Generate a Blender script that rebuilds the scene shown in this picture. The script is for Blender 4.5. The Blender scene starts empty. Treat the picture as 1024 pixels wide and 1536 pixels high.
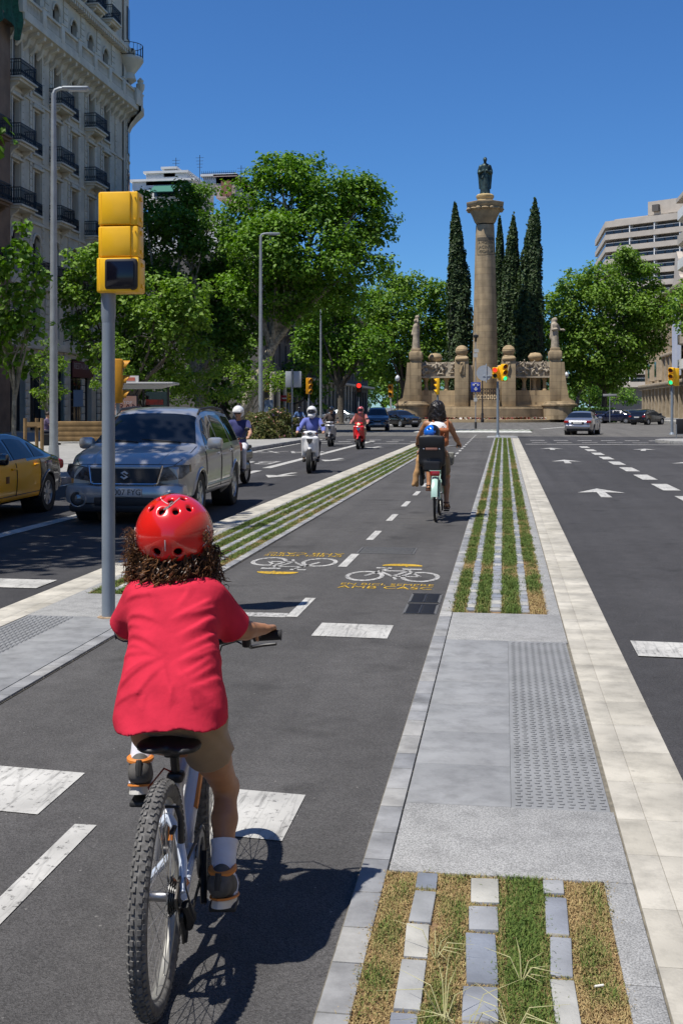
import bpy, bmesh, math, random
import numpy as np
from mathutils import Vector, Matrix, Euler, noise
random.seed(7)
PI = math.pi
sc = bpy.context.scene
COL = sc.collection
# ---- camera constants (street runs along +Y, camera above the origin) ----
FP, CAMH, CX, HY = 1720.0, 1.65, 512.0, 611.0
YAW = math.atan(243.0 / FP)
SA, CA = math.sin(YAW), math.cos(YAW)

def W(px, py, depth):
    """a point of the place from where it is seen and how far off it stands"""
    xr = (px - CX) / FP * depth
    return Vector((xr * CA - depth * SA, xr * SA + depth * CA, CAMH + (HY - py) / FP * depth))

def G(px, py, z=0.0):
    d = FP * (CAMH - z) / (py - HY)
    p = W(px, py, d); p.z = z
    return p

def rad(a): return math.radians(a)

# ---- objects ----
def link(o): COL.objects.link(o); return o

def thing(name, label, cat, loc=(0, 0, 0), rz=0.0, group=None):
    o = link(bpy.data.objects.new(name, None))
    o.location = loc; o.rotation_euler = (0, 0, rz)
    o.empty_display_size = 0.1
    return tag(o, label, cat, group)

def tag(o, label, cat, group=None):
    o['label'] = label; o['category'] = cat
    if group: o['group'] = group
    return o

def structure(o, kind='structure'):
    o['kind'] = kind
    return o

def kids(o): return [c for c in bpy.data.objects if c.parent == o]

def dup(o, loc=None, rz=None, label=None, parent=None, scale=None, mats=None):
    c = o.copy(); link(c)
    if parent: c.parent = parent
    if loc is not None: c.location = loc
    if rz is not None: c.rotation_euler = (0, 0, rz)
    if label: c['label'] = label
    if scale: c.scale = scale if hasattr(scale, '__len__') else (scale,) * 3
    for k in kids(o): dup(k, parent=c)
    return c

class MB:
    """collects shapes into one mesh"""
    def __init__(s): s.v = []; s.f = []; s.m = []; s.mi = 0
    def add(s, verts, faces, mi=None):
        n = len(s.v)
        s.v.extend([tuple(p) for p in verts])
        s.f.extend([tuple(i + n for i in f) for f in faces])
        s.m.extend([s.mi if mi is None else mi] * len(faces))
        return s
    def quad(s, a, b, c, d): return s.add([a, b, c, d], [(0, 1, 2, 3)])
    def box(s, c, size, rot=None, bev=0.0, taper=1.0):
        hx, hy, hz = size[0] / 2, size[1] / 2, size[2] / 2
        c = Vector(c)
        if bev <= 0:
            vs = [Vector((x * hx * (taper if z > 0 else 1), y * hy * (taper if z > 0 else 1), z * hz)) for z in (-1, 1) for y in (-1, 1) for x in (-1, 1)]
            fs = [(0, 2, 3, 1), (4, 5, 7, 6), (0, 1, 5, 4), (2, 6, 7, 3), (0, 4, 6, 2), (1, 3, 7, 5)]
        else:
            b = min(bev, hx * .98, hy * .98, hz * .98)
            bm = bmesh.new(); bmesh.ops.create_cube(bm, size=1)
            for v in bm.verts:
                t = taper if v.co.z > 0 else 1
                v.co = Vector((v.co.x * 2 * hx * t, v.co.y * 2 * hy * t, v.co.z * 2 * hz))
            bmesh.ops.bevel(bm, geom=bm.edges[:], offset=b, segments=2, affect='EDGES', profile=0.5)
            bm.verts.index_update()
            vs = [v.co.copy() for v in bm.verts]; fs = [[v.index for v in f.verts] for f in bm.faces]; bm.free()
        if rot is not None:
            R = rot if isinstance(rot, Matrix) else Euler(rot).to_matrix()
            vs = [R @ v for v in vs]
        return s.add([v + c for v in vs], fs)
    def ringloft(s, rings, closed=True, cap0=True, cap1=True):
        n = len(rings[0]); vs = [p for r in rings for p in r]; fs = []
        for i in range(len(rings) - 1):
            for j in range(n if closed else n - 1):
                k = (j + 1) % n
                fs.append((i * n + j, i * n + k, (i + 1) * n + k, (i + 1) * n + j))
        if closed and cap0: fs.append(tuple(range(n - 1, -1, -1)))
        if closed and cap1: fs.append(tuple((len(rings) - 1) * n + j for j in range(n)))
        return s.add(vs, fs)
    def tube(s, pts, r, n=8, cap=True, closed=False, flat=None):
        pts = [Vector(p) for p in pts]; m = len(pts)
        rs = r if hasattr(r, '__len__') else [r] * m
        rings = []; up = None
        for i, p in enumerate(pts):
            if closed: t = (pts[(i + 1) % m] - pts[i - 1])
            else: t = pts[min(i + 1, m - 1)] - pts[max(i - 1, 0)]
            if t.length < 1e-9: t = Vector((0, 0, 1))
            t.normalize()
            if up is None:
                up = Vector((0, 0, 1)) if abs(t.z) < .9 else Vector((1, 0, 0))
                if flat is not None: up = Vector(flat)
            a = t.cross(up)
            if a.length < 1e-6: a = t.cross(Vector((.3, .9, .1)))
            a.normalize(); b = a.cross(t).normalized(); up = b
            rings.append([p + (a * math.cos(2 * PI * j / n) + b * math.sin(2 * PI * j / n)) * rs[i] for j in range(n)])
        if closed:
            rings.append(rings[0])
            return s.ringloft(rings, True, False, False)
        return s.ringloft(rings, True, cap, cap)
    def cyl(s, a, b, r, n=12, r2=None): return s.tube([a, b], [r, r if r2 is None else r2], n)
    def lathe(s, prof, n=24, c=(0, 0, 0), M=None, arc=None, cap=True):
        """profile [(r, z)] turned about z"""
        full = arc is None
        a0, a1 = (0, 2 * PI) if full else arc
        k = n if full else n + 1
        rings = []
        for r, z in prof:
            ring = []
            for j in range(k):
                a = a0 + (a1 - a0) * j / n
                p = Vector((r * math.cos(a), r * math.sin(a), z))
                if M is not None: p = M @ p
                ring.append(p + Vector(c))
            rings.append(ring)
        return s.ringloft(rings, full, cap and full, cap and full)
    def ell(s, c, r, nu=16, nv=10, rot=None, z0=-1.0, z1=1.0):
        r = r if hasattr(r, '__len__') else (r, r, r)
        R = None
        if rot is not None: R = rot if isinstance(rot, Matrix) else Euler(rot).to_matrix()
        rings = []
        t0, t1 = math.asin(max(-1, z0 + 1e-4)), math.asin(min(1, z1 - 1e-4))
        for i in range(nv + 1):
            t = t0 + (t1 - t0) * i / nv
            ring = []
            for j in range(nu):
                a = 2 * PI * j / nu
                p = Vector((r[0] * math.cos(t) * math.cos(a), r[1] * math.cos(t) * math.sin(a), r[2] * math.sin(t)))
                if R is not None: p = R @ p
                ring.append(p + Vector(c))
            rings.append(ring)
        return s.ringloft(rings)
    def prism(s, poly, h, M=None, bev=0):
        """2D polygon (x, y) pulled along z from 0 to h; M places it"""
        n = len(poly)
        vs = [Vector((x, y, 0)) for x, y in poly] + [Vector((x, y, h)) for x, y in poly]
        if M is not None: vs = [M @ v for v in vs]
        fs = [tuple(range(n - 1, -1, -1)), tuple(range(n, 2 * n))]
        fs += [(i, (i + 1) % n, n + (i + 1) % n, n + i) for i in range(n)]
        return s.add(vs, fs)
    def sheet(s, poly, z):
        return s.add([(x, y, z) for x, y in poly], [tuple(range(len(poly)))])
    def grid(s, fn, nu, nv, flip=False):
        vs = [fn(i / nu, j / nv) for i in range(nu + 1) for j in range(nv + 1)]
        fs = []
        for i in range(nu):
            for j in range(nv):
                a = i * (nv + 1) + j
                q = (a, a + nv + 1, a + nv + 2, a + 1)
                fs.append(q[::-1] if flip else q)
        return s.add(vs, fs)
    def build(s, name, mat, parent=None, smooth=35, loc=None, cut=None, fix=True):
        me = bpy.data.meshes.new(name)
        me.from_pydata(s.v, [], s.f)
        mats = mat if isinstance(mat, (list, tuple)) else [mat]
        for mm in mats: me.materials.append(mm)
        if len(mats) > 1: me.polygons.foreach_set('material_index', s.m)
        if fix and len(s.f) < 60000:
            bm = bmesh.new(); bm.from_mesh(me)
            bmesh.ops.recalc_face_normals(bm, faces=bm.faces[:]); bm.to_mesh(me); bm.free()
        me.update()
        if smooth:
            me.polygons.foreach_set('use_smooth', [True] * len(me.polygons))
            me.set_sharp_from_angle(angle=rad(smooth))
        o = link(bpy.data.objects.new(name, me))
        if parent: o.parent = parent
        if loc is not None: o.location = loc
        return o

def np_mesh(name, verts, faces, mat, parent=None, smooth=True, loc=None):
    """mesh straight from numpy arrays (faces all of one size)"""
    verts = np.asarray(verts, np.float32); faces = np.asarray(faces, np.int32)
    me = bpy.data.meshes.new(name)
    k = faces.shape[1]; nf = len(faces)
    me.vertices.add(len(verts)); me.vertices.foreach_set('co', verts.ravel())
    me.loops.add(nf * k); me.loops.foreach_set('vertex_index', faces.ravel())
    me.polygons.add(nf); me.polygons.foreach_set('loop_start', np.arange(nf, dtype=np.int32) * k)
    mats = mat if isinstance(mat, (list, tuple)) else [mat]
    for mm in mats: me.materials.append(mm)
    me.update(calc_edges=True); me.validate()
    me.polygons.foreach_set('use_smooth', [bool(smooth)] * nf)
    o = link(bpy.data.objects.new(name, me))
    if parent: o.parent = parent
    if loc is not None: o.location = loc
    return o

# ---- solid shapes from distance functions, meshed with surface nets ----
def V3(p): return np.array(p, np.float64)
def s_cone(P, a, b, ra, rb):
    a, b = V3(a), V3(b); ab = b - a
    t = np.clip(((P - a) @ ab) / max(ab @ ab, 1e-12), 0, 1)
    return np.linalg.norm(P - a - t[:, None] * ab, axis=1) - (ra + (rb - ra) * t)
def s_ell(P, c, r, rot=None):
    Q = P - V3(c)
    if rot is not None: Q = Q @ np.array(Euler(rot).to_matrix())
    r = V3(r); k0 = np.linalg.norm(Q / r, axis=1); k1 = np.linalg.norm(Q / (r * r), axis=1)
    return k0 * (k0 - 1) / np.maximum(k1, 1e-9)
def s_box(P, c, h, rot=None, rd=0.0):
    Q = P - V3(c)
    if rot is not None: Q = Q @ np.array(Euler(rot).to_matrix())
    q = np.abs(Q) - (V3(h) - rd)
    return np.linalg.norm(np.maximum(q, 0), axis=1) + np.minimum(q.max(axis=1), 0) - rd
def smin(a, b, k):
    if k <= 0: return np.minimum(a, b)
    h = np.maximum(k - np.abs(a - b), 0) / k
    return np.minimum(a, b) - h * h * k * .25
def smax(a, b, k): return -smin(-a, -b, k)

def sdf(prims, k=0.02):
    """prims: ('c', a, b, ra, rb[, k]) cone, ('e', c, r[, rot[, k]]) ellipsoid, ('b', c, half, rot, round[, k]) box; '-' prefix cuts"""
    def fn(P):
        d = None
        for p in prims:
            op = p[0]; cut = op[0] == '-'; o = op[-1]
            kk = k
            if o == 'c':
                e = s_cone(P, *p[1:5]); kk = p[5] if len(p) > 5 else k
            elif o == 'e':
                e = s_ell(P, p[1], p[2], p[3] if len(p) > 3 else None); kk = p[4] if len(p) > 4 else k
            else:
                e = s_box(P, p[1], p[2], p[3], p[4]); kk = p[5] if len(p) > 5 else k
            if d is None: d = e
            elif cut: d = smax(d, -e, kk)
            else: d = smin(d, e, kk)
        return d
    return fn

def bounds(prims, pad=.04):
    lo = np.full(3, 1e9); hi = -lo
    for p in prims:
        if p[0][0] == '-': continue
        if p[0] == 'c':
            for q, r in ((p[1], p[3]), (p[2], p[4])):
                lo = np.minimum(lo, V3(q) - r); hi = np.maximum(hi, V3(q) + r)
        else:
            r = np.linalg.norm(V3(p[2])) if (len(p) > 3 and p[3]) else V3(p[2])
            lo = np.minimum(lo, V3(p[1]) - r); hi = np.maximum(hi, V3(p[1]) + r)
    return lo - pad, hi + pad

def nets(fn, lo, hi, res):
    n = np.maximum(np.ceil((np.array(hi) - lo) / res).astype(int) + 1, 4)
    xs = [lo[i] + res * np.arange(n[i]) for i in range(3)]
    X = np.stack(np.meshgrid(*xs, indexing='ij'), -1).reshape(-1, 3)
    D = np.concatenate([fn(c) for c in np.array_split(X, max(1, len(X) // 200000))]).reshape(n)
    S = D < 0
    cn = n - 1
    acc = np.zeros((*cn, 3)); cnt = np.zeros(cn)
    corners = [(i, j, k) for i in (0, 1) for j in (0, 1) for k in (0, 1)]
    def sl(a, c): return a[c[0]:c[0] + cn[0], c[1]:c[1] + cn[1], c[2]:c[2] + cn[2]]
    for a in corners:
        for ax in range(3):
            if a[ax]: continue
            b = list(a); b[ax] = 1
            da, db = sl(D, a), sl(D, b)
            x = (da < 0) != (db < 0)
            t = np.where(x, da / np.where(x, da - db, 1), 0)
            for q in range(3):
                acc[..., q] += np.where(x, a[q] + (t if q == ax else 0), 0)
            cnt += x
    act = cnt > 0
    idx = -np.ones(cn, int); idx[act] = np.arange(act.sum())
    ijk = np.argwhere(act)
    verts = np.array(lo) + (ijk + acc[act] / cnt[act][:, None]) * res
    faces = []
    for ax in range(3):
        b, c = (ax + 1) % 3, (ax + 2) % 3
        s0 = [slice(1, -1)] * 3; s0[ax] = slice(0, n[ax] - 1)
        s1 = list(s0); s1[ax] = slice(1, n[ax])
        A, B = S[tuple(s0)], S[tuple(s1)]
        for sign in (0, 1):
            e = np.argwhere((A & ~B) if sign == 0 else (~A & B))
            if not len(e): continue
            e[:, b] += 1; e[:, c] += 1
            def at(db, dc):
                q = e.copy(); q[:, b] += db; q[:, c] += dc
                return idx[q[:, 0], q[:, 1], q[:, 2]]
            quad = np.stack([at(-1, -1), at(0, -1), at(0, 0), at(-1, 0)], 1)
            faces.append(quad if sign == 0 else quad[:, ::-1])
    return verts, np.concatenate(faces)

def relax(v, f, it=2, lam=.5):
    for _ in range(it):
        s = np.zeros_like(v); c = np.zeros(len(v))
        for k in range(4):
            a, b = f[:, k], f[:, (k + 1) % 4]
            np.add.at(s, a, v[b]); np.add.at(c, a, 1); np.add.at(s, b, v[a]); np.add.at(c, b, 1)
        v = v + lam * (s / np.maximum(c, 1)[:, None] - v)
    return v

def solid(name, prims, mat, parent=None, res=.01, k=.02, smooth=1, warp=None, fn=None, box=None, loc=None):
    f0 = fn or sdf(prims, k)
    lo, hi = box or bounds(prims, pad=max(.03, 3 * res))
    v, f = nets(f0, np.array(lo, float), np.array(hi, float), res)
    if smooth: v = relax(v, f, smooth)
    if warp is not None: v = warp(v)
    return np_mesh(name, v, f, mat, parent, True, loc)

def text_mesh(s, size, align='CENTER', extrude=0.0, font_x=1.0):
    cu = bpy.data.curves.new('lettering', 'FONT'); cu.body = s; cu.size = size
    cu.align_x = align; cu.align_y = 'CENTER'; cu.extrude = extrude; cu.resolution_u = 3
    o = bpy.data.objects.new('lettering', cu); link(o)
    dg = bpy.context.evaluated_depsgraph_get()
    me = bpy.data.meshes.new_from_object(o.evaluated_get(dg))
    bpy.data.objects.remove(o); bpy.data.curves.remove(cu)
    for v in me.vertices: v.co.x *= font_x
    return me

def lettering(name, s, size, mat, parent=None, M=None, extrude=.0, fx=1.0, align='CENTER'):
    me = text_mesh(s, size, align, extrude, fx)
    if M is not None: me.transform(M)
    me.materials.clear(); me.materials.append(mat); me.name = name
    o = link(bpy.data.objects.new(name, me))
    if parent: o.parent = parent
    return o

def basis(o, x, y, z):
    """matrix whose columns are the directions x, y, z, placed at o"""
    x, y, z = Vector(x).normalized(), Vector(y).normalized(), Vector(z).normalized()
    return Matrix(((x.x, y.x, z.x, o[0]), (x.y, y.y, z.y, o[1]), (x.z, y.z, z.z, o[2]), (0, 0, 0, 1)))

# ---- materials ----
MATS = {}
def mat(name, col, rough=.6, metal=0.0, var=0.0, vscale=5.0, bump=0.0, bscale=40.0, spec=.5, coat=0.0, emit=None, es=1.0, col2=None, trans=0.0, alpha=1.0, contrast=(.35, .65), detail=4, sheen=0):
    if name in MATS: return MATS[name]
    m = bpy.data.materials.new(name); MATS[name] = m
    m.use_nodes = True
    nt = m.node_tree; b = nt.nodes['Principled BSDF']; L = nt.links.new
    c = (*col, 1)
    b.inputs['Base Color'].default_value = c
    b.inputs['Roughness'].default_value = rough
    b.inputs['Metallic'].default_value = metal
    b.inputs['Specular IOR Level'].default_value = spec
    b.inputs['Coat Weight'].default_value = coat
    b.inputs['Coat Roughness'].default_value = .05
    if sheen: b.inputs['Sheen Weight'].default_value = sheen
    if trans: b.inputs['Transmission Weight'].default_value = trans
    if alpha < 1: b.inputs['Alpha'].default_value = alpha
    if emit:
        b.inputs['Emission Color'].default_value = (*emit, 1); b.inputs['Emission Strength'].default_value = es
    tc = nt.nodes.new('ShaderNodeTexCoord')
    if var > 0 or col2:
        n = nt.nodes.new('ShaderNodeTexNoise'); n.inputs['Scale'].default_value = vscale; n.inputs['Detail'].default_value = detail
        n.inputs['Roughness'].default_value = .6
        L(tc.outputs['Object'], n.inputs['Vector'])
        r = nt.nodes.new('ShaderNodeValToRGB')
        lo = col2 or tuple(x * (1 - var) for x in col); hi = col if col2 else tuple(min(1, x * (1 + var)) for x in col)
        r.color_ramp.elements[0].position, r.color_ramp.elements[1].position = contrast
        r.color_ramp.elements[0].color = (*lo, 1); r.color_ramp.elements[1].color = (*hi, 1)
        L(n.outputs['Fac'], r.inputs['Fac']); L(r.outputs['Color'], b.inputs['Base Color'])
    if bump > 0:
        n2 = nt.nodes.new('ShaderNodeTexNoise'); n2.inputs['Scale'].default_value = bscale; n2.inputs['Detail'].default_value = 5
        L(tc.outputs['Object'], n2.inputs['Vector'])
        bp = nt.nodes.new('ShaderNodeBump'); bp.inputs['Strength'].default_value = 1.0; bp.inputs['Distance'].default_value = bump
        L(n2.outputs['Fac'], bp.inputs['Height']); L(bp.outputs['Normal'], b.inputs['Normal'])
    return m

def nodes_of(m): return m.node_tree, m.node_tree.nodes['Principled BSDF'], m.node_tree.links.new
# ================= materials of the place =================
def island_mat(name, cols, rough=.7, bump=0, bscale=60, var=.25, vscale=6, spec=.4, trans=None, island=True):
    """colour differs piece by piece (paver by paver, leaf by leaf) along a ramp, with a soft noise on top"""
    if name in MATS: return MATS[name]
    m = mat(name, cols[0], rough, spec=spec, bump=bump, bscale=bscale)
    nt, b, L = nodes_of(m)
    g = nt.nodes.new('ShaderNodeNewGeometry')
    r = nt.nodes.new('ShaderNodeValToRGB')
    e = r.color_ramp.elements
    while len(e) < len(cols): e.new(.5)
    for i, c in enumerate(cols):
        e[i].position = i / max(1, len(cols) - 1); e[i].color = (*c, 1)
    tc = nt.nodes.new('ShaderNodeTexCoord'); n = nt.nodes.new('ShaderNodeTexNoise')
    n.inputs['Scale'].default_value = vscale; n.inputs['Detail'].default_value = 5
    L(tc.outputs['Object'], n.inputs['Vector'])
    L(g.outputs['Random Per Island'] if island else n.outputs['Fac'], r.inputs['Fac'])
    mm = nt.nodes.new('ShaderNodeMapRange')
    mm.inputs['From Min'].default_value = .3; mm.inputs['From Max'].default_value = .7
    mm.inputs['To Min'].default_value = 1 - var; mm.inputs['To Max'].default_value = 1 + var
    L(n.outputs['Fac'], mm.inputs['Value'])
    x = nt.nodes.new('ShaderNodeVectorMath'); x.operation = 'SCALE'
    L(r.outputs['Color'], x.inputs[0]); L(mm.outputs['Result'], x.inputs['Scale'])
    L(x.outputs['Vector'], b.inputs['Base Color'])
    if trans:
        t = nt.nodes.new('ShaderNodeBsdfTranslucent')
        s = nt.nodes.new('ShaderNodeMixShader'); s.inputs['Fac'].default_value = trans
        y = nt.nodes.new('ShaderNodeVectorMath'); y.operation = 'MULTIPLY'; y.inputs[1].default_value = (1.5, 1.7, .5)
        L(x.outputs['Vector'], y.inputs[0]); L(y.outputs['Vector'], t.inputs['Color'])
        L(b.outputs['BSDF'], s.inputs[1]); L(t.outputs['BSDF'], s.inputs[2])
        L(s.outputs['Shader'], nt.nodes['Material Output'].inputs['Surface'])
    return m

def asphalt(name, base, speck, patch=.12):
    m = mat(name, base, .88, spec=.3)
    nt, b, L = nodes_of(m)
    tc = nt.nodes.new('ShaderNodeTexCoord')
    def noi(s, d=3):
        n = nt.nodes.new('ShaderNodeTexNoise'); n.inputs['Scale'].default_value = s; n.inputs['Detail'].default_value = d
        L(tc.outputs['Object'], n.inputs['Vector']); return n
    v = nt.nodes.new('ShaderNodeTexVoronoi'); v.inputs['Scale'].default_value = 210
    L(tc.outputs['Object'], v.inputs['Vector'])
    r = nt.nodes.new('ShaderNodeValToRGB')
    r.color_ramp.elements[0].color = (*[c * .55 for c in base], 1); r.color_ramp.elements[0].position = .0
    r.color_ramp.elements[1].color = (*[c * (1 + speck) for c in base], 1); r.color_ramp.elements[1].position = 1
    sep = nt.nodes.new('ShaderNodeSeparateColor'); L(v.outputs['Color'], sep.inputs['Color'])
    L(sep.outputs['Red'], r.inputs['Fac'])
    n = noi(.55, 6); k = nt.nodes.new('ShaderNodeMapRange')
    k.inputs['From Min'].default_value = .3; k.inputs['From Max'].default_value = .7
    k.inputs['To Min'].default_value = 1 - patch; k.inputs['To Max'].default_value = 1 + patch
    L(n.outputs['Fac'], k.inputs['Value'])
    # long streaks along the lane left by wheels
    mp = nt.nodes.new('ShaderNodeMapping'); mp.inputs['Scale'].default_value = (2.4, .05, 1)
    L(tc.outputs['Object'], mp.inputs['Vector'])
    n3 = nt.nodes.new('ShaderNodeTexNoise'); n3.inputs['Scale'].default_value = 1; n3.inputs['Detail'].default_value = 3
    L(mp.outputs['Vector'], n3.inputs['Vector'])
    k3 = nt.nodes.new('ShaderNodeMapRange'); k3.inputs['From Min'].default_value = .3; k3.inputs['From Max'].default_value = .7
    k3.inputs['To Min'].default_value = .84; k3.inputs['To Max'].default_value = 1.14
    L(n3.outputs['Fac'], k3.inputs['Value'])
    mu = nt.nodes.new('ShaderNodeMath'); mu.operation = 'MULTIPLY'
    L(k.outputs['Result'], mu.inputs[0]); L(k3.outputs['Result'], mu.inputs[1])
    no = noi(1.7, 7); ko = nt.nodes.new('ShaderNodeMapRange'); ko.inputs['From Min'].default_value = .60; ko.inputs['From Max'].default_value = .70; ko.inputs['To Min'].default_value = 1; ko.inputs['To Max'].default_value = .70
    L(no.outputs['Fac'], ko.inputs['Value'])
    nl = noi(6, 4); kl = nt.nodes.new('ShaderNodeMapRange'); kl.inputs['From Min'].default_value = .3; kl.inputs['From Max'].default_value = .7; kl.inputs['To Min'].default_value = .90; kl.inputs['To Max'].default_value = 1.1
    L(nl.outputs['Fac'], kl.inputs['Value'])
    for q in (ko, kl):
        mq = nt.nodes.new('ShaderNodeMath'); mq.operation = 'MULTIPLY'; L(mu.outputs['Value'], mq.inputs[0]); L(q.outputs['Result'], mq.inputs[1]); mu = mq
    # pale grit
    v2 = nt.nodes.new('ShaderNodeTexVoronoi'); v2.inputs['Scale'].default_value = 9
    L(tc.outputs['Object'], v2.inputs['Vector'])
    lt = nt.nodes.new('ShaderNodeMath'); lt.operation = 'LESS_THAN'; lt.inputs[1].default_value = .045
    L(v2.outputs['Distance'], lt.inputs[0])
    x = nt.nodes.new('ShaderNodeVectorMath'); x.operation = 'SCALE'
    L(r.outputs['Color'], x.inputs[0]); L(mu.outputs['Value'], x.inputs['Scale'])
    mx = nt.nodes.new('ShaderNodeMix'); mx.data_type = 'RGBA'
    gr = nt.nodes.new('ShaderNodeMath'); gr.operation = 'MULTIPLY'; gr.inputs[1].default_value = .5
    L(lt.outputs['Value'], gr.inputs[0]); L(gr.outputs['Value'], mx.inputs['Factor'])
    L(x.outputs['Vector'], mx.inputs['A']); mx.inputs['B'].default_value = (.3, .29, .27, 1)
    L(mx.outputs['Result'], b.inputs['Base Color'])
    bp = nt.nodes.new('ShaderNodeBump'); bp.inputs['Distance'].default_value = .004; bp.inputs['Strength'].default_value = .8
    L(v.outputs['Distance'], bp.inputs['Height']); L(bp.outputs['Normal'], b.inputs['Normal'])
    return m

M_LANE = asphalt('cycle_lane_asphalt', (.086, .083, .082), .24, .16)
M_ROAD = asphalt('road_asphalt', (.058, .057, .060), .24, .15)
M_OLD = asphalt('worn_asphalt', (.125, .12, .112), .3)

def paint(name, col, worn=.42, crack=True):
    m = mat(name, col, .65, spec=.4)
    nt, b, L = nodes_of(m)
    tc = nt.nodes.new('ShaderNodeTexCoord')
    n = nt.nodes.new('ShaderNodeTexNoise'); n.inputs['Scale'].default_value = 28; n.inputs['Detail'].default_value = 8; n.inputs['Roughness'].default_value = .75
    L(tc.outputs['Object'], n.inputs['Vector'])
    r = nt.nodes.new('ShaderNodeValToRGB'); e = r.color_ramp.elements
    e[0].position, e[1].position = worn - .09, worn; e[0].color = (.12, .115, .11, 1); e[1].color = (*col, 1)
    L(n.outputs['Fac'], r.inputs['Fac'])
    n2 = nt.nodes.new('ShaderNodeTexNoise'); n2.inputs['Scale'].default_value = 3; n2.inputs['Detail'].default_value = 6
    L(tc.outputs['Object'], n2.inputs['Vector'])
    k = nt.nodes.new('ShaderNodeMapRange'); k.inputs['From Min'].default_value = .3; k.inputs['From Max'].default_value = .7
    k.inputs['To Min'].default_value = .66; k.inputs['To Max'].default_value = 1.08
    L(n2.outputs['Fac'], k.inputs['Value'])
    mp = nt.nodes.new('ShaderNodeMapping'); mp.inputs['Scale'].default_value = (5, .9, 1); mp.inputs['Rotation'].default_value = (0, 0, .25)
    L(tc.outputs['Object'], mp.inputs['Vector'])
    v = nt.nodes.new('ShaderNodeTexVoronoi'); v.feature = 'DISTANCE_TO_EDGE'; v.inputs['Scale'].default_value = 1.3
    L(mp.outputs['Vector'], v.inputs['Vector'])
    ck = nt.nodes.new('ShaderNodeMapRange'); ck.inputs['From Min'].default_value = .008; ck.inputs['From Max'].default_value = .03
    ck.inputs['To Min'].default_value = .86 if crack else 1; ck.inputs['To Max'].default_value = 1
    L(v.outputs['Distance'], ck.inputs['Value'])
    mu = nt.nodes.new('ShaderNodeMath'); mu.operation = 'MULTIPLY'
    L(k.outputs['Result'], mu.inputs[0]); L(ck.outputs['Result'], mu.inputs[1])
    ms = nt.nodes.new('ShaderNodeMapping'); ms.inputs['Scale'].default_value = (16, 1.1, 1); ms.inputs['Rotation'].default_value = (0, 0, .55)
    L(tc.outputs['Object'], ms.inputs['Vector'])
    ns = nt.nodes.new('ShaderNodeTexNoise'); ns.inputs['Scale'].default_value = 2.2; ns.inputs['Detail'].default_value = 5; ns.inputs['Roughness'].default_value = .7
    L(ms.outputs['Vector'], ns.inputs['Vector'])
    ks = nt.nodes.new('ShaderNodeMapRange'); ks.inputs['From Min'].default_value = .33; ks.inputs['From Max'].default_value = .47; ks.inputs['To Min'].default_value = .5; ks.inputs['To Max'].default_value = 1
    L(ns.outputs['Fac'], ks.inputs['Value'])
    m2 = nt.nodes.new('ShaderNodeMath'); m2.operation = 'MULTIPLY'; L(mu.outputs[0], m2.inputs[0]); L(ks.outputs['Result'], m2.inputs[1]); mu = m2
    x = nt.nodes.new('ShaderNodeVectorMath'); x.operation = 'SCALE'
    L(r.outputs['Color'], x.inputs[0]); L(mu.outputs['Value'], x.inputs['Scale'])
    L(x.outputs['Vector'], b.inputs['Base Color'])
    return m

M_WHITE = paint('white_road_paint', (.52, .51, .48), .44)
M_WORNW = paint('worn_white_road_paint', (.46, .45, .43), .49)
M_YEL = paint('yellow_road_paint', (.58, .36, .02), .46, False)
M_SLAB = mat('grey_granite_slab', (.235, .24, .245), .78, var=.11, vscale=3.4, detail=9, bump=.0015, bscale=220)
M_APRON = mat('speckled_granite', (.27, .27, .265), .8, var=.4, vscale=170, bump=.001, bscale=200, detail=2)
M_KERB = island_mat('kerb_stone', [(.19, .195, .205), (.26, .262, .265), (.32, .315, .30), (.215, .22, .232)], .75, .001, 150)
M_GUTTER = island_mat('cream_gutter_stone', [(.385, .36, .305), (.43, .405, .35), (.41, .385, .33)], .8, .002, 90, .24, 2.2)
M_PAVER = island_mat('bed_paver', [(.17, .19, .23), (.26, .27, .285), (.20, .215, .25), (.38, .37, .33), (.19, .205, .235)], .75, .002, 80)
M_SOIL = mat('dry_soil', (.20, .125, .06), .95, var=.4, vscale=30, bump=.006, bscale=90)
M_JOINT = mat('dark_joint', (.15, .135, .105), .95, var=.3, vscale=20)
M_SIDE = mat('pale_pavement', (.30, .295, .28), .85, var=.12, vscale=.9, bump=.001, bscale=90)

def worn(m, scale, dist, k):
    """trodden gum spots and blotchy dirt on stone"""
    nt, b, L = nodes_of(m); src = b.inputs['Base Color'].links[0].from_socket
    tc = nt.nodes.new('ShaderNodeTexCoord'); v = nt.nodes.new('ShaderNodeTexVoronoi'); v.inputs['Scale'].default_value = scale
    n = nt.nodes.new('ShaderNodeTexNoise'); n.inputs['Scale'].default_value = 7; n.inputs['Detail'].default_value = 9; n.inputs['Roughness'].default_value = .72
    L(tc.outputs['Object'], v.inputs['Vector']); L(tc.outputs['Object'], n.inputs['Vector'])
    a = nt.nodes.new('ShaderNodeMapRange'); a.inputs['From Min'].default_value = dist * .7; a.inputs['From Max'].default_value = dist; a.inputs['To Min'].default_value = k; a.inputs['To Max'].default_value = 1
    c = nt.nodes.new('ShaderNodeMapRange'); c.inputs['From Min'].default_value = .32; c.inputs['From Max'].default_value = .55; c.inputs['To Min'].default_value = .74; c.inputs['To Max'].default_value = 1.04
    L(v.outputs['Distance'], a.inputs['Value']); L(n.outputs['Fac'], c.inputs['Value'])
    q = nt.nodes.new('ShaderNodeMath'); q.operation = 'MULTIPLY'; L(a.outputs['Result'], q.inputs[0]); L(c.outputs['Result'], q.inputs[1])
    x = nt.nodes.new('ShaderNodeVectorMath'); x.operation = 'SCALE'; L(src, x.inputs[0]); L(q.outputs[0], x.inputs['Scale']); L(x.outputs['Vector'], b.inputs['Base Color'])
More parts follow.
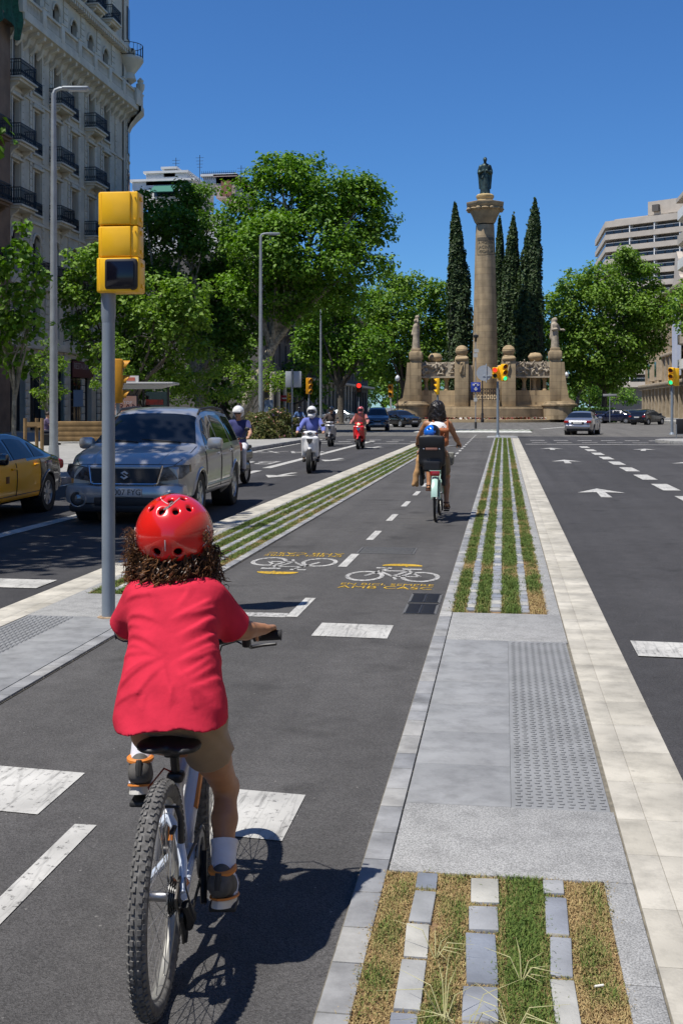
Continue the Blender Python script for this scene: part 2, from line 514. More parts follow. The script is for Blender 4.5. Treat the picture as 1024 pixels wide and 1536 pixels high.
for m_, s_, d_, k_ in ((M_SLAB, 3.1, .05, .7), (M_APRON, 2.7, .05, .72), (M_GUTTER, 3.7, .06, .62), (M_KERB, 3.0, .05, .7), (M_SIDE, 1.3, .04, .75)): worn(m_, s_, d_, k_)

# ================= the ground =================
g = MB().sheet([(-1500, -800), (1500, -800), (1500, 2500), (-1500, 2500)], -.03)
structure(g.build('ground', mat('far_ground', (.13, .125, .115), .9, var=.2, vscale=.05), smooth=0))
g = MB().sheet([(-9.3, -12), (-2.7, -12), (-2.7, 66), (-9.3, 66)], 0)
structure(g.build('road', M_ROAD, smooth=0))
g = MB().sheet([(.7, -12), (12, -12), (12, 66), (.7, 66)], 0)
structure(g.build('road', M_ROAD, smooth=0))
g = MB().sheet([(-2.77, -12), (-.49, -12), (-.49, 62), (-2.77, 62)], .004)
structure(g.build('cycle_path', M_LANE, smooth=0))
g = MB().sheet([(-90, 66), (90, 66), (90, 320), (-90, 320)], -.004)
g.sheet([(-2.71, 61.9), (.71, 61.9), (.71, 66.1), (-2.71, 66.1)], -.006)
structure(g.build('road', M_OLD, smooth=0))
g = MB().sheet([(-90, 60.5), (-9.2, 60.5), (-9.2, 66.05), (-90, 66.05)], -.008)
structure(g.build('road', M_OLD, smooth=0))

rnd = random.Random(3)
BED = []     # (x0, x1, y0, y1, dryness)
def mirror(x, left): return -3.26 - x if left else x

def strip(left):
    """one of the two planted strips that flank the cycle path"""
    off = .48 if left else 0
    ya, yb, yc, yd = 4.02, 4.72 + off * .5, 8.08 + off, 9.15 + off     # bed | apron | slabs | apron | bed
    yend = 51.5 if left else 61.5
    def X(a, b):
        a, b = mirror(a, left), mirror(b, left)
        return (min(a, b), max(a, b))
    base = MB(); x0, x1 = X(-.505, .775)
    base.sheet([(x0, -3), (x1, -3), (x1, yend), (x0, yend)], .009)
    structure(base.build('median_bed', M_JOINT, smooth=0))
    # kerb stones beside the cycle path
    mb = MB(); y = -3
    while y < yend:
        l = rnd.uniform(.17, .30) * (1 if y < 20 else 2)
        a, b = X(-.50, -.405)
        mb.box(((a + b) / 2, y + l / 2, .012), (b - a - .002, l - .006, .02), bev=.003); y += l
    structure(mb.build('kerb', M_KERB))
    mb = MB(); y = -3
    a, b = X(.445, .775)
    while y < yend:
        l = rnd.uniform(.36, .48)
        for q in range(2):
            u0 = a + (b - a) * q * .34; u1 = a + (b - a) * (.34 if q == 0 else 1)
            if left: u0, u1 = a + b - u1, a + b - u0
            mb.box(((u0 + u1) / 2, y + l / 2, .0095), (u1 - u0 - .0015, l - .0025, .017), bev=.0012)
        y += l
    structure(mb.build('gutter', M_GUTTER))
    # granite edging on the road side of the beds
    mb = MB()
    for s, e in ((-3, ya), (yd, yend)):
        y = s
        while y < e - .1:
            l = min(rnd.uniform(.8, 1.0), e - y); a, b = X(.338, .437)
            mb.box(((a + b) / 2, y + l / 2, .0125), (b - a, l - .004, .02), bev=.003); y += l
    structure(mb.build('edging', M_APRON))
    # slabs of the crossing
    mb = MB(); a, b = X(-.40, .437); ta, tb = X(.03, .425)
    y = yb; widths = [.52, .5, .55, .48, .52, .5, .6]
    rows = []
    while y < yc - .05:
        l = min(.53, yc - y)
        if yc - (y + l) < .2: l = yc - y
        rows.append((y, l)); y += l
    pa, pb = X(-.40, .03)
    for y, l in rows:
        mb.box(((pa + pb) / 2, y + l / 2, .0118), (pb - pa - .002, l - .0025, .02), bev=.001)
    structure(mb.build('pavement', M_SLAB))
    mb = MB()
    mb.box(((ta + tb) / 2, (yb + yc) / 2, .0105), (tb - ta, yc - yb, .02))
    y = yb + .03; r = 0
    while y < yc - .03:
        for q in range(9):
            x = ta + .028 + q * .0425 + (.008 if r % 2 else 0)
            mb.box((x, y, .0228), (.022, .017, .006), bev=.0028)
        y += .036; r += 1
    e0, e1 = X(.427, .437)
    structure(mb.build('tactile_paving', mat('tactile_granite', (.21, .215, .22), .8, var=.12, vscale=3)))
    mb = MB()
    for s, e in ((ya, yb), (yc, yd)):
        mb.box(((a + b) / 2, (s + e) / 2, .011), (b - a, e - s - .004, .022), bev=.002)
    structure(mb.build('pavement', M_APRON))
    # beds: grass rows between rows of pavers
    soil = MB(); pav = MB()
    for s, e in ((-1.0, ya), (yd, yend)):
        a, b = X(-.403, .337); soil.sheet([(a, s), (b, s), (b, e), (a, e)], .013)
        for i, (u, v) in enumerate(((-.405, -.300), (-.222, -.113), (-.012, .128), (.208, .337))):
            BED.append((*X(u, v), s, e, (.56, .40, .12, .74)[i] if s < 0 else (.16, .04, .02, .16)[i], left))
        for i, (u, v) in enumerate(((-.300, -.222), (-.112, -.014), (.13, .206))):
            y = s + rnd.uniform(0, .2)
            while y < e:
                l = rnd.uniform(.2, .34) if y < 5 else rnd.uniform(.13, .24) * (1 if y < 25 else 2)
                l = min(l, e - y)
                if l < .05: break
                p, q = X(u + rnd.uniform(0, .006), v - rnd.uniform(0, .006))
                if y < 5: BED.append((p, q, y + l - .022, y + l + .012, .7, left))
                pav.box(((p + q) / 2, y + l / 2, .014), (q - p, l - rnd.uniform(.012, .034), .026), rot=(rnd.uniform(-.012, .012), rnd.uniform(-.03, .03), rnd.uniform(-.045, .045)) if y < 12 else None, bev=.004 if y < 14 else 0)
                y += l
    structure(soil.build('soil', M_SOIL, smooth=0))
    structure(pav.build('paving', M_PAVER))
strip(False); strip(True)

# grass of the beds, blade by blade
def blade_mat():
    m = mat('bed_grass', (.07, .12, .02), .7, spec=.3)
    nt, b, L = nodes_of(m)
    at = nt.nodes.new('ShaderNodeAttribute'); at.attribute_name = 'dry'
    g = nt.nodes.new('ShaderNodeNewGeometry')
    a = nt.nodes.new('ShaderNodeValToRGB'); e = a.color_ramp.elements
    e[0].color = (.05, .10, .016, 1); e[1].color = (.145, .205, .04, 1)
    d = nt.nodes.new('ShaderNodeValToRGB'); e = d.color_ramp.elements
    e[0].color = (.24, .15, .06, 1); e[1].color = (.46, .35, .16, 1)
    L(g.outputs['Random Per Island'], a.inputs['Fac']); L(g.outputs['Random Per Island'], d.inputs['Fac'])
    mx = nt.nodes.new('ShaderNodeMix'); mx.data_type = 'RGBA'
    L(at.outputs['Fac'], mx.inputs['Factor']); L(a.outputs['Color'], mx.inputs['A']); L(d.outputs['Color'], mx.inputs['B'])
    L(mx.outputs['Result'], b.inputs['Base Color'])
    return m
M_BLADE = blade_mat()

def grass(beds, name, dens, size, ymin, ymax, seed):
    rg = np.random.default_rng(seed); vs = []; dr = []
    for x0, x1, y0, y1, dry, left in beds:
        y0, y1 = max(y0, ymin), min(y1, ymax)
        if y1 <= y0: continue
        n = int((x1 - x0) * (y1 - y0) * dens)
        x = rg.uniform(x0 - .012, x1 + .012, n) + np.where(rg.random(n) < .16, rg.normal(0, .028, n), 0); y = rg.uniform(y0, y1, n)
        cl = np.array([noise.noise(Vector((a * 7, b * 5, 3))) for a, b in zip(x, y)])
        keep = cl > -.62 + .15 * dry
        x, y, cl = x[keep], y[keep], cl[keep]; n = len(x)
        slow = np.array([noise.noise(Vector((a * 1.5 + 9, b * .9, 7))) for a, b in zip(x, y)])
        edge = np.minimum(x - x0, x1 - x) / (x1 - x0)
        # sun-scorched tan margins and patches, green hearts
        dd = dry + .55 * slow - .45 * cl + .22 * (edge < .14) + rg.normal(0, .16, n)
        if not left: dd += .6 * np.exp(-((y - 9.3) / .8) ** 2) * (np.abs(x - .27) < .1)
        dd = np.clip((dd - .38) * 2.4 + .5, 0, 1)
        ln = size * rg.uniform(.5, 1.25, n) * (1 + .4 * cl) * (1 - .35 * dd)
        an = rg.uniform(0, 2 * PI, n); lean = rg.uniform(.25, 1.1, n) * (1 + .5 * dd)
        w = size * rg.uniform(.05, .10, n)
        b = np.stack([x, y, np.full(n, .012)], 1)
        dx = np.stack([np.cos(an), np.sin(an), np.zeros(n)], 1)
        px = np.stack([-np.sin(an), np.cos(an), np.zeros(n)], 1)
        z = np.array([0, 0, 1.0])
        mid = b + dx * (ln * .35 * lean)[:, None] + z * (ln * .6)[:, None]
        tip = b + dx * (ln * .95 * lean)[:, None] + z * (ln * np.maximum(.15, 1 - .35 * lean ** 2))[:, None]
        vs.append(np.stack([b - px * w[:, None], b + px * w[:, None], mid + px * (w * .7)[:, None], tip, mid - px * (w * .7)[:, None]], 1))
        dr.append(dd)
    v = np.concatenate(vs); d = np.concatenate(dr); n = len(v)
    f = np.arange(n)[:, None] * 5
    faces = np.concatenate([f + [0, 1, 2], f + [0, 2, 4], f + [4, 2, 3]], 0)
    o = np_mesh(name, v.reshape(-1, 3), faces, M_BLADE, smooth=False)
    at = o.data.attributes.new('dry', 'FLOAT', 'POINT'); at.data.foreach_set('value', np.repeat(d, 5).astype(np.float32))
    return structure(o, 'stuff')
near = [b for b in BED if b[2] < 5 and not b[5]]
grass(near, 'grass', 70000, .022, 2.3, 4.1, 1)
far = [b for b in BED if b[2] > 5]
grass(far, 'grass', 15000, .034, 9, 17, 2)
grass(far, 'grass', 4600, .046, 17, 62, 3)
wisp = MB()
for (x, y, s) in ((-.155, 3.05, 1), (-.1, 2.95, 1.2), (.02, 3.0, .9), (.05, 3.3, .7), (-.2, 3.4, .8)):
    for k in range(7):
        a = rnd.uniform(0, 6.28); l = .16 * s * rnd.uniform(.6, 1.2)
        wisp.tube([(x, y, .012), (x + .3 * l * math.cos(a), y + .3 * l * math.sin(a), .6 * l), (x + l * math.cos(a), y + l * math.sin(a), .62 * l)], [.0018, .0014, .0003], 4)
structure(wisp.build('grass', mat('straw', (.42, .40, .20), .7)), 'stuff')
for (x, y, a, t) in ((.262, 3.28, .4, 'white'), (.255, 3.0, .1, 'chewed')):
    m = MB(); d = Vector((math.cos(a), math.sin(a), 0)); c = Vector((x, y, .03))
    m.cyl(c - d * .011, c + d * .008, .0034, 8); m.cyl(c + d * .0082, c + d * .016, .0035, 8)
    tag(m.build('cigarette_butt', mat('butt_paper', (.75, .72, .66), .8)), t + ' cigarette butt lying on the dry grass row of the near bed' + (', farther of two' if t == 'white' else ', nearer of two'), 'cigarette butt')

# ================= markings =================
def mark(name, polys, m=M_WHITE, z=.008):
    mb = MB()
    for p in polys: mb.sheet(p, z)
    return structure(mb.build(name, m, smooth=0))
def rect(x0, x1, y0, y1, sk=0.0): return [(x0, y0), (x1, y0 - sk), (x1, y1 - sk), (x0, y1)]
sq = []
for x in (-2.42, -1.39,): sq.append(rect(x, x + .56, 4.47 if x < -2 else 4.33, 5.0 if x < -2 else 4.85, .06))
for x in (-1.37,): sq.append(rect(x, x + .55, 8.14, 8.64, .03))
sq.append(rect(.88, 1.42, 7.78, 8.28, .04)); sq.append(rect(1.95, 2.5, 7.70, 8.22, .04))
for x in (-4.9, -6.0, -7.1, -8.2): sq.append(rect(x, x + .7, 9.9 - x * .06 - .25, 10.35 - x * .06 - .2, .02))
for x in (-5.1, -6.1, -7.1): sq.append(rect(x, x + .6, 9.0 - x * .06, 9.4 - x * .06, .02))
mark('road_marking', sq, M_WHITE)
cl = [rect(-1.672, -1.582, 1.2, 4.33)]
y = 10.95
cl.append(rect(-1.69, -1.60, 8.85, 9.75))
for k in range(24): cl.append(rect(-1.69, -1.60, 11.7 + 2.42 * k, 12.75 + 2.42 * k))
mark('road_marking', cl, M_WHITE)
mark('road_marking', [rect(-2.68, -1.692, 8.82, 9.0, .0)], M_WORNW)
ln = [rect(-6.50, -6.28, 10, 18.2), rect(-6.47, -6.22, 30.4, 56)] + [rect(-6.42, -6.2, y, y + 2) for y in (20.5, 24, 27.2)]
ln += [rect(-9.22, -9.1, 5, 58)]
mark('road_marking', ln)
mark('road_marking', [rect(3.12, 3.46, 13.1 + 3.42 * k, 15.05 + 3.42 * k) for k in range(11)] )
mark('road_marking', [rect(.95, 9.6, 51.6, 51.95)] + [rect(-5.8, -2.9, 51.4, 51.75), rect(-9, -6.8, 51.6, 51.9)])
zb = []
for k in range(8): zb.append(rect(1.3 + 1.15 * k, 2.0 + 1.15 * k, 54.2, 54.6)); zb.append(rect(1.3 + 1.15 * k, 2.0 + 1.15 * k, 57.6, 58.2))
for k in range(6): zb.append(rect(-9 + 1.15 * k, -8.4 + 1.15 * k, 54.2, 54.8)); zb.append(rect(-9 + 1.15 * k, -8.4 + 1.15 * k, 57.2, 57.7))
mark('road_marking', zb, M_WORNW)
def arrow(x, y, s=1.0, flip=False, lean=0):
    P = [(-.1, 0), (.1, 0), (.08, 1.3), (.45, 1.15), (.0, 2.3), (-.45, 1.15), (-.08, 1.3)]
    return [(x + (a + lean * b) * s * (-1 if flip else 1), y + b * s * (-1 if flip else 1)) for a, b in P]
mark('road_marking', [arrow(1.86, 21.4), arrow(1.88, 34.3), arrow(1.88, 45), arrow(5.15, 33.5, 1.0, lean=.15), arrow(5.2, 44.5, 1.0, lean=.15)])
mark('road_marking', [arrow(-5.2, 28.4, .9, True, .12), arrow(-5.15, 36.6, .9, True, .12), arrow(-5.15, 48, .9, True, .1)])
bus = []
for i, ch in enumerate(('BUS', 'TAXI')):
    y0 = 33.5 + i * 8
    me = text_mesh(ch, 1.6); M = Matrix.Translation((-7.7, y0, .008)) @ Matrix.Rotation(PI, 4, 'Z') @ Matrix.Diagonal((.8, 1.7, 1, 1))
    me.transform(M); me.materials.clear(); me.materials.append(M_WORNW)
    structure(link(bpy.data.objects.new('road_marking', me)))
mark('road_marking', [[(2.5, 88), (8.5, 112), (8.9, 112), (3.0, 88)]], M_WHITE)

# the painted cycle symbols with their yellow advice about helmets
def cycle_symbol(cx, cy, turn, sx=1.0):
    mb = MB(); r = .19; T = Matrix.Translation((cx, cy, .008)) @ Matrix.Rotation(turn, 4, 'Z') @ Matrix.Diagonal((1, 1.9, 1, 1))
    def pt(x, y): return T @ Vector((x, y, 0))
    def ring(x, y):
        n = 36
        vs = [pt(x + rr * math.cos(2 * PI * j / n), y + rr * .92 * math.sin(2 * PI * j / n)) for j in range(n) for rr in (r, r - .045)]
        mb.add(vs, [(2 * j, 2 * ((j + 1) % n), 2 * ((j + 1) % n) + 1, 2 * j + 1) for j in range(n)])
    def bar(a, b, w=.032):
        a, b = Vector(a), Vector(b); d = (b - a).normalized(); p = Vector((-d.y, d.x)) * w / 2
        mb.add([pt(*(a - p)), pt(*(b - p)), pt(*(b + p)), pt(*(a + p))], [(0, 1, 2, 3)])
    ring(-.27, .0); ring(.27, .0)
    bar((-.27, 0), (-.10, .26), .04); bar((-.18, .19), (.13, .20)); bar((-.15, .17), (.0, .0)); bar((.0, .0), (.14, .24), .038)
    bar((.0, .005), (.27, .005)); bar((.13, .2), (.27, 0)); bar((.05, .27), (.25, .27), .045); bar((-.22, .30), (-.06, .30), .04); bar((-.10, .26), (-.12, .31), .035)
    bar((.0, .02), (.05, -.1), .03)
    for z in (0,): pass
    structure(mb.build('road_marking', M_WORNW, smooth=0))
    yb = MB()
    yb.add([pt(.02 + .2 * math.cos(a) * (1 if math.cos(a) < 0 else 1.1), .40 + .075 * max(0, math.sin(a)) - .012 * (math.sin(a) < 0)) for a in [2 * PI * j / 20 for j in range(20)]], [tuple(range(20))])
    yb.add([pt(.06, .385), pt(.10, .385), pt(.08, .36)], [(0, 1, 2)])
    structure(yb.build('road_marking', M_YEL, smooth=0))
    for k, (s, z, yy) in enumerate((('EN BICI, SEMPRE', .115, -.275), ('AMB CASC', .145, -.37))):
        me = text_mesh(s, z); w = max(v.co.x for v in me.vertices) - min(v.co.x for v in me.vertices)
        me.transform(T @ Matrix.Translation((0.0, yy, 0)) @ Matrix.Diagonal((.86 / w, .75, 1, 1)))
        me.materials.clear(); me.materials.append(M_YEL)
        structure(link(bpy.data.objects.new('road_marking', me)))
cycle_symbol(-1.07, 11.1, 0); cycle_symbol(-2.2, 12.0, PI)

M_IRON = mat('cast_iron', (.035, .035, .038), .55, .6, bump=.001, bscale=80)
def grate(cx, cy, label):
    t = thing('drain_grate', label, 'drain', (cx, cy, .004), 0, 'drain grates in the cycle path')
    MB().box((0, 0, .001), (.27, .46, .008)).build('frame', mat('grate_frame', (.10, .10, .10), .7), t)
    m = MB()
    for q in (-1, 1):
        for k in range(9): m.box((q * .062, -.19 + k * .047, .0065), (.105, .024, .006), rot=(0, 0, .12), bev=.002)
    m.box((0, 0, .007), (.012, .44, .007)); m.box((0, .215, .007), (.25, .012, .007)); m.box((0, -.215, .007), (.25, .012, .007))
    m.build('bars', M_IRON, t)
    return t
grate(-.665, 9.33, 'nearer dark iron drain grate beside the kerb of the cycle path'); grate(-.665, 9.86, 'farther dark iron drain grate beside the kerb of the cycle path')
t = thing('manhole_cover', 'rectangular grey service cover sunk in the cycle path past the painted bicycles', 'manhole cover', (-1.32, 13.1, .004))
MB().box((0, 0, .0005), (.6, .52, .008), bev=.002).build('cover', mat('cover_grey', (.06, .06, .06), .8, var=.3, vscale=30), t)
m = MB()
for q in (-1, 1): m.box((q * .315, 0, .001), (.02, .56, .009)); m.box((0, q * .275, .001), (.61, .02, .009))
m.build('rim', mat('rim_grey', (.10, .10, .10), .7), t)

# ================= pavements and islands =================
def kerbed(name, poly, z=.14, m=M_SIDE):
    p = MB(); p.prism(poly, z + .1, Matrix.Translation((0, 0, -.1)))
    structure(p.build(name, m, smooth=0))
    k = MB(); n = len(poly)
    for i in range(n):
        a, b = Vector(poly[i]), Vector(poly[(i + 1) % n])
        if (b - a).length > 80: continue
        d = (b - a).normalized(); q = Vector((d.y, -d.x)); L = (b - a).length; s = 0
        while s < L - .01:
            l = min(1.0, L - s); c = a + d * (s + l / 2) + q * .08
            k.box((c.x, c.y, z / 2 - .03), (l - .008, .15, z + .064), rot=(0, 0, math.atan2(d.y, d.x)), bev=.01); s += l
    structure(k.build('kerb', M_KERB))
kerbed('pavement', [(-30, -20), (-9.5, -20), (-9.5, 55), (-9.9, 57.5), (-11, 59.3), (-13, 60.2), (-30, 66), (-34, 100), (-60, 100), (-60, -20)])
arc = [(6.4 + .9 - .9 * math.cos(t), 50.2 - .9 + .9 * math.sin(t)) for t in [i * PI / 12 for i in range(7)]]
kerbed('pavement', [(9.6, 20), (40, 20), (40, 57.5), (9.4, 57.5)] + [(7.6, 56.6), (7.2, 55.5), (7.6, 53.6), (8.6, 52.0), (9.6, 49.5)])
kerbed('pavement', [(-62, 118), (-16, 118), (-15, 122), (-15, 320), (-62, 320)])
kerbed('pavement', [(18, 122), (19, 118), (80, 118), (80, 320), (18, 320)])
# striped refuge ahead of the median
mb = MB(); mb.box((-2.0, 79, .02), (7.6, 8.5, .05), bev=.02)
structure(mb.build('traffic_island', mat('island_concrete', (.5, .5, .47), .85, var=.1)))
mb = MB()
for k in range(17):
    x = -5.5 + k * .43
    mb.add([(x, 78.4, .05), (x + .2, 78.4, .05), (x + .75, 82.6, .05), (x + .55, 82.6, .05)], [(0, 1, 2, 3)])
structure(mb.build('grass', mat('island_turf', (.05, .09, .025), .9, var=.4, vscale=9), smooth=0), 'stuff')
mb = MB(); mb.prism([(-.9, 61.4), (.75, 61.4), (.75, 64), (.5, 65.4), (-.2, 65.8), (-.9, 64.6)], .05)
structure(mb.build('traffic_island', M_APRON))
# ================= trees and planting =================
def leaf_mat(name, cols, tr=.27):
    return island_mat(name, cols, .55, var=.18, vscale=.35, spec=.35, trans=tr)
L_PLANE = leaf_mat('plane_leaf', [(.05, .12, .008), (.11, .23, .012), (.16, .28, .02)])
L_BRIGHT = leaf_mat('young_leaf', [(.07, .14, .012), (.13, .235, .02), (.18, .285, .035)])
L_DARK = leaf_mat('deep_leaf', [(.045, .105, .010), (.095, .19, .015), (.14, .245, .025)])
L_FEATHER = leaf_mat('feathery_leaf', [(.08, .15, .015), (.14, .24, .02), (.18, .27, .03)], .35)
L_CYP = leaf_mat('cypress_leaf', [(.022, .046, .015), (.046, .08, .025), (.075, .115, .036)], .15)
L_HEDGE = leaf_mat('hedge_leaf', [(.03, .08, .012), (.06, .13, .02)], .2)
L_OLEA = leaf_mat('oleander_leaf', [(.08, .10, .02), (.16, .15, .04), (.07, .11, .03), (.22, .16, .06)], .2)
BARK = mat('plane_bark', (.30, .27, .20), .9, var=.5, vscale=5, bump=.01, bscale=14)
BARK_D = mat('grey_bark', (.10, .085, .065), .9, var=.4, vscale=8, bump=.01, bscale=20)

def leaves_np(rg, P, N, size, fold=.25, aspect=.8):
    """one folded leaf-shaped quad at each point P, facing about N"""
    n = len(P)
    N = N + rg.normal(0, .55, (n, 3)); N /= np.linalg.norm(N, axis=1)[:, None]
    T = rg.normal(0, 1, (n, 3)); T -= (T * N).sum(1)[:, None] * N; T /= np.linalg.norm(T, axis=1)[:, None]
    B = np.cross(N, T)
    s = (size * rg.uniform(.55, 1.3, n))[:, None]
    v = np.stack([P - T * s * .5, P + B * s * .5 * aspect + N * s * fold * .5 + T * s * .08, P + T * s * .55, P - B * s * .5 * aspect + N * s * fold * .5 + T * s * .08], 1)
    return v.reshape(-1, 3)

def quads(n): return np.arange(n * 4).reshape(-1, 4)

def crown(rg, lobes, leaf, dens, sub=10, inner=.25):
    """lobes (centre, radius): each lobe is broken into leafy sprays; leaves sit on the sprays"""
    Ps, Ns = [], []
    for c, r in lobes:
        c = np.array(c)
        k = max(6, int(sub * 2.2))
        d = rg.normal(0, 1, (k, 3)); d /= np.linalg.norm(d, axis=1)[:, None]
        cen = c + d * (r * rg.uniform(.45, .95, k))[:, None] * np.array([1, 1, .9])
        sr = r * rg.uniform(.22, .46, k)
        for q in range(k):
            m = int(dens * 4 * PI * sr[q] ** 2 / (leaf * leaf * .5) * .55)
            u = rg.normal(0, 1, (m, 3)); u /= np.linalg.norm(u, axis=1)[:, None]
            rr = sr[q] * (1 - .55 * rg.random(m) ** 1.7) * (1 + .18 * rg.normal(0, 1, m))
            u2 = u * np.array([1.15, 1.15, .75])
            Ps.append(cen[q] + u2 * rr[:, None]); Ns.append(u * .7 + np.array([0, 0, .75]) + .25 * d[q])
        m = int(inner * dens * 4 * PI * r * r / (leaf * leaf * .5) * .3)
        u = rg.normal(0, 1, (m, 3)); u /= np.linalg.norm(u, axis=1)[:, None]
        Ps.append(c + u * (r * .75 * rg.random(m) ** .4)[:, None]); Ns.append(u)
    return np.concatenate(Ps), np.concatenate(Ns)

def tree(name, label, base, lobes, lm, bark, leaf=.3, dens=.5, trunk_r=.3, seed=0, group=None, lean=None, fork=None, maxn=60000, sub=9, limbs=True, inner=.25):
    """lobes are in place coordinates; the thing stands at its trunk's foot"""
    rg = np.random.default_rng(seed); rr = random.Random(seed)
    base = Vector(base)
    t = thing(name, label, 'tree', base, 0, group)
    L = [((Vector(c) - base), r * 1.12) for c, r in lobes]
    dens *= 1.35; maxn = int(maxn * 1.35)
    P, N = crown(rg, [(tuple(c), r) for c, r in L], leaf, dens, sub, inner)
    if len(P) > maxn:
        s = rg.choice(len(P), maxn, False); P, N = P[s], N[s]
    np_mesh('crown', leaves_np(rg, P, N, leaf), quads(len(P)), lm, t, smooth=False)
    cc = sum((c for c, r in L), Vector()) / len(L)
    zlow = min(c.z - r for c, r in L)
    fk = Vector(fork) - base if fork is not None else Vector((cc.x * .35, cc.y * .35, max(.35 * cc.z, zlow)))
    mb = MB()
    m1 = fk * .5 + Vector((rr.uniform(-.1, .1), 0, 0)) * fk.z * .3
    mb.tube([(0, 0, -.05), Vector((0, 0, .15)), m1, fk], [trunk_r * 1.35, trunk_r * 1.05, trunk_r * .85, trunk_r * .72], 10)
    tr = mb.build('trunk', bark, t)
    mb = MB()
    if limbs:
        for c, r in L:
            e = c + Vector((0, 0, r * .2)); a = fk * rr.uniform(.8, 1.0)
            mid = a.lerp(e, .5) + Vector((rr.uniform(-.1, .1), rr.uniform(-.1, .1), -.06)) * (e - a).length
            mb.tube([a, a.lerp(mid, .5) + Vector((0, 0, .04 * (e - a).length)), mid, e], [trunk_r * .55, trunk_r * .42, trunk_r * .3, trunk_r * .1], 7)
            for q in range(5):
                d = Vector((rr.gauss(0, 1), rr.gauss(0, 1), rr.gauss(.2, .8))).normalized() * r * .75
                s0 = mid.lerp(e, rr.random()); mb.tube([s0, s0 + d * .5 + Vector((0, 0, .1 * r)), s0 + d], [trunk_r * .17, trunk_r * .12, trunk_r * .03], 5)
        mb.build('limbs', bark, tr)
    return t

def px_lobes(seed, depth, L, jit=.8):
    rr = random.Random(seed); k = FP / depth; out = []
    for x, y, r in L:
        d = depth + rr.uniform(-jit, jit) * r / k
        out.append((W(x, y, d), r / k))
    return out
def foot(px, depth, z=0.0):
    p = W(px, HY, depth); p.z = z; return p

PG = 'plane trees lining the avenue'
# the big plane on the left with the pale leaning trunk
tree('plane_tree', 'tallest broad plane tree on the left, its pale trunk leaning beside the lamp post', foot(352, 78, .14),
     px_lobes(1, 78, [(420, 262, 36), (452, 258, 34), (380, 300, 44), (440, 305, 52), (500, 300, 46), (548, 300, 38), (565, 345, 30), (525, 350, 48), (465, 370, 62), (400, 375, 58), (360, 350, 36), (545, 395, 40), (490, 430, 52), (425, 440, 52), (380, 430, 40), (545, 285, 26), (400, 250, 20), (360, 425, 36)]),
     L_PLANE, BARK, .27, .5, .42, 11, PG, fork=W(418, 500, 78), maxn=84000, sub=12)
tree('plane_tree', 'dark plane tree in front of the white rooftop, left of the tallest plane', foot(300, 88, .14),
     px_lobes(2, 88, [(235, 325, 36), (290, 305, 36), (265, 350, 50), (312, 350, 40), (225, 375, 44), (285, 420, 56), (325, 420, 44), (235, 440, 44), (330, 480, 40), (350, 400, 40), (352, 455, 40), (345, 510, 38), (370, 500, 30), (285, 290, 22), (215, 300, 20), (340, 520, 34), (300, 500, 40)]),
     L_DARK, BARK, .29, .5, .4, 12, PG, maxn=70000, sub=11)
tree('plane_tree', 'bright green plane tree right behind the yellow signal head', foot(205, 56, .14),
     px_lobes(3, 56, [(115, 395, 26), (125, 430, 30), (160, 400, 30), (150, 465, 34), (195, 440, 44), (240, 450, 44), (285, 455, 36), (215, 500, 46), (270, 505, 42), (150, 375, 16), (300, 480, 24), (175, 530, 30), (235, 545, 34), (118, 490, 28), (140, 520, 28), (105, 440, 24), (200, 560, 26)]),
     L_BRIGHT, BARK_D, .24, .45, .2, 13, PG, maxn=60000, sub=12)
tree('plane_tree', 'pale trunked young plane at the left edge of the photo beside the lamp post', foot(26, 25, .14),
     px_lobes(4, 25, [(35, 345, 16), (18, 400, 34), (48, 430, 30), (10, 460, 40), (42, 490, 34), (5, 520, 34), (30, 545, 26), (-25, 430, 45), (-30, 500, 50), (30, 375, 18)]),
     L_PLANE, BARK, .15, .36, .06, 14, PG, maxn=26000, sub=11)
tree('plane_tree', 'mid green plane tree over the red signal, left of the monument', foot(510, 108, .14),
     px_lobes(5, 108, [(470, 470, 28), (500, 455, 34), (535, 465, 34), (480, 515, 38), (525, 510, 40), (460, 520, 26), (560, 520, 34), (540, 545, 30), (500, 545, 28)]),
     L_PLANE, BARK_D, .34, .5, .35, 15, PG, maxn=40000)
tree('plane_tree', 'round topped plane tree right behind the left statue of the monument', foot(600, 158, .14),
     px_lobes(6, 158, [(575, 430, 30), (610, 430, 26), (640, 440, 26), (662, 448, 24), (590, 470, 38), (635, 480, 38), (665, 490, 30), (570, 500, 32), (615, 520, 38), (655, 530, 34), (565, 455, 25), (590, 550, 30), (640, 560, 28)]),
     L_BRIGHT, BARK_D, .44, .5, .4, 16, PG, maxn=50000, sub=11)
tree('plane_tree', 'broad bright plane tree right of the monument, in front of the terraced apartment block', foot(905, 145, .14),
     px_lobes(7, 145, [(858, 435, 28), (895, 415, 34), (935, 400, 28), (940, 385, 16), (965, 420, 30), (845, 470, 30), (885, 470, 42), (930, 460, 42), (970, 465, 34), (995, 470, 24), (850, 520, 32), (890, 525, 42), (935, 520, 42), (975, 505, 30), (870, 560, 30), (915, 560, 30), (830, 450, 14), (950, 550, 20), (835, 500, 22)]),
     L_BRIGHT, BARK_D, .40, .55, .4, 17, PG, maxn=74000, sub=12)
tree('plane_tree', 'plane crown cut by the right edge, below the balcony with red flowers', foot(1050, 120, .14),
     px_lobes(8, 120, [(1015, 465, 22), (1030, 440, 22), (1040, 480, 30), (1060, 450, 40)]), L_BRIGHT, BARK_D, .42, .45, .3, 18, PG, maxn=12000)
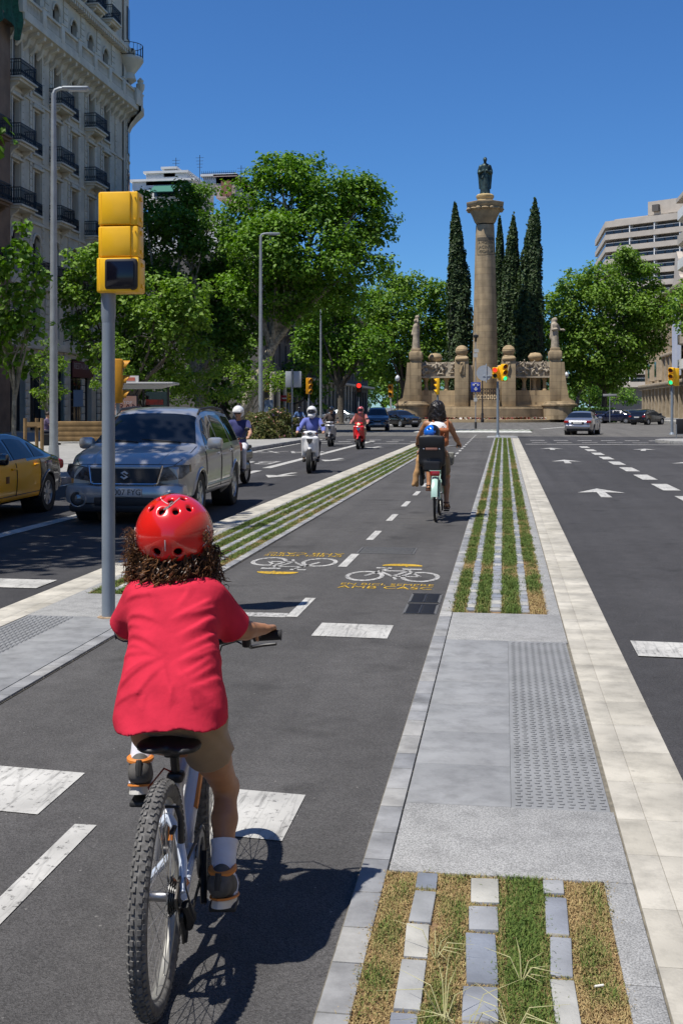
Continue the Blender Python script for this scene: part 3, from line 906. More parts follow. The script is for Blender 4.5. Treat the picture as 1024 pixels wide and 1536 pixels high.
for i, (px, d, L, lab) in enumerate((
    (445, 150, [(430, 480, 38), (470, 470, 38), (445, 525, 40), (490, 530, 36)], 'shaded plane tree far behind the grey sign panels'),
    (545, 215, [(520, 500, 26), (555, 490, 28), (540, 530, 30), (575, 540, 26)], 'distant dark plane tree over the black sedan, left of the white globe lamp'),
    (640, 225, [(600, 500, 26), (640, 505, 30), (680, 500, 30), (660, 545, 30), (700, 540, 30), (625, 545, 26)], 'distant dark plane tree behind the frieze left of the column'),
    (800, 225, [(760, 520, 30), (800, 510, 30), (840, 500, 30), (780, 550, 28), (830, 550, 30)], 'distant dark plane tree behind the frieze right of the column'),
    (862, 200, [(850, 510, 30), (885, 505, 32), (870, 550, 32), (905, 560, 26)], 'dark plane tree behind the hedge right of the monument'))):
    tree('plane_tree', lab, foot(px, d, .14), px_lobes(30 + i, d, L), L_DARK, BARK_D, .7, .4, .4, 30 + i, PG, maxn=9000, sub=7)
for i, (px, d, L, lab) in enumerate((
    (420, 132, [(400, 560, 40), (430, 585, 34), (450, 560, 36), (475, 590, 26)], 'low dark plane far behind the middle lamp post'),
    (575, 260, [(540, 570, 22), (565, 575, 22), (590, 570, 22), (580, 595, 18), (550, 596, 16), (610, 590, 18)], 'far dark plane closing the avenue left of the globe lamp'),
    (690, 265, [(650, 585, 24), (690, 580, 24), (720, 585, 22), (630, 590, 20)], 'far dark plane seen through the openings of the left wing'),
    (790, 265, [(760, 585, 24), (800, 580, 24), (830, 585, 22), (775, 595, 20)], 'far dark plane seen through the openings of the right wing'),
    (875, 250, [(855, 585, 22), (885, 580, 24), (915, 585, 24), (940, 592, 18), (900, 598, 16)], 'far dark plane above the parked cars on the right'),
    (345, 100, [(330, 545, 34), (360, 560, 30), (300, 560, 34), (345, 590, 26), (270, 575, 30), (310, 600, 24)], 'low dark plane behind the widest feathery sapling'),
    (215, 105, [(200, 560, 30), (240, 575, 30), (180, 585, 26), (220, 600, 24)], 'low dark plane behind the bus shelter'))):
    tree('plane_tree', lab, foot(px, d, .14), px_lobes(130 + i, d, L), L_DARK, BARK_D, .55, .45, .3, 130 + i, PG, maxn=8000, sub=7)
# street trees just outside the left edge, whose shade lies over the cars
for i, (x, y, z, r) in enumerate(((-9.9, 11.2, 8.2, 2.6), (-12.6, 18.6, 8.5, 2.5))):
    rr = random.Random(50 + i)
    lob = [(Vector((x + rr.uniform(-1, 1) * r * .75, y + rr.uniform(-1, 1) * r, z + rr.uniform(-.6, .8) * r)), r * rr.uniform(.42, .62)) for k in range(11)]
    tree('plane_tree', ('street plane beside the taxi, casting shade over the silver car', 'street plane behind the taxi, shading the left pavement')[i], (x - .8, y, .14), lob, L_PLANE, BARK, .26, .36, .17, 50 + i, PG, maxn=18000, sub=8)

# feathery saplings on the left pavement
SG = 'feathery saplings on the left pavement'
for i, (px, d, L, lab) in enumerate((
    (70, 48, [(72, 520, 14), (62, 545, 18), (84, 548, 18), (70, 580, 20), (90, 585, 14), (58, 590, 12), (74, 605, 14)], 'feathery sapling in front of the dark doorway, right behind the tall left lamp post'),
    (165, 50, [(150, 525, 14), (172, 515, 16), (180, 545, 18), (155, 555, 16), (148, 575, 12), (185, 565, 14)], 'feathery sapling behind the grey signal pole, over the restaurant front'),
    (300, 56, [(265, 545, 20), (300, 525, 20), (330, 540, 20), (285, 570, 24), (320, 570, 24), (345, 590, 18), (270, 595, 18), (305, 600, 20)], 'widest feathery sapling, right of the bus shelter'),
    (376, 60, [(350, 560, 16), (380, 570, 18), (405, 575, 18), (365, 590, 16), (425, 570, 16), (400, 550, 12)], 'feathery sapling around the foot of the middle lamp post'))):
    tree('sapling', lab, foot(px, d, .14), px_lobes(60 + i, d, L), L_FEATHER, BARK, .14, .30, .05, 60 + i, SG, maxn=9000, sub=9, inner=.1)

# cypresses round the column
def cypress(label, px, top, half, depth, seed):
    rg = np.random.default_rng(seed); k = FP / depth
    b = foot(px, depth, .3); Ht = CAMH + (HY - top) / k - .3; R = half * 1.2 / k
    t = thing('cypress_tree', label, 'tree', b, 0, 'cypresses round the column')
    n = 17000
    h = rg.random(n) ** .8
    prof = np.interp(h, [0, .05, .25, .5, .75, .9, 1], [.7, .95, 1, .82, .55, .32, .03])
    a = rg.uniform(0, 2 * PI, n)
    lump = np.array([noise.noise(Vector((math.cos(q) * 1.6 + seed, math.sin(q) * 1.6, w * 9))) for q, w in zip(a, h)])
    lump2 = np.array([noise.noise(Vector((math.cos(q) * 4 + seed, math.sin(q) * 4, w * 30))) for q, w in zip(a, h)])
    r = R * prof * (1 + .32 * lump + .42 * lump2) * (1 - .3 * rg.random(n) ** 3)
    bend = .25 * R * np.sin(h * 3 + seed)
    P = np.stack([r * np.cos(a) + bend, r * np.sin(a), h * Ht + rg.normal(0, .3, n)], 1)
    N = np.stack([np.cos(a), np.sin(a), np.full(n, .5)], 1)
    np_mesh('crown', leaves_np(rg, P, N, .42, aspect=.6), quads(n), L_CYP, t, smooth=False)
    # the dense inside of the tree
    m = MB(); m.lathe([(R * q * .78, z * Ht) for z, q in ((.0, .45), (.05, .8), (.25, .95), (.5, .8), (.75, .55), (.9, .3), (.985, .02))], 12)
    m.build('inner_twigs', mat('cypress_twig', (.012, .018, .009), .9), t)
    m = MB(); m.cyl((0, 0, -.3), (0, 0, 1.2), .22, 8); m.build('trunk', BARK_D, t)
cypress('dark slim cypress standing alone left of the column', 686, 310, 17, 143, 1)
cypress('shorter dark cypress closest to the column on its right', 752, 332, 11, 148, 2)
cypress('middle cypress of the three right of the column', 771, 330, 17, 142, 3)
cypress('tallest widest cypress, rightmost of those round the column', 798, 306, 20, 140, 4)

# shrubs and hedge
def shrub(name, label, cat, c, size, n, lm, leaf, seed, flowers=0, group=None):
    rg = np.random.default_rng(seed); t = thing(name, label, cat, c, 0, group)
    u = rg.normal(0, 1, (n, 3)); u /= np.linalg.norm(u, axis=1)[:, None]; u[:, 2] = np.abs(u[:, 2])
    lump = 1 + .25 * np.array([noise.noise(Vector(q * 3 + seed)) for q in u])
    P = u * np.array(size) * (lump * (1 - .45 * rg.random(n) ** 2))[:, None]
    N = u + np.array([0, 0, .6])
    np_mesh('leaves', leaves_np(rg, P, N, leaf, aspect=.45), quads(n), lm, t, smooth=False)
    if flowers:
        q = rg.choice(n, flowers, False)
        fl = np_mesh('flowers', leaves_np(rg, P[q] * 1.05, N[q], leaf * .8, aspect=1), quads(flowers), mat('pink_petal', (.55, .25, .25), .7), t, smooth=False); fl['kind'] = 'stuff'
    m = MB(); rr = random.Random(seed)
    for k in range(9): m.tube([(rr.uniform(-.2, .2) * size[0], rr.uniform(-.2, .2) * size[1], 0), (rr.uniform(-.7, .7) * size[0], rr.uniform(-.7, .7) * size[1], size[2] * .8)], [.02, .008], 5)
    m.build('stems', BARK_D, t)
    return t
for i, (px, d, s, lab) in enumerate(((388, 55, (.9, 1.0, 1.25), 'yellowing oleander bush at the foot of the middle lamp post'), (412, 57, (1.0, 1.0, 1.45), 'tall oleander bush between the middle lamp post and the sign post'), (432, 58, (.7, .9, 1.2), 'oleander bush beside the post of the grey sign panels'))):
    shrub('oleander_bush', lab, 'bush', foot(px, d, .14), s, 2600, L_OLEA, .17, 70 + i, 60, 'oleander bushes on the left pavement')
def hedge(label, a, b, w, h, seed):
    rg = np.random.default_rng(seed); a, b = Vector(a), Vector(b); L = (b - a).length
    t = thing('hedge', label, 'hedge', (a + b) / 2, math.atan2((b - a).y, (b - a).x))
    n = 6000
    P = rg.uniform(-1, 1, (n, 3)); ax = rg.integers(0, 3, n)
    for k in range(n): P[k, ax[k]] = math.copysign(1, P[k, ax[k]])
    P = P * np.array([L / 2, w / 2, h / 2]) * (1 + .05 * rg.normal(0, 1, (n, 1))) + np.array([0, 0, h / 2])
    N = np.zeros((n, 3)); N[np.arange(n), ax] = np.sign(P[np.arange(n), ax]); N[:, 2] += .5
    np_mesh('leaves', leaves_np(rg, P, N, .3), quads(n), L_HEDGE, t, smooth=False)
    MB().box((0, 0, h / 2), (L * .97, w * .85, h * .94), bev=.1).build('twigs', mat('hedge_twig', (.012, .02, .008), .9), t)
hedge('clipped green hedge right of the monument, behind the silver sedan', foot(855, 128), foot(912, 124), 2.2, 1.5, 80)

# the avenue's far trees, one mass closing the view
rg = np.random.default_rng(77); lob = []
for i in range(46):
    px = rg.uniform(395, 1010); d = rg.uniform(285, 320); lob.append((tuple(W(px, rg.uniform(560, 600), d)), rg.uniform(3.2, 5.0)))
P, N = crown(rg, lob, .9, .5, 7, .6)
far = np_mesh('far_trees', leaves_np(rg, P, N, .95), quads(len(P)), L_DARK, smooth=False); structure(far, 'stuff')
# ================= buildings =================
M_STONE = mat('pale_facade_stone', (.54, .485, .375), .85, var=.14, vscale=.6, bump=.004, bscale=20)
M_STONE_T = mat('facade_trim_stone', (.58, .525, .41), .85, var=.12, vscale=.8)
M_GLASS = mat('dark_window_glass', (.012, .014, .018), .08, spec=.6)
M_GLASSB = mat('bluish_window_glass', (.05, .08, .13), .1, spec=.6)
M_FRAME = mat('window_frame_wood', (.10, .085, .07), .6)
M_SHUT = mat('grey_shutter', (.20, .20, .185), .7)
M_RAIL = mat('iron_railing', (.012, .012, .016), .5, .3)
M_BROWN = mat('brown_facade', (.19, .125, .08), .9, var=.25, vscale=.7)
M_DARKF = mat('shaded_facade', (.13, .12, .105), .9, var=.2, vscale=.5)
M_WALLW = mat('white_render', (.70, .69, .66), .85, var=.08, vscale=.5)
M_CONC = mat('beige_concrete', (.46, .40, .33), .85, var=.08, vscale=.4)
M_SAND = mat('sandstone_block', (.36, .29, .20), .9, var=.2, vscale=1.2, bump=.006, bscale=10)
M_TILE = mat('roof_tile', (.30, .14, .08), .85, var=.3, vscale=6)

def wall_holes(mb, u0, u1, z0, z1, holes, th=.35, o=0.0):
    """wall in the plane x = o looking to +x, pierced by holes (ua, ub, za, zb, arched)"""
    us = sorted({u0, u1, *[h[0] for h in holes], *[h[1] for h in holes]}); zs = sorted({z0, z1, *[h[2] for h in holes], *[h[3] for h in holes]})
    for i in range(len(us) - 1):
        for j in range(len(zs) - 1):
            cu, cz = (us[i] + us[i + 1]) / 2, (zs[j] + zs[j + 1]) / 2
            if any(h[0] < cu < h[1] and h[2] < cz < h[3] for h in holes): continue
            mb.quad((o, us[i], zs[j]), (o, us[i + 1], zs[j]), (o, us[i + 1], zs[j + 1]), (o, us[i], zs[j + 1]))
    for h in holes:
        a, b, c, d = h[:4]; w = o - th
        mb.quad((o, a, c), (w, a, c), (w, a, d), (o, a, d)); mb.quad((o, b, c), (w, b, c), (w, b, d), (o, b, d))
        mb.quad((o, a, d), (o, b, d), (w, b, d), (w, a, d)); mb.quad((o, a, c), (o, b, c), (w, b, c), (w, a, c))
        if len(h) > 4 and h[4]:
            r = (b - a) / 2; m = (a + b) / 2; n = 8
            for s in (-1, 1):
                pts = [(o - .02, m + s * r, d)] + [(o - .02, m + s * r * math.cos(t), d - r + r * math.sin(t)) for t in [PI / 2 * q / n for q in range(n + 1)]]
                mb.add(pts, [tuple(range(len(pts)))])

def window_part(t, u0, u1, z0, z1, o, glass=M_GLASS, frame=M_FRAME, shutter=None, name='window', mull=True):
    m = MB(); f = .06; w = u1 - u0; h = z1 - z0
    for (a, b, c, d) in ((u0, u0 + f, z0, z1), (u1 - f, u1, z0, z1), (u0 + f, u1 - f, z0, z0 + f), (u0 + f, u1 - f, z1 - f, z1)):
        m.box((o + .02, (a + b) / 2, (c + d) / 2), (.06, b - a, d - c))
    if mull:
        m.box((o + .02, (u0 + u1) / 2, (z0 + z1) / 2), (.05, .06, h - 2 * f)); m.box((o + .018, (u0 + u1) / 2, z0 + h * .72), (.04, w - 2 * f, .05))
    win = m.build(name, frame, t, smooth=0)
    g = MB(); g.box((o - .012, (u0 + u1) / 2, (z0 + z1) / 2), (.02, w - .01, h - .01)); g.build('pane', glass, win, smooth=0)
    if shutter:
        s = MB(); hh = h * shutter
        s.box((o + .075, (u0 + u1) / 2, z1 - hh / 2), (.03, w - .08, hh))
        for q in range(int(hh / .12)): s.box((o + .092, (u0 + u1) / 2, z1 - .06 - q * .12), (.012, w - .1, .05))
        s.build('shutter', M_SHUT, win, smooth=0)
    return win

def iron_rail(u0, u1, z, o, dpt, h=1.0):
    m = MB()
    def run(a, b):
        a, b = Vector(a), Vector(b); L = (b - a).length; n = max(2, int(L / .125))
        d = (b - a).normalized(); ang = math.atan2(d.y, d.x)
        for zz, s in ((h, .05), (.08, .04), (h * .82, .025)): m.box((a + b) / 2 + Vector((0, 0, zz)), (L, .05, s), rot=(0, 0, ang))
        for i in range(n + 1):
            p = a.lerp(b, i / n); m.box(p + Vector((0, 0, h * .5)), (.028, .028, h * .9))
            if i < n:
                q = a.lerp(b, (i + .5) / n); m.box(q + Vector((0, 0, .3)), (.05, .02, .16))
    run((o + dpt, u0, z), (o + dpt, u1, z))
    if dpt > .2: run((o, u0, z), (o + dpt, u0, z)); run((o, u1, z), (o + dpt, u1, z))
    return m

def balcony(t, u0, u1, z, o, dpt=.9, stone=M_STONE_T, rail=True):
    m = MB(); c = (u0 + u1) / 2
    m.box((o + dpt / 2 - .02, c, z - .08), (dpt + .12, u1 - u0 + .16, .12), bev=.02)
    m.box((o + dpt / 2 - .08, c, z - .22), (dpt - .06, u1 - u0, .16), bev=.04)
    for u in (u0 + .25, u1 - .25):
        m.prism([(0, 0), (dpt * .7, 0), (dpt * .66, -.12), (dpt * .3, -.3), (.12, -.6), (0, -.62)], .18, basis((o, u + .09, z - .3), (1, 0, 0), (0, 0, 1), (0, -1, 0)))
    b = m.build('balcony', stone, t, smooth=30)
    if rail: iron_rail(u0, u1, z - .02, o, dpt - .06).build('railing', M_RAIL, b, smooth=0)
    return b

def pale_corner_house():
    OX, OY = -29.5, 65.7
    t = thing('apartment_building', 'ornate pale stone corner building with iron balconies and a balustraded cornice at the left', 'building', (OX, OY, 0))
    bays = [.9 + 3.2 * i for i in range(7)]       # window axes along the street
    U1 = 21.4
    holes = []
    W_ = []
    for i, u in enumerate(bays[:6]):
        for fz, hh in ((10.0, 2.5), (13.9, 2.75), (17.75, 2.75), (21.6, 2.7)):
            a, b = u - .58, u + .58
            if fz == 10.0: holes.append((a, b, fz, fz + 2.6, True)); W_.append((a, b, fz, fz + 2.6, i, fz))
            else:
                z0 = fz if i % 2 == 0 else fz + .05
                holes.append((a, b, z0, fz + hh)); W_.append((a, b, z0, fz + hh, i, fz))
        holes.append((u - .6, u + .6, 6.2, 8.9)); W_.append((u - .6, u + .6, 6.2, 8.9, i, 6.2))
        holes.append((u - .55, u + .55, 26.0, 28.5, True)); W_.append((u - .55, u + .55, 26.0, 28.5, i, 26))
        holes.append((u - .6, u + .6, 30.6, 33.4)); W_.append((u - .6, u + .6, 30.6, 33.4, i, 30.6))
    for k, (a, b) in enumerate(((-.1, 2.3), (3.1, 5.6), (6.3, 9.0), (9.9, 14.0), (14.9, 17.4), (18.1, 20.6))):
        holes.append((a, b, .15, 5.0))
    mb = MB(); wall_holes(mb, -.4, U1, 0, 36, holes, .4)
    mb.quad((-.0, -.4, 0), (-16, -.4, 0), (-16, -.4, 36), (0, -.4, 36)); mb.quad((-16, -.4, 0), (-16, U1 + 2, 0), (-16, U1 + 2, 36), (-16, -.4, 36))
    mb.quad((-16, -.4, 36), (-16, U1 + 2, 36), (-2, U1 + 2, 36), (0, -.4, 36)); mb.quad((-2.2, U1 + 2.3, 0), (-16, U1 + 2.3, 0), (-16, U1 + 2.3, 36), (-2.2, U1 + 2.3, 36))
    # rounded corner
    mb.lathe([(2.4, 0), (2.4, 36)], 28, (-2.2, U1 - .1, 0), arc=(-.25, PI * .75), cap=False)
    wall = mb.build('wall', M_STONE, t, smooth=30)
    # blocks of rusticated pilasters between the windows
    mb = MB()
    for i in range(7):
        u = bays[0] - 1.6 + 3.2 * i
        for s in (-1, 1):
            z = 9.6
            while z < 24.3:
                mb.box((.035, u + s * .62, z + .2), (.07, .34, .385), bev=.012); z += .43
        mb.box((.03, u, 17), (.06, .5, 14.8)) if False else None
    for i in range(7):
        u = bays[0] - 1.6 + 3.2 * i; z = 25.8
        while z < 29.3: mb.box((.04, u, z + .2), (.08, .7, .385), bev=.012); z += .43
        z = 30.4
        while z < 35: mb.box((.04, u, z + .2), (.08, .6, .385), bev=.012); z += .43
        z = .2
        while z < 9.0: mb.box((.05, u, z + .24), (.1, .62, .46), bev=.015); z += .5
    for q in range(9):       # on the round corner
        a = .2 + q * .16 if q < 3 else .2 + q * .2
    for a in (-.05, .42, 1.2, 1.6):
        z = 9.6
        while z < 24.3:
            mb.box((-2.2 + 2.43 * math.cos(a), U1 - .1 + 2.43 * math.sin(a), z + .2), (.07, .3, .385), rot=(0, 0, a), bev=.012); z += .43
    mb.build('pilaster', M_STONE_T, t)
    # string courses, hoods and surrounds
    mb = MB()
    for z, d, h in ((9.35, .35, .35), (5.6, .25, .5), (13.35, .12, .18), (17.2, .12, .18), (21.05, .12, .18)):
        mb.box((d / 2 - .01, (U1 - .4) / 2, z), (d, U1 + .38, h), bev=.02)
        mb.lathe([(2.4, z - h / 2), (2.4 + d, z - h / 2 + .04), (2.4 + d, z + h / 2 - .04), (2.4, z + h / 2)], 28, (-2.2, U1 - .1, 0), arc=(-.05, PI * .75), cap=False)
    for a, b, c, d, i, fz in W_:
        if fz in (13.9, 17.75, 21.6):
            mb.box((.06, a - .11, (c + d) / 2), (.12, .16, d - c + .1)); mb.box((.06, b + .11, (c + d) / 2), (.12, .16, d - c + .1))
            mb.box((.11, (a + b) / 2, d + .2), (.24, 1.75, .16), bev=.03); mb.box((.06, (a + b) / 2, d + .36), (.14, 1.2, .18), bev=.05)
            mb.box((.09, (a + b) / 2, c - .09), (.2, 1.6, .15), bev=.02)
        if fz in (10.0, 26):
            r = (b - a) / 2 + .1
            mb.tube([(.03, (a + b) / 2 + r * math.cos(t), d - .58 + r * math.sin(t)) for t in [PI * q / 12 for q in range(13)]], .09, 6)
    mb.build('trim', M_STONE_T, t, smooth=30)
    for a, b, c, d, i, fz in W_:
        window_part(t, a + .02, b - .02, c + .02, d - .02, -.36, shutter=(.0 if (i * 7 + int(fz)) % 3 else .55) or None)
    for k, (a, b) in enumerate(((-.1, 2.3), (3.1, 5.6), (6.3, 9.0), (9.9, 14.0), (14.9, 17.4), (18.1, 20.6))):
        window_part(t, a + .02, b - .02, .17, 4.9, -.38, name='shop_front')
    # corner windows on the round
    for fz in (6.2, 10.2, 13.9, 17.75, 21.6, 26.2, 30.6):
        m = MB(); A = .15
        for a in (.10, ):
            pass
        M = Matrix.Translation((-2.2, U1 - .1, fz)) @ Matrix.Rotation(.18, 4, 'Z')
        f = MB(); f.box((2.37, 0, 1.3), (.12, 1.1, 2.6)); f.v = [tuple(M @ Vector(p)) for p in f.v]
        w = f.build('window', M_FRAME, t, smooth=0)
        g = MB(); g.box((2.42, 0, 1.3), (.06, .9, 2.4)); g.v = [tuple(M @ Vector(p)) for p in g.v]; g.build('pane', M_GLASS, w, smooth=0)
    for i, u in enumerate(bays[:6]):
        for fz in (13.9, 17.75, 21.6):
            if i % 2 == 0: balcony(t, u - 1.15, u + 1.15, fz, 0)
            else: iron_rail(u - .6, u + .6, fz + .02, 0, .13, .75).build('railing', M_RAIL, t, smooth=0)
        if i in (1, 2, 3, 4): balcony(t, u - .9, u + .9, 9.95, .0, .6)
        if i >= 3: balcony(t, u - .95, u + .95, 30.5, .12, .8)
    # big cornice: brackets, slab, balustrade with pedestals and urns
    mb = MB()
    mb.prism([(0, 24.2), (.25, 24.35), (.45, 24.75), (1.15, 24.95), (1.15, 25.3), (0, 25.3)], U1 + .3, basis((0, -.35, 0), (1, 0, 0), (0, 0, 1), (0, -1, 0)) @ Matrix.Scale(-1, 4, (0, 0, 1)))
    u = -.1
    while u < U1: mb.prism([(0, 0), (1.0, 0), (.95, -.2), (.45, -.42), (.3, -.8), (0, -1.1)], .3, basis((.02, u + .15, 24.9), (1, 0, 0), (0, 0, 1), (0, -1, 0))); u += 1.07
    mb.lathe([(2.4, 23.2), (2.7, 23.9), (3.2, 24.5), (3.6, 24.9), (3.6, 25.3), (2.4, 25.3)], 30, (-2.2, U1 - .1, 0), arc=(-.05, PI * .8), cap=False)
    mb.box((.28, (U1 - .4) / 2, 29.7), (.6, U1 + .4, .35), bev=.05)
    mb.lathe([(2.4, 29.3), (2.9, 29.6), (2.95, 29.85), (2.4, 29.9)], 28, (-2.2, U1 - .1, 0), arc=(-.05, PI * .8), cap=False)
    u = -.2
    while u < U1: mb.box((.3, u, 29.4), (.45, .2, .28)); u += .42
    mb.build('cornice', M_STONE_T, t, smooth=30)
    mb = MB(); z = 25.3
    for i in range(8):
        u = -.3 + 3.05 * i
        if u > U1 + .1: break
        mb.box((.92, u, z + .62), (.42, .55, 1.24), bev=.03); mb.box((.92, u, z + 1.3), (.5, .64, .12), bev=.03)
        if i < 7:
            mb.box((.92, u + 1.52, z + .12), (.34, 2.5, .24)); mb.box((.92, u + 1.52, z + 1.1), (.34, 2.5, .18), bev=.02)
            for q in range(11):
                mb.lathe([(.05, .24), (.09, .4), (.085, .5), (.045, .75), (.075, 1.0)], 6, (.92, u + .42 + q * .22, z), cap=False)
    for q in range(9):
        a = -.1 + q * .26
        mb.box((-2.2 + 3.35 * math.cos(a), U1 - .1 + 3.35 * math.sin(a), z + .6), (.3, .78, 1.2), rot=(0, 0, a), bev=.03)
    a = .55; mb.lathe([(.22, 1.2), (.3, 1.35), (.16, 1.5), (.34, 1.9), (.36, 2.2), (.2, 2.35), (.28, 2.5), (.1, 2.7), (.0, 2.8)], 10, (-2.2 + 3.4 * math.cos(a), U1 - .1 + 3.4 * math.sin(a), z))
    mb.build('balustrade', M_STONE_T, t, smooth=30)
    # half-round balcony with railing on the corner
    mb = MB(); mb.lathe([(.3, 27.2), (.7, 27.5), (.55, 28.0), (1.0, 28.6), (1.25, 29.0), (1.25, 29.2), (.0, 29.2)], 16, (.1, U1 + .3, 0))
    b = mb.build('balcony', M_STONE_T, t, smooth=30)
    r = MB()
    for k in range(22):
        a = 2 * PI * k / 22; r.box((.1 + 1.2 * math.cos(a), U1 + .3 + 1.2 * math.sin(a), 29.7), (.03, .03, 1.0))
    for z in (29.3, 30.2): r.tube([(.1 + 1.2 * math.cos(a), U1 + .3 + 1.2 * math.sin(a), z) for a in [2 * PI * k / 22 for k in range(22)]], .03, 5, closed=True)
    r.build('railing', M_RAIL, b, smooth=0)
    # the restaurant's red fascia
    s = MB(); s.box((.12, 11.95, 4.3), (.1, 4.0, 1.15), bev=.02)
    sg = s.build('fascia_sign', mat('oxblood_board', (.11, .022, .018), .6), t)
    lettering('letters', 'RESTAURANT', .62, mat('sign_letters', (.33, .27, .25), .6), sg, basis((.175, 11.95, 4.5), (0, 1, 0), (0, 0, 1), (1, 0, 0)), .004, .95)
    for u in (8.6, 11.0, 13.2):
        m = MB(); m.tube([(0, u, 6.1), (.5, u + .1, 6.25), (.95, u + .2, 6.1)], .03, 6); m.lathe([(.03, 0), (.16, -.25), (.0, -.22)], 10, (.95, u + .2, 6.12)); m.build('spotlight', M_RAIL, t)
    return t
pale_corner_house()

def brown_house():
    t = thing('apartment_building', 'brown shaded building cut by the left edge, green netting hung on its upper storey', 'building', (-29.2, 45.0, 0))
    holes = []; wins = []
    for i in range(6):
        u = 1.8 + 3.1 * i
        for z in (6, 9.8, 13.6, 17.4, 21.2):
            holes.append((u - .6, u + .6, z, z + 2.6, z > 20)); wins.append((u - .6, u + .6, z, z + 2.6))
        holes.append((u - 1.0, u + 1.0, .15, 4.6)); wins.append((u - 1.0, u + 1.0, .15, 4.6))
    mb = MB(); wall_holes(mb, 0, 20.2, 0, 27.5, holes, .4)
    mb.quad((0, 20.2, 0), (-14, 20.2, 0), (-14, 20.2, 27.5), (0, 20.2, 27.5)); mb.quad((0, 0, 0), (-14, 0, 0), (-14, 0, 27.5), (0, 0, 27.5))
    mb.quad((0, 0, 27.5), (0, 20.2, 27.5), (-14, 20.2, 27.5), (-14, 0, 27.5))
    mb.build('wall', M_BROWN, t, smooth=0)
    mb = MB()
    for z in (5.2, 24.6, 27.4): mb.box((.15, 10.1, z), (.5, 20.2, .4), bev=.06)
    mb.build('cornice', M_BROWN, t, smooth=30)
    for a, b, c, d in wins: window_part(t, a + .01, b - .01, c + .01, d - .01, -.35)
    for i in range(6):
        for z in (9.8, 13.6, 17.4): balcony(t, .75 + 3.1 * i, 2.95 + 3.1 * i, z, 0, .9, M_BROWN)
    m = MB(); m.box((-6, 10.1, 29.3), (12, 20, 3.6)); m.build('roof_storey', mat('orange_brick', (.36, .20, .10), .9, var=.2, vscale=8), t, smooth=0)
    rr = random.Random(5); n = MB()
    n.grid(lambda a, b: (.55 + .12 * math.sin(a * 21) + .1 * math.sin(b * 9 + a * 8), 16.2 + 4.2 * a, 27.3 - 3.4 * b - .4 * math.sin(a * 9) * b), 24, 10)
    n.build('netting', mat('green_netting', (.012, .075, .04), .9, var=.4, vscale=4, bump=.02, bscale=8), t)
brown_house()

def white_house():
    t = thing('apartment_building', 'white apartment block whose rooftop terraces rise above the plane trees at the left', 'building', (-30, 120, 0))
    z1 = 22.4
    mb = MB(); mb.box((-25, 12, z1 / 2 + 4.5), (50, 24, z1 - 9)); mb.build('wall', M_WALLW, t, smooth=0)
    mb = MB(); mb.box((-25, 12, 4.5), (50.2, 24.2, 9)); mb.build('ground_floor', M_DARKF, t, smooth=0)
    for i in range(7):
        for j in range(5):
            m = MB(); m.box((-3 - 6.6 * i, -.04, 5 + 3.4 * j), (3, .08, 1.7)); w = m.build('window', M_FRAME, t, smooth=0)
            g = MB(); g.box((-3 - 6.6 * i, -.1, 5 + 3.4 * j), (2.8, .06, 1.5)); g.build('pane', M_GLASS, w, smooth=0)
    def X(px): return W(px, 0, 123).x + 30
    def Z(y): return CAMH + (HY - y) * 123 / FP
    for nm, a, b, y0, y1, mm in (('roof_terrace', 190, 286, 290, 268, M_WALLW), ('roof_storey', 212, 276, 268, 256, M_WALLW), ('roof_house', 240, 258, 256, 250, M_WALLW), ('roof_terrace', 322, 352, 290, 264, mat('pinkish_render', (.5, .40, .36), .9)), ('roof_house', 302, 352, 268, 263, M_WALLW)):
        m = MB(); m.box(((X(a) + X(b)) / 2, 5, (Z(y0) + Z(y1)) / 2 - .2), (X(b) - X(a), 9, Z(y1) - Z(y0) + .4))
        m.box(((X(a) + X(b)) / 2, 5, Z(y1) + .12), (X(b) - X(a) + .5, 9.5, .24)); m.build(nm, mm, t, smooth=0)
    m = MB(); m.box(((X(225) + X(262)) / 2, -.3, Z(281)), (X(262) - X(225), 2.4, .1), rot=(.5, 0, 0)); m.build('awning', mat('green_awning', (.03, .15, .11), .8), t, smooth=0)
    m = MB(); m.box(((X(225) + X(262)) / 2, .45, Z(283)), (X(262) - X(225), .1, 1.2)); m.build('terrace_glass', M_GLASS, t, smooth=0)
    m = MB(); m.box((X(340), .0, Z(283)), (1.1, .3, 1.6)); m.build('chimney_wall', mat('brick_red', (.28, .13, .09), .9, var=.2), t, smooth=0)
    m = MB()
    for i in range(18): m.box((X(300) + i * .22, .4, Z(261)), (.03, .03, .9))
    m.box(((X(300) + X(352)) / 2, .4, Z(258)), (X(352) - X(300), .05, .05)); m.build('railing', M_RAIL, t, smooth=0)
    for px, y in ((249, 225), (287, 222), (353, 240)):
        m = MB(); z0, z2 = Z(262), Z(y); m.cyl((X(px), 3, z0), (X(px), 3, z2), .035, 5)
        for q in range(4): m.box((X(px), 3, z2 - .3 - q * .35), (.9 - .1 * q, .03, .03))
        m.build('antenna', M_RAIL, t, smooth=0)
white_house()

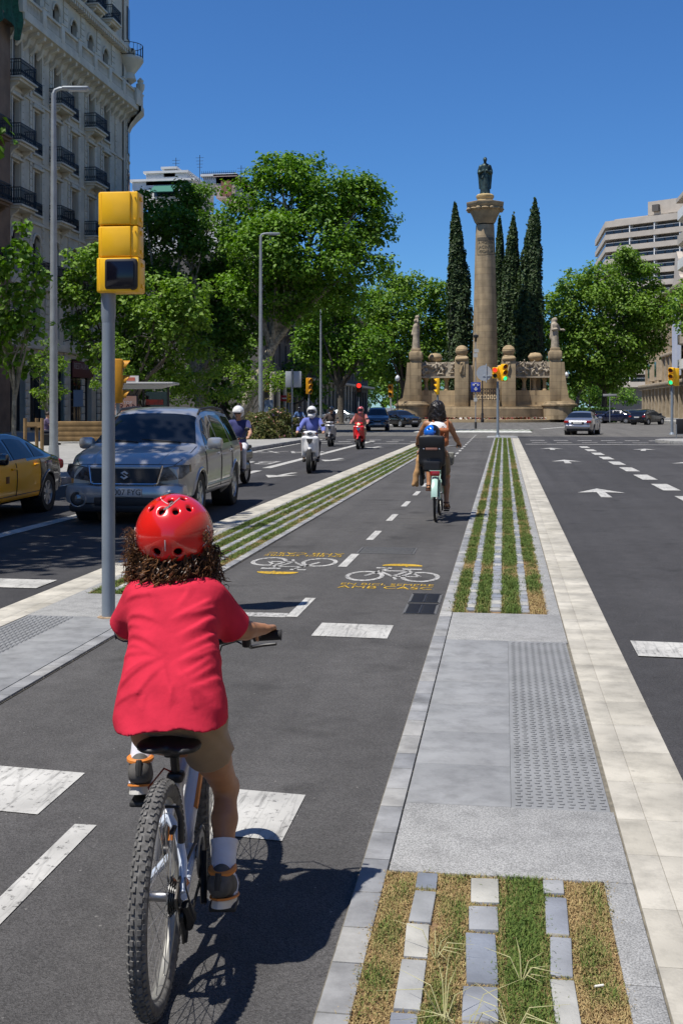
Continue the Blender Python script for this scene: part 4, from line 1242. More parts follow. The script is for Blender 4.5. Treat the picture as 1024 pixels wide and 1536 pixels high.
def shaded_row():
    """arcaded houses of the next block, the shade of the planes put into their dark colour"""
    for k, (y0, L, H_, lab, mm) in enumerate(((118, 34, 18, 'shaded house with a ledge and plain columns behind the grey sign panels', M_DARKF), (152.2, 60, 17, 'dark house row behind the distant motorcycles, under the far planes', mat('dim_facade', (.10, .09, .08), .9)))):  # dark wall colours stand in for the shade under the trees
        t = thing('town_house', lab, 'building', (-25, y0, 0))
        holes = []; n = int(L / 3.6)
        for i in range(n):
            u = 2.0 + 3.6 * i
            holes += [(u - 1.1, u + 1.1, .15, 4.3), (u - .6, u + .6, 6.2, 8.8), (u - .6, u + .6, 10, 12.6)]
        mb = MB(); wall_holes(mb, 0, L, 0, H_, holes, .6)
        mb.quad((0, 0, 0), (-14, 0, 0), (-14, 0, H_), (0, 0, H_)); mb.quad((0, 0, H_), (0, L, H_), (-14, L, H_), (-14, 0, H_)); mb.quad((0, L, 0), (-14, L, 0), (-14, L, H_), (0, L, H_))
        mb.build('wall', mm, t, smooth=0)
        for h in holes: window_part(t, h[0] + .01, h[1] - .01, h[2] + .01, h[3] - .01, -.5, name='shop_front' if h[2] < 1 else 'window')
        m = MB(); m.box((.5, L / 2, 5.2), (1.6, L, .35), bev=.05); m.box((.3, L / 2, H_ - .2), (1.0, L, .4)); m.build('ledge', M_STONE, t)
        for i in range(min(n, 9)):
            m = MB(); m.cyl((.9, .25 + 3.6 * i, 0), (.9, .25 + 3.6 * i, 5.0), .22, 10); m.build('column', M_STONE, t)
        for i in range(n):
            balcony(t, 1.0 + 3.6 * i, 3.0 + 3.6 * i, 10, 0, .8, M_DARKF)
shaded_row()

def terraced_block():
    D = 280; p = W(907, HY, D); p.z = 0
    ang = rad(46.5)
    u = Vector((CA * math.sin(ang) + SA * math.cos(ang), SA * math.sin(ang) - CA * math.cos(ang), 0))   # toward the right and nearer
    t = thing('apartment_building', 'tall terraced concrete apartment block with long balconies on the right skyline', 'building', p)
    v = Vector((0, 1, 0)); L1, L2, H_ = 34.0, 32.0, 45.6
    nout = Vector((u.y, -u.x, 0)).normalized()
    if nout.y > 0: nout = -nout
    def foot_poly(off): return [(0 - off * .9, -off * 1.0), tuple((u * L1 + nout * off).xy), tuple((u * (L1 + 8) + v * 20).xy), (0 + 14, L2), (-off, L2)]
    inner = [tuple((nout * -1.6 + Vector((1.4, 0, 0))).xy), tuple((u * L1 + nout * -1.6).xy), tuple((u * (L1 + 8) + v * 20).xy), (14, L2), (1.4, L2)]
    outer = [(0, 0), tuple((u * L1).xy), tuple((u * (L1 + 8) + v * 20).xy), (14, L2), (0, L2)]
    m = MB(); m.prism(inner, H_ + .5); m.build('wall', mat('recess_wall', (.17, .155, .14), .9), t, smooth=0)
    z = H_
    def dash(a, b, h, z, th, w, gap, mm, name, nf=None):
        a, b = Vector((*a, 0)), Vector((*b, 0)); L = (b - a).length; d = (b - a).normalized(); n = int(L / (w + gap)); mb = MB()
        for i in range(n):
            c = a + d * ((i + .5) * (w + gap)); mb.box((c.x, c.y, z), (w, th, h), rot=(0, 0, math.atan2(d.y, d.x)))
        return mb
    fl = 0
    while z > 8:
        m = MB(); m.prism(outer, 1.25 if fl else 1.5, Matrix.Translation((0, 0, z - 3.0 + (0 if fl else 2.9)))); m.build('parapet', M_CONC, t, smooth=0)
        if fl:
            a, b = Vector((*outer[0], 0)), Vector((*outer[1], 0)); d = (b - a).normalized()
            ins = -nout * .2
            m = dash((a + ins).xy, (b + ins).xy, .75, z - 3 + 1.25 + .45, .06, 1.9, .35, None, '')
            a2 = Vector((.2, 1, 0)); b2 = Vector((.2, L2, 0)); m2 = dash(a2.xy, b2.xy, .75, z - 3 + 1.25 + .45, .06, 1.9, .35, None, '')
            m.build('railing_panels', M_GLASS, t, smooth=0); m2.build('railing_panels', M_GLASS, t, smooth=0)
            m = MB(); c = (a + b) / 2 + ins
            m.box((c.x, c.y, z - 3 + 2.12), ((b - a).length, .1, .08), rot=(0, 0, math.atan2(d.y, d.x))); m.box((.2, L2 / 2, z - 3 + 2.12), (.1, L2, .08)); m.build('handrail', mat('pale_metal', (.5, .5, .5), .5), t, smooth=0)
            for q in (6.5, 13, 19.5, 26):
                m = MB(); c = a + d * q - nout * .9; m.box((c.x, c.y, z - 3 + 1.9), (.25, 1.5, 2.2), rot=(0, 0, math.atan2(d.y, d.x))); m.build('partition', M_WALLW, t, smooth=0)
        z -= 3.0 if fl else .1
        fl += 1
    for q, (l, w, h) in enumerate(((6, 20, 1.6), (15, 14, 4.8))):
        m = MB(); c = u * (l + w / 2) + v * 8; m.box((c.x, c.y, H_ + h / 2 + .4), (w, 9, h), rot=(0, 0, math.atan2(u.y, u.x))); m.build('roof_house', M_CONC, t, smooth=0)
    c = u * 14.2 + v * 2.6; m = MB(); m.box((c.x, c.y, H_ + 3.4), (1.6, 2, 1.6), rot=(0, 0, math.atan2(u.y, u.x))); m.build('roof_window', M_FRAME, t, smooth=0)
terraced_block()

def balcony_house():
    t = thing('apartment_building', 'pale building at the right edge with stacked pointed balconies and red flowers', 'building', (23.4, 112, 0))
    m = MB(); m.box((8, 20, 14), (16, 40, 28)); m.build('wall', M_WALLW, t, smooth=0)
    m = MB(); m.box((7.4, 20, 28.35), (17.4, 43, .5)); m.build('roof', M_CONC, t, smooth=0)
    for f in range(7):
        z = 6.4 + 3.1 * f
        for b in range(3):
            y0 = 2 + 13 * b
            m = MB(); P = [(0, y0), (-1.9, y0 + 2), (-1.9, y0 + 8), (-.2, y0 + 12), (0, y0 + 12)]
            m.prism(P, .3, Matrix.Translation((0, 0, z))); m.prism([(x - .0, y) for x, y in P], .85, Matrix.Translation((0, 0, z + .31))); m.build('balcony', M_CONC if f % 2 else M_WALLW, t, smooth=0)
            g = MB(); g.box((-.05, y0 + 5.5, z + 2.0), (.1, 8, 1.6)); g.build('window', M_GLASSB, t, smooth=0)
        if f == 2:
            rr = np.random.default_rng(3); n = 500; P = rr.normal(0, 1, (n, 3)) * np.array([.3, 1.6, .35]) + np.array([-1.6, 34.5, z + 1.5])
            np_mesh('flower_box', leaves_np(rr, P, rr.normal(0, 1, (n, 3)), .28), quads(n), mat('red_flower', (.45, .07, .03), .7, var=.5), t, smooth=False)
    m = MB()
    for k in range(7): m.box((-.3, 3 + 6 * k, 2.9), (.7, .8, 5.8))
    m.build('pier', M_SAND, t, smooth=0)
    m = MB(); m.box((-1.4, 16.5, 5.1), (2.6, 4.5, .12), rot=(0, -.4, 0)); m.build('awning', mat('white_awning', (.6, .6, .62), .8), t, smooth=0)
    m = MB(); m.box((-.9, 19, 9.2), (.08, 5, 4.2)); bn = m.build('banner', mat('grey_banner', (.36, .38, .42), .8), t, smooth=0)
balcony_house()

def old_corner():
    t = thing('town_house', 'old sandstone house with bay windows and a columned ground floor, beyond the black hatchback', 'building', (24.5, 153, 0))
    holes = []
    for i in range(12):
        u = 2.4 + 4.2 * i
        holes += [(u - 1.6, u + 1.6, .15, 4.4)] + [(u - .7, u + .7, z, z + 2.6) for z in (6.4, 10.2, 14)]
    mb = MB(); M = mb; wall_holes(mb, 0, 52, 0, 18.5, [(h[0], h[1], h[2], h[3]) for h in holes], .5)
    mb.v = [(-x, y, z) for x, y, z in mb.v]
    mb.quad((0, 0, 0), (14, 0, 0), (14, 0, 18.5), (0, 0, 18.5)); mb.quad((0, 0, 18.5), (14, 0, 18.5), (14, 52, 18.5), (0, 52, 18.5))
    mb.build('wall', M_SAND, t, smooth=0)
    for h in holes:
        m = MB(); m.box((.3, (h[0] + h[1]) / 2, (h[2] + h[3]) / 2), (.1, h[1] - h[0], h[3] - h[2])); m.build('window' if h[2] > 1 else 'shop_front', M_GLASS, t, smooth=0)
    m = MB()
    for z, d in ((5.2, 1.4), (9.6, .5), (18.5, 1.0)): m.box((-d / 2 + .1, 26, z), (d + .2, 52, .45), bev=.08)
    for i in range(44): m.box((-1.0, .6 + 1.18 * i, 4.75), (.5, .35, .4))
    m.build('ledge', M_SAND, t)
    m = MB()
    for i in range(13): m.box((-.55, .3 + 4.2 * i, 2.5), (.6, .7, 5))
    for i in range(13): m.box((-.15, .3 + 4.2 * i, 12), (.3, .5, 12.8))
    m.build('pier', M_SAND, t, smooth=0)
    for i in (7, 9):
        m = MB(); m.prism([(0, -1.7), (-1.0, -1.2), (-1.0, 1.2), (0, 1.7)], 3.6, Matrix.Translation((0, 2.4 + 4.2 * i, 5.9))); b = m.build('bay_window', M_SAND, t, smooth=0)
        for q in (-.75, 0, .75):
            g = MB(); g.box((-1.01, 2.4 + 4.2 * i + q, 7.6), (.06, .55, 2.3)); g.build('pane', M_GLASS, b, smooth=0)
    m = MB(); m.box((-.95, 10, 11.5), (.08, 8, 11)); m.build('banner', mat('white_banner', (.5, .52, .58), .8, col2=(.42, .46, .56), vscale=.3), t, smooth=0)
    m = MB()
    pts = [(0, 18.4), (8, 18.4), (8, 20), (6.5, 20.6), (5.6, 23), (4, 24.2), (2.4, 23), (1.5, 20.6), (0, 20)]
    m.prism([(a, b) for a, b in pts], .8, basis((.2, 14, 0), (0, 1, 0), (0, 0, 1), (1, 0, 0))); m.build('gable', M_CONC, t, smooth=0)
    m = MB(); m.prism([(0, 18.6), (5, 21.5), (10, 18.6)], 12, basis((-.6, 0, 0), (1, 0, 0), (0, 0, 1), (0, -1, 0)) @ Matrix.Scale(-1, 4, (0, 0, 1))); m.build('roof', M_TILE, t, smooth=0)
old_corner()

def frontage(label, loc, L, H_, side, m_):  # unseen fronts added to hold back sky fill in the street
    """unseen house fronts past the frame, added to block sky light; plain, with rows of openings"""
    t = thing('town_house', label, 'building', loc)
    holes = []
    for i in range(int(L / 4)):
        for z in (.2, 5.6, 9.4, 13.2, 17.0, 20.8):
            if z + 3 < H_: holes.append((1.4 + 4 * i, 2.8 + 4 * i, z, z + (3.8 if z < 1 else 2.6)))
    mb = MB(); wall_holes(mb, 0, L, 0, H_, holes, .4)
    mb.quad((0, 0, H_), (0, L, H_), (-12, L, H_), (-12, 0, H_)); mb.quad((0, 0, 0), (-12, 0, 0), (-12, 0, H_), (0, 0, H_)); mb.quad((0, L, 0), (-12, L, 0), (-12, L, H_), (0, L, H_)); mb.quad((-12, 0, 0), (-12, L, 0), (-12, L, H_), (-12, 0, H_))
    mb.quad((-.39, 0, 0), (-.39, L, 0), (-.39, L, H_), (-.39, 0, H_))
    mb.v = [(x * side, y, z) for x, y, z in mb.v]; mb.build('wall', m_, t, smooth=0)
    m = MB()
    for z in (5.1, H_ - .3): m.box((.2 * side, L / 2, z), (.7, L, .4))
    m.build('cornice', M_STONE_T, t)
frontage('unseen row of brown stone fronts outside the frame, added along the left pavement to cut the sky light', (-30, -70, 0), 114, 26, 1, M_BROWN)
frontage('unseen row of beige fronts outside the frame, added along the right pavement to cut the sky light', (26, -70, 0), 175, 26, -1, M_CONC)
frontage('house front across the street behind the camera', (-30, -82, 0), 1.0, 22, 1, M_BROWN) if False else None
# ================= the monument =================
M_MON = mat('golden_sandstone', (.34, .25, .14), .9, var=.22, vscale=1.1, bump=.008, bscale=7)
def coursed(name, base):
    """sandstone laid in courses"""
    m = mat(name, base, .9); nt, b, L = nodes_of(m)
    tc = nt.nodes.new('ShaderNodeTexCoord')
    sx = nt.nodes.new('ShaderNodeSeparateXYZ'); L(tc.outputs['Object'], sx.inputs[0])
    at = nt.nodes.new('ShaderNodeMath'); at.operation = 'ARCTAN2'; L(sx.outputs['Y'], at.inputs[0]); L(sx.outputs['X'], at.inputs[1])
    ml = nt.nodes.new('ShaderNodeMath'); ml.operation = 'MULTIPLY'; ml.inputs[1].default_value = 1.5; L(at.outputs[0], ml.inputs[0])
    cb = nt.nodes.new('ShaderNodeCombineXYZ'); L(ml.outputs[0], cb.inputs['X']); L(sx.outputs['Z'], cb.inputs['Y'])
    br = nt.nodes.new('ShaderNodeTexBrick'); br.inputs['Scale'].default_value = 1.0
    br.inputs['Brick Width'].default_value = 2.4; br.inputs['Row Height'].default_value = .75; br.inputs['Mortar Size'].default_value = .018
    br.inputs['Color1'].default_value = (*base, 1); br.inputs['Color2'].default_value = (base[0] * 1.22, base[1] * 1.2, base[2] * 1.15, 1); br.inputs['Mortar'].default_value = (base[0] * .75, base[1] * .73, base[2] * .70, 1)
    L(cb.outputs[0], br.inputs['Vector'])
    n = nt.nodes.new('ShaderNodeTexNoise'); n.inputs['Scale'].default_value = 1.3; n.inputs['Detail'].default_value = 6; L(tc.outputs['Object'], n.inputs['Vector'])
    k = nt.nodes.new('ShaderNodeMapRange'); k.inputs['From Min'].default_value = .3; k.inputs['From Max'].default_value = .7; k.inputs['To Min'].default_value = .78; k.inputs['To Max'].default_value = 1.12
    L(n.outputs['Fac'], k.inputs['Value'])
    mp = nt.nodes.new('ShaderNodeMapping'); mp.inputs['Scale'].default_value = (1.6, 1.6, .12); L(tc.outputs['Object'], mp.inputs['Vector'])
    n2 = nt.nodes.new('ShaderNodeTexNoise'); n2.inputs['Scale'].default_value = 1.4; n2.inputs['Detail'].default_value = 5; L(mp.outputs['Vector'], n2.inputs['Vector'])
    k2 = nt.nodes.new('ShaderNodeMapRange'); k2.inputs['From Min'].default_value = .35; k2.inputs['From Max'].default_value = .55; k2.inputs['To Min'].default_value = .78; k2.inputs['To Max'].default_value = 1.05; L(n2.outputs['Fac'], k2.inputs['Value'])
    mk = nt.nodes.new('ShaderNodeMath'); mk.operation = 'MULTIPLY'; L(k.outputs['Result'], mk.inputs[0]); L(k2.outputs['Result'], mk.inputs[1])
    x = nt.nodes.new('ShaderNodeVectorMath'); x.operation = 'SCALE'; L(br.outputs['Color'], x.inputs[0]); L(mk.outputs[0], x.inputs['Scale'])
    L(x.outputs['Vector'], b.inputs['Base Color'])
    return m
M_MONC = coursed('coursed_sandstone', (.32, .245, .15))
M_REL = mat('grey_carved_stone', (.33, .28, .21), .9, var=.25, vscale=2.5)
M_BRONZE = mat('green_bronze', (.05, .085, .075), .5, .55, col2=(.02, .028, .026), vscale=2.2)

def robed(h, seed=0, arm='fold', head_tilt=0.0):
    """a robed standing figure, h metres tall, looking to -y"""
    s = h / 1.8; P = []
    c = lambda a, b, ra, rb: P.append(('c', tuple(Vector(a) * s), tuple(Vector(b) * s), ra * s, rb * s))
    e = lambda p, r, rot=None: P.append(('e', tuple(Vector(p) * s), tuple(Vector(r) * s), rot))
    c((0, 0, .12), (0, 0, .9), .23, .17); c((0, .02, .9), (0, .02, 1.35), .18, .20)
    e((0, .02, 1.38), (.24, .13, .14)); c((0, 0, 1.45), (0, -.04 - head_tilt, 1.58), .07, .06)
    e((0, -.05 - head_tilt, 1.68), (.085, .10, .12)); e((0, .0 - head_tilt, 1.71), (.095, .09, .11))
    e((0, -.15 - head_tilt, 1.66), (.018, .03, .03))
    for q in range(9):
        a = 2 * PI * q / 9 + seed; r = .16
        c((r * 1.25 * math.cos(a), r * 1.1 * math.sin(a), .05), (r * .8 * math.cos(a + .15), r * .7 * math.sin(a + .15), 1.0), .05, .03)
    c((-.08, -.14, .03), (-.08, -.28, .03), .05, .04); c((.1, -.12, .03), (.1, -.24, .03), .05, .04)
    if arm == 'fold':
        for sg in (-1, 1):
            c((sg * .22, .02, 1.38), (sg * .29, -.02, 1.08), .085, .075); c((sg * .29, -.02, 1.08), (sg * .12, -.2, 1.12), .07, .05)
            e((sg * .09, -.22, 1.14), (.045, .05, .06))
            c((sg * .27, .04, 1.2), (sg * .24, .06, .35), .09, .05)
        c((.2, -.1, 1.4), (-.15, -.17, .8), .04, .04)
    elif arm == 'raised':
        c((.18, .02, 1.38), (.24, -.05, 1.62), .07, .055); c((.24, -.05, 1.62), (.1, .02, 1.86), .055, .045); e((.06, .04, 1.9), (.16, .12, .1))
        c((-.2, .02, 1.38), (-.26, -.04, 1.1), .075, .06); c((-.26, -.04, 1.1), (-.2, -.16, .9), .06, .045)
    else:
        c((-.2, .02, 1.38), (-.25, -.06, 1.1), .08, .065); c((-.25, -.06, 1.1), (-.05, -.22, 1.15), .06, .045)
        c((.2, .02, 1.38), (.27, -.1, 1.12), .08, .065); c((.27, -.1, 1.12), (.32, -.32, 1.1), .06, .045); c((.3, -.3, 1.12), (.36, -.36, 1.08), .07, .06)
        c((0, .1, 1.66), (0, .16, .7), .13, .2)
    return P

def monument():
    D = 135.0; o = W(727, HY, D); o.z = 0
    t = thing('monument', 'tall sandstone column monument with a bronze statue and curved carved walls at its foot', 'monument', o, YAW - .1244)
    k = 13.1
    X = lambda px: (px - 727) / k
    Z = lambda y: CAMH + (HY - y) / k
    # stepped round base
    m = MB(); m.lathe([(10.4, 0), (10.4, .28), (10.1, .32), (0, .32)], 56); m.build('kerb_ring', M_MONC, t)
    rg = np.random.default_rng(9); n = 2600; a = rg.uniform(0, 2 * PI, n); r = rg.uniform(9.35, 10.0, n)
    P = np.stack([r * np.cos(a), r * np.sin(a), .36 + .12 * rg.random(n)], 1)
    fb = np_mesh('flower_bed', leaves_np(rg, P, np.tile([0, 0, 1.0], (n, 1)), .32, aspect=1), quads(n), island_mat('bedding_flowers', [(.5, .48, .42), (.10, .12, .04), (.45, .10, .09), (.16, .09, .05), (.55, .5, .45)], .8), t, smooth=False)
    fb['kind'] = 'stuff'
    m = MB(); m.lathe([(9.3, .3), (9.3, 1.55), (9.15, 1.6), (9.15, 1.75), (0, 1.75)], 56); m.build('base_step', M_MONC, t)
    m = MB(); m.lathe([(3.2, 1.75), (3.2, 2.6), (2.6, 2.7), (2.2, 3.0), (1.75, 3.1)], 40); m.build('pedestal', M_MONC, t)
    # the column
    kc = 12.74; zc = lambda y: CAMH + (HY - y) / kc
    m = MB(); m.lathe([(1.5, 2.9), (1.47, zc(560)), (1.36, zc(480)), (1.22, zc(400)), (1.07, zc(338))], 48)
    col = m.build('column', M_MONC, t)
    m = MB()
    n = 8; z0, z1 = zc(336), zc(304)
    def octa(r0, z, rot=PI / 8): return [Vector((r0 * math.cos(2 * PI * q / n + rot), r0 * math.sin(2 * PI * q / n + rot), z)) for q in range(n)]
    m.lathe([(1.07, z0 - .02), (1.14, z0 + .12), (1.22, z0 + .2), (1.5, z0 + .9), (1.85, z0 + 1.55), (2.0, z0 + 1.85)], 32)
    m.ringloft([octa(1.95, z1 - .75), octa(2.3, z1 - .45), octa(2.35, z1 - .1), octa(2.0, z1)])
    for q in range(8):
        a = 2 * PI * q / 8 + PI / 8; m.ell((2.0 * math.cos(a), 2.0 * math.sin(a), z1 - .85), (.30, .30, .24), 10, 8)
        a += PI / 8; m.ell((1.75 * math.cos(a), 1.75 * math.sin(a), z1 - .85), (.5, .5, .16), 10, 8)
    cap = m.build('capital', M_MON, t, smooth=40)
    m = MB(); z2 = zc(292); m.lathe([(.95, z1 - .01), (.95, z1 + .25), (.9, z1 + .35), (1.05, z2 - .35), (1.05, z2 - .15), (.9, z2)], 32); dr = m.build('statue_drum', mat('ochre_stone', (.45, .33, .15), .9, var=.2, vscale=2), t)
    solid('statue', robed(zc(236) - z2 + .05, .4, 'fold', .06), M_BRONZE, t, res=.07, k=.10, smooth=1, loc=(0, 0, z2 - .1))
    # the carved name plate on the shaft
    zt, zb = zc(362), zc(383)
    m = MB()
    def cyl_patch(r, a0, a1, za, zb_): m.grid(lambda u, v: (r * math.sin(a0 + (a1 - a0) * u), -r * math.cos(a0 + (a1 - a0) * u), za + (zb_ - za) * v), 16, 4)
    cyl_patch(1.20, -.78, .95, zb, zt); pl = m.build('name_plate', mat('carved_plate', (.34, .26, .15), .9), t)
    m = MB()
    for (za, zz) in ((zt - .05, zt + .32), (zb - .06, zb)): m.grid(lambda u, v: (1.23 * math.sin(-.85 + 1.88 * u), -1.23 * math.cos(-.85 + 1.88 * u), za + (zz - za) * v), 16, 2)
    for s in (-.83, .98): m.grid(lambda u, v: (1.23 * math.sin(s + .06 * u), -1.23 * math.cos(s + .06 * u), zb + (zt - zb) * v), 2, 4)
    m.build('plate_frame', mat('dark_carving', (.10, .085, .06), .9, var=.4, vscale=14), pl)
    for i, (s, sz) in enumerate((('A MOSSÈN', .5), ('JACINTO', .5), ('VERDAGUER', .48))):
        me = text_mesh(s, sz, extrude=.012); w = max(v.co.x for v in me.vertices) * 2
        zz = zt - .3 - i * .53
        for v in me.vertices:
            a = .085 + v.co.x / w * 1.5; r = 1.212 + v.co.z; v.co = Vector((r * math.sin(a), -r * math.cos(a), zz + v.co.y))
        me.materials.clear(); me.materials.append(MATS['dark_carving']); q = link(bpy.data.objects.new('letters', me)); q.parent = pl
    # two curved wings: pillars, frieze, opening with stub columns, wall
    def wing(sg):
        P = lambda px: (px - 727) / k
        # left wing measured in the photo; the right one is its mirror about x = 727
        R = 9.0
        def bx(nm, px0, px1, y0, y1, yc, dp, mm=M_MONC, bev=.04, par=t):
            x0, x1 = sorted((sg * -P(px0), sg * -P(px1))) if sg > 0 else sorted((P(px0), P(px1)))
            m = MB(); m.box(((x0 + x1) / 2, yc, (Z(y0) + Z(y1)) / 2), (x1 - x0, dp, Z(y0) - Z(y1)), bev=bev); return m.build(nm, mm, par)
        s_ = 1 if sg > 0 else -1
        mx = lambda px: s_ * -P(px)
        # wall under the frieze, gently curved
        def curved(nm, px0, px1, y0, y1, yo, th, mm, par=t, n=14, amp=.8):
            m = MB(); xa, xb = mx(px0), mx(px1)
            rings = []
            for i in range(n + 1):
                q = i / n; x = xa + (xb - xa) * q; y = yo + amp * math.sin(PI * q)
                rings.append([Vector((x, y, Z(y0))), Vector((x, y + th, Z(y0))), Vector((x, y + th, Z(y1))), Vector((x, y, Z(y1)))])
            m.ringloft(rings); return m.build(nm, mm, par, smooth=30)
        curved('wall', 626, 684, 614, 586, -6.6, 1.4, M_MONC)
        curved('bench', 626, 684, 614, 607, -7.2, .7, M_MONC)
        curved('frieze_slab', 626, 684, 567.5, 565, -6.75, 1.6, M_REL)
        fr = curved('frieze', 627, 683, 565, 544, -6.4, .8, M_REL)
        # high relief of tumbling figures
        rr = random.Random(12 + sg); prims = []; xa, xb = mx(628), mx(682); zl, zh = Z(565) + .1, Z(543)
        for q in range(64):
            u = rr.random(); x = xa + (xb - xa) * u; yy = -6.42 + .8 * math.sin(PI * u); z = rr.uniform(zl + .15, zh - .15)
            a = rr.uniform(0, PI); l = rr.uniform(.2, .55); d = Vector((math.cos(a) * l, rr.uniform(-.12, .02), math.sin(a) * l))
            p = Vector((x, yy - rr.uniform(.02, .2), z)); prims.append(('c', tuple(p - d * .5), tuple(p + d * .5), rr.uniform(.07, .13), rr.uniform(.05, .1)))
            if q % 3 == 0: prims.append(('e', tuple(p + d * .75 + Vector((0, -.05, 0))), (.1, .1, .12)))
        lo = np.array([min(xa, xb) - .2, -7.2, zl - .3]); hi = np.array([max(xa, xb) + .2, -5.2, zh + .35])
        solid('relief', prims, M_REL, fr, res=.065, k=.05, smooth=1, box=(lo, hi))
        for px in (640, 655, 670):
            m = MB(); u = (px - 626) / 58; y = -6.4 + .8 * math.sin(PI * u) + .4
            m.lathe([(.32, 0), (.3, .25), (.22, .35), (.2, 1.1), (.34, 1.35), (.36, 1.65)], 12, (mx(px), y, Z(587))); m.build('stub_column', M_MON, t)
        # inner pillar with ball
        xi = mx(693)
        m = MB(); m.box((xi, -6.9, (Z(614) + Z(541)) / 2), (1.55, 1.6, Z(541) - Z(614)), bev=.05)
        m.box((xi - s_ * .95, -6.5, (Z(614) + Z(549)) / 2), (.7, 1.2, Z(549) - Z(614)), bev=.25)
        m.box((xi, -6.9, Z(536) - .3), (1.5, 1.6, .75), bev=.35); m.box((xi - s_ * .1, -7.72, Z(554)), (.55, .12, 1.5), bev=.05)
        pi_ = m.build('inner_pillar', M_MONC, t, smooth=40)
        m = MB(); m.lathe([(.0, .0), (.5, .0), (.62, .2), (.72, .5), (.72, .55), (.66, .62), (.7, .66), (.55, .95), (.3, 1.12), (0, 1.18)], 20, (xi, -6.9, Z(535.5) + .02)); m.build('ball_finial', M_MON, pi_, smooth=50)
        solid('pillar_carving', [('c', (xi - .1, -7.78, Z(560)), (xi + .1, -7.8, Z(550)), .12, .1), ('e', (xi, -7.8, Z(547)), (.13, .1, .15)), ('c', (xi - .5, -7.6, Z(541)), (xi + .55, -7.6, Z(540)), .25, .25)], M_MON, pi_, res=.06, k=.05)
        # ball behind the frieze
        m = MB(); m.lathe([(.0, 0), (.45, 0), (.7, .15), (.82, .5), (.82, .6), (.55, .95), (0, 1.05)], 20, (mx(653), -4.2, Z(543))); m.box((mx(653), -4.2, Z(543) - 2.2), (1.1, 1.1, 4.4)); m.build('rear_finial', M_MON, t, smooth=50)
        # outer pillar, flared buttress and round plinth
        xo = mx(625.5)
        m = MB(); m.box((xo, -6.0, (Z(612) + Z(528)) / 2), (1.25, 1.5, Z(528) - Z(612)), bev=.05)
        m.box((xo, -6.0, Z(535)), (1.5, 1.75, 1.0), bev=.18); m.box((xo, -6.0, Z(526.5)), (1.05, 1.3, .4), bev=.05)
        q = [(0, Z(612)), (0, Z(545)), (.35, Z(545)), (.5, Z(570)), (.78, Z(592)), (.85, Z(597)), (1.5, Z(602)), (1.5, Z(612))]
        m.prism([(a, b) for a, b in q], 1.5, basis((xo + s_ * .62, -5.25, 0), (s_, 0, 0), (0, 0, 1), (0, -1, 0)))
        op = m.build('outer_pillar', M_MONC, t, smooth=40)
        m = MB(); m.lathe([(1.85, .3), (1.85, 1.75), (2.0, 1.85), (2.0, 2.0), (1.75, 2.05), (1.65, 2.3), (0, 2.35)], 30, (xo + s_ * .45, -6.2, 0)); m.build('round_plinth', M_MONC, t)
        hs = Z(478) - Z(525)
        st = solid('pillar_statue', robed(hs, sg, 'raised' if sg < 0 else 'book'), M_REL, op, res=.07, k=.08, smooth=1)
        st.location = (xo, -6.0, Z(525) - .12); st.rotation_euler = (0, 0, -.9 if sg < 0 else .7)
        return
    wing(1); wing(-1)
    # iron gate between the wings, with its scrolls, and steps
    m = MB(); x0, x1 = X(706), X(748)
    for z in (Z(584), Z(590), Z(596), Z(602)): m.box(((x0 + x1) / 2, -7.6, z), (x1 - x0, .06, .07))
    for q in range(15):
        x = x0 + (x1 - x0) * q / 14; m.box((x, -7.6, (Z(584) + Z(602)) / 2), (.05, .05, Z(584) - Z(602)))
    for q in range(9):
        cx = x0 + (q + .5) * (x1 - x0) / 9
        for z in (Z(587), Z(593), Z(599)): m.tube([(cx + .15 * math.cos(a), -7.6, z + .15 * math.sin(a)) for a in [2 * PI * w / 10 for w in range(10)]], .025, 5, closed=True)
    m.build('iron_gate', M_RAIL, t, smooth=0)
    m = MB(); m.box(((x0 + x1) / 2, -7.2, 2.1), (x1 - x0, 1.6, .7)); m.box(((x0 + x1) / 2, -7.9, 1.9), (x1 - x0, 1.2, .35)); m.build('steps', M_MONC, t)
monument()
# ================= street furniture =================
M_POLE = mat('grey_painted_steel', (.23, .27, .315), .45, .15, var=.08, vscale=3)
M_GALV = mat('galvanised_steel', (.33, .36, .38), .5, .4, var=.1, vscale=4)
M_YELLOW = mat('signal_yellow', (.95, .52, .006), .42, coat=.2, var=.05, vscale=6)
M_AMBERH = mat('weathered_signal_yellow', (.55, .25, .008), .5, var=.1, vscale=8)
M_BLACKP = mat('black_plastic', (.012, .012, .014), .55)
M_LENS = {'red': mat('unlit_red_lens', (.10, .008, .006), .3), 'amber': mat('unlit_amber_lens', (.12, .03, .004), .3), 'green': mat('unlit_green_lens', (.005, .03, .02), .3)}
M_LIT = {'red': mat('lit_red_lens', (.3, .02, .01), .3, emit=(1, .03, .02), es=1.6), 'green': mat('lit_green_lens', (.01, .25, .12), .3, emit=(.03, .9, .35), es=1.0), 'amber': mat('lit_amber_lens', (.3, .1, .01), .3, emit=(1, .35, .02), es=1)}

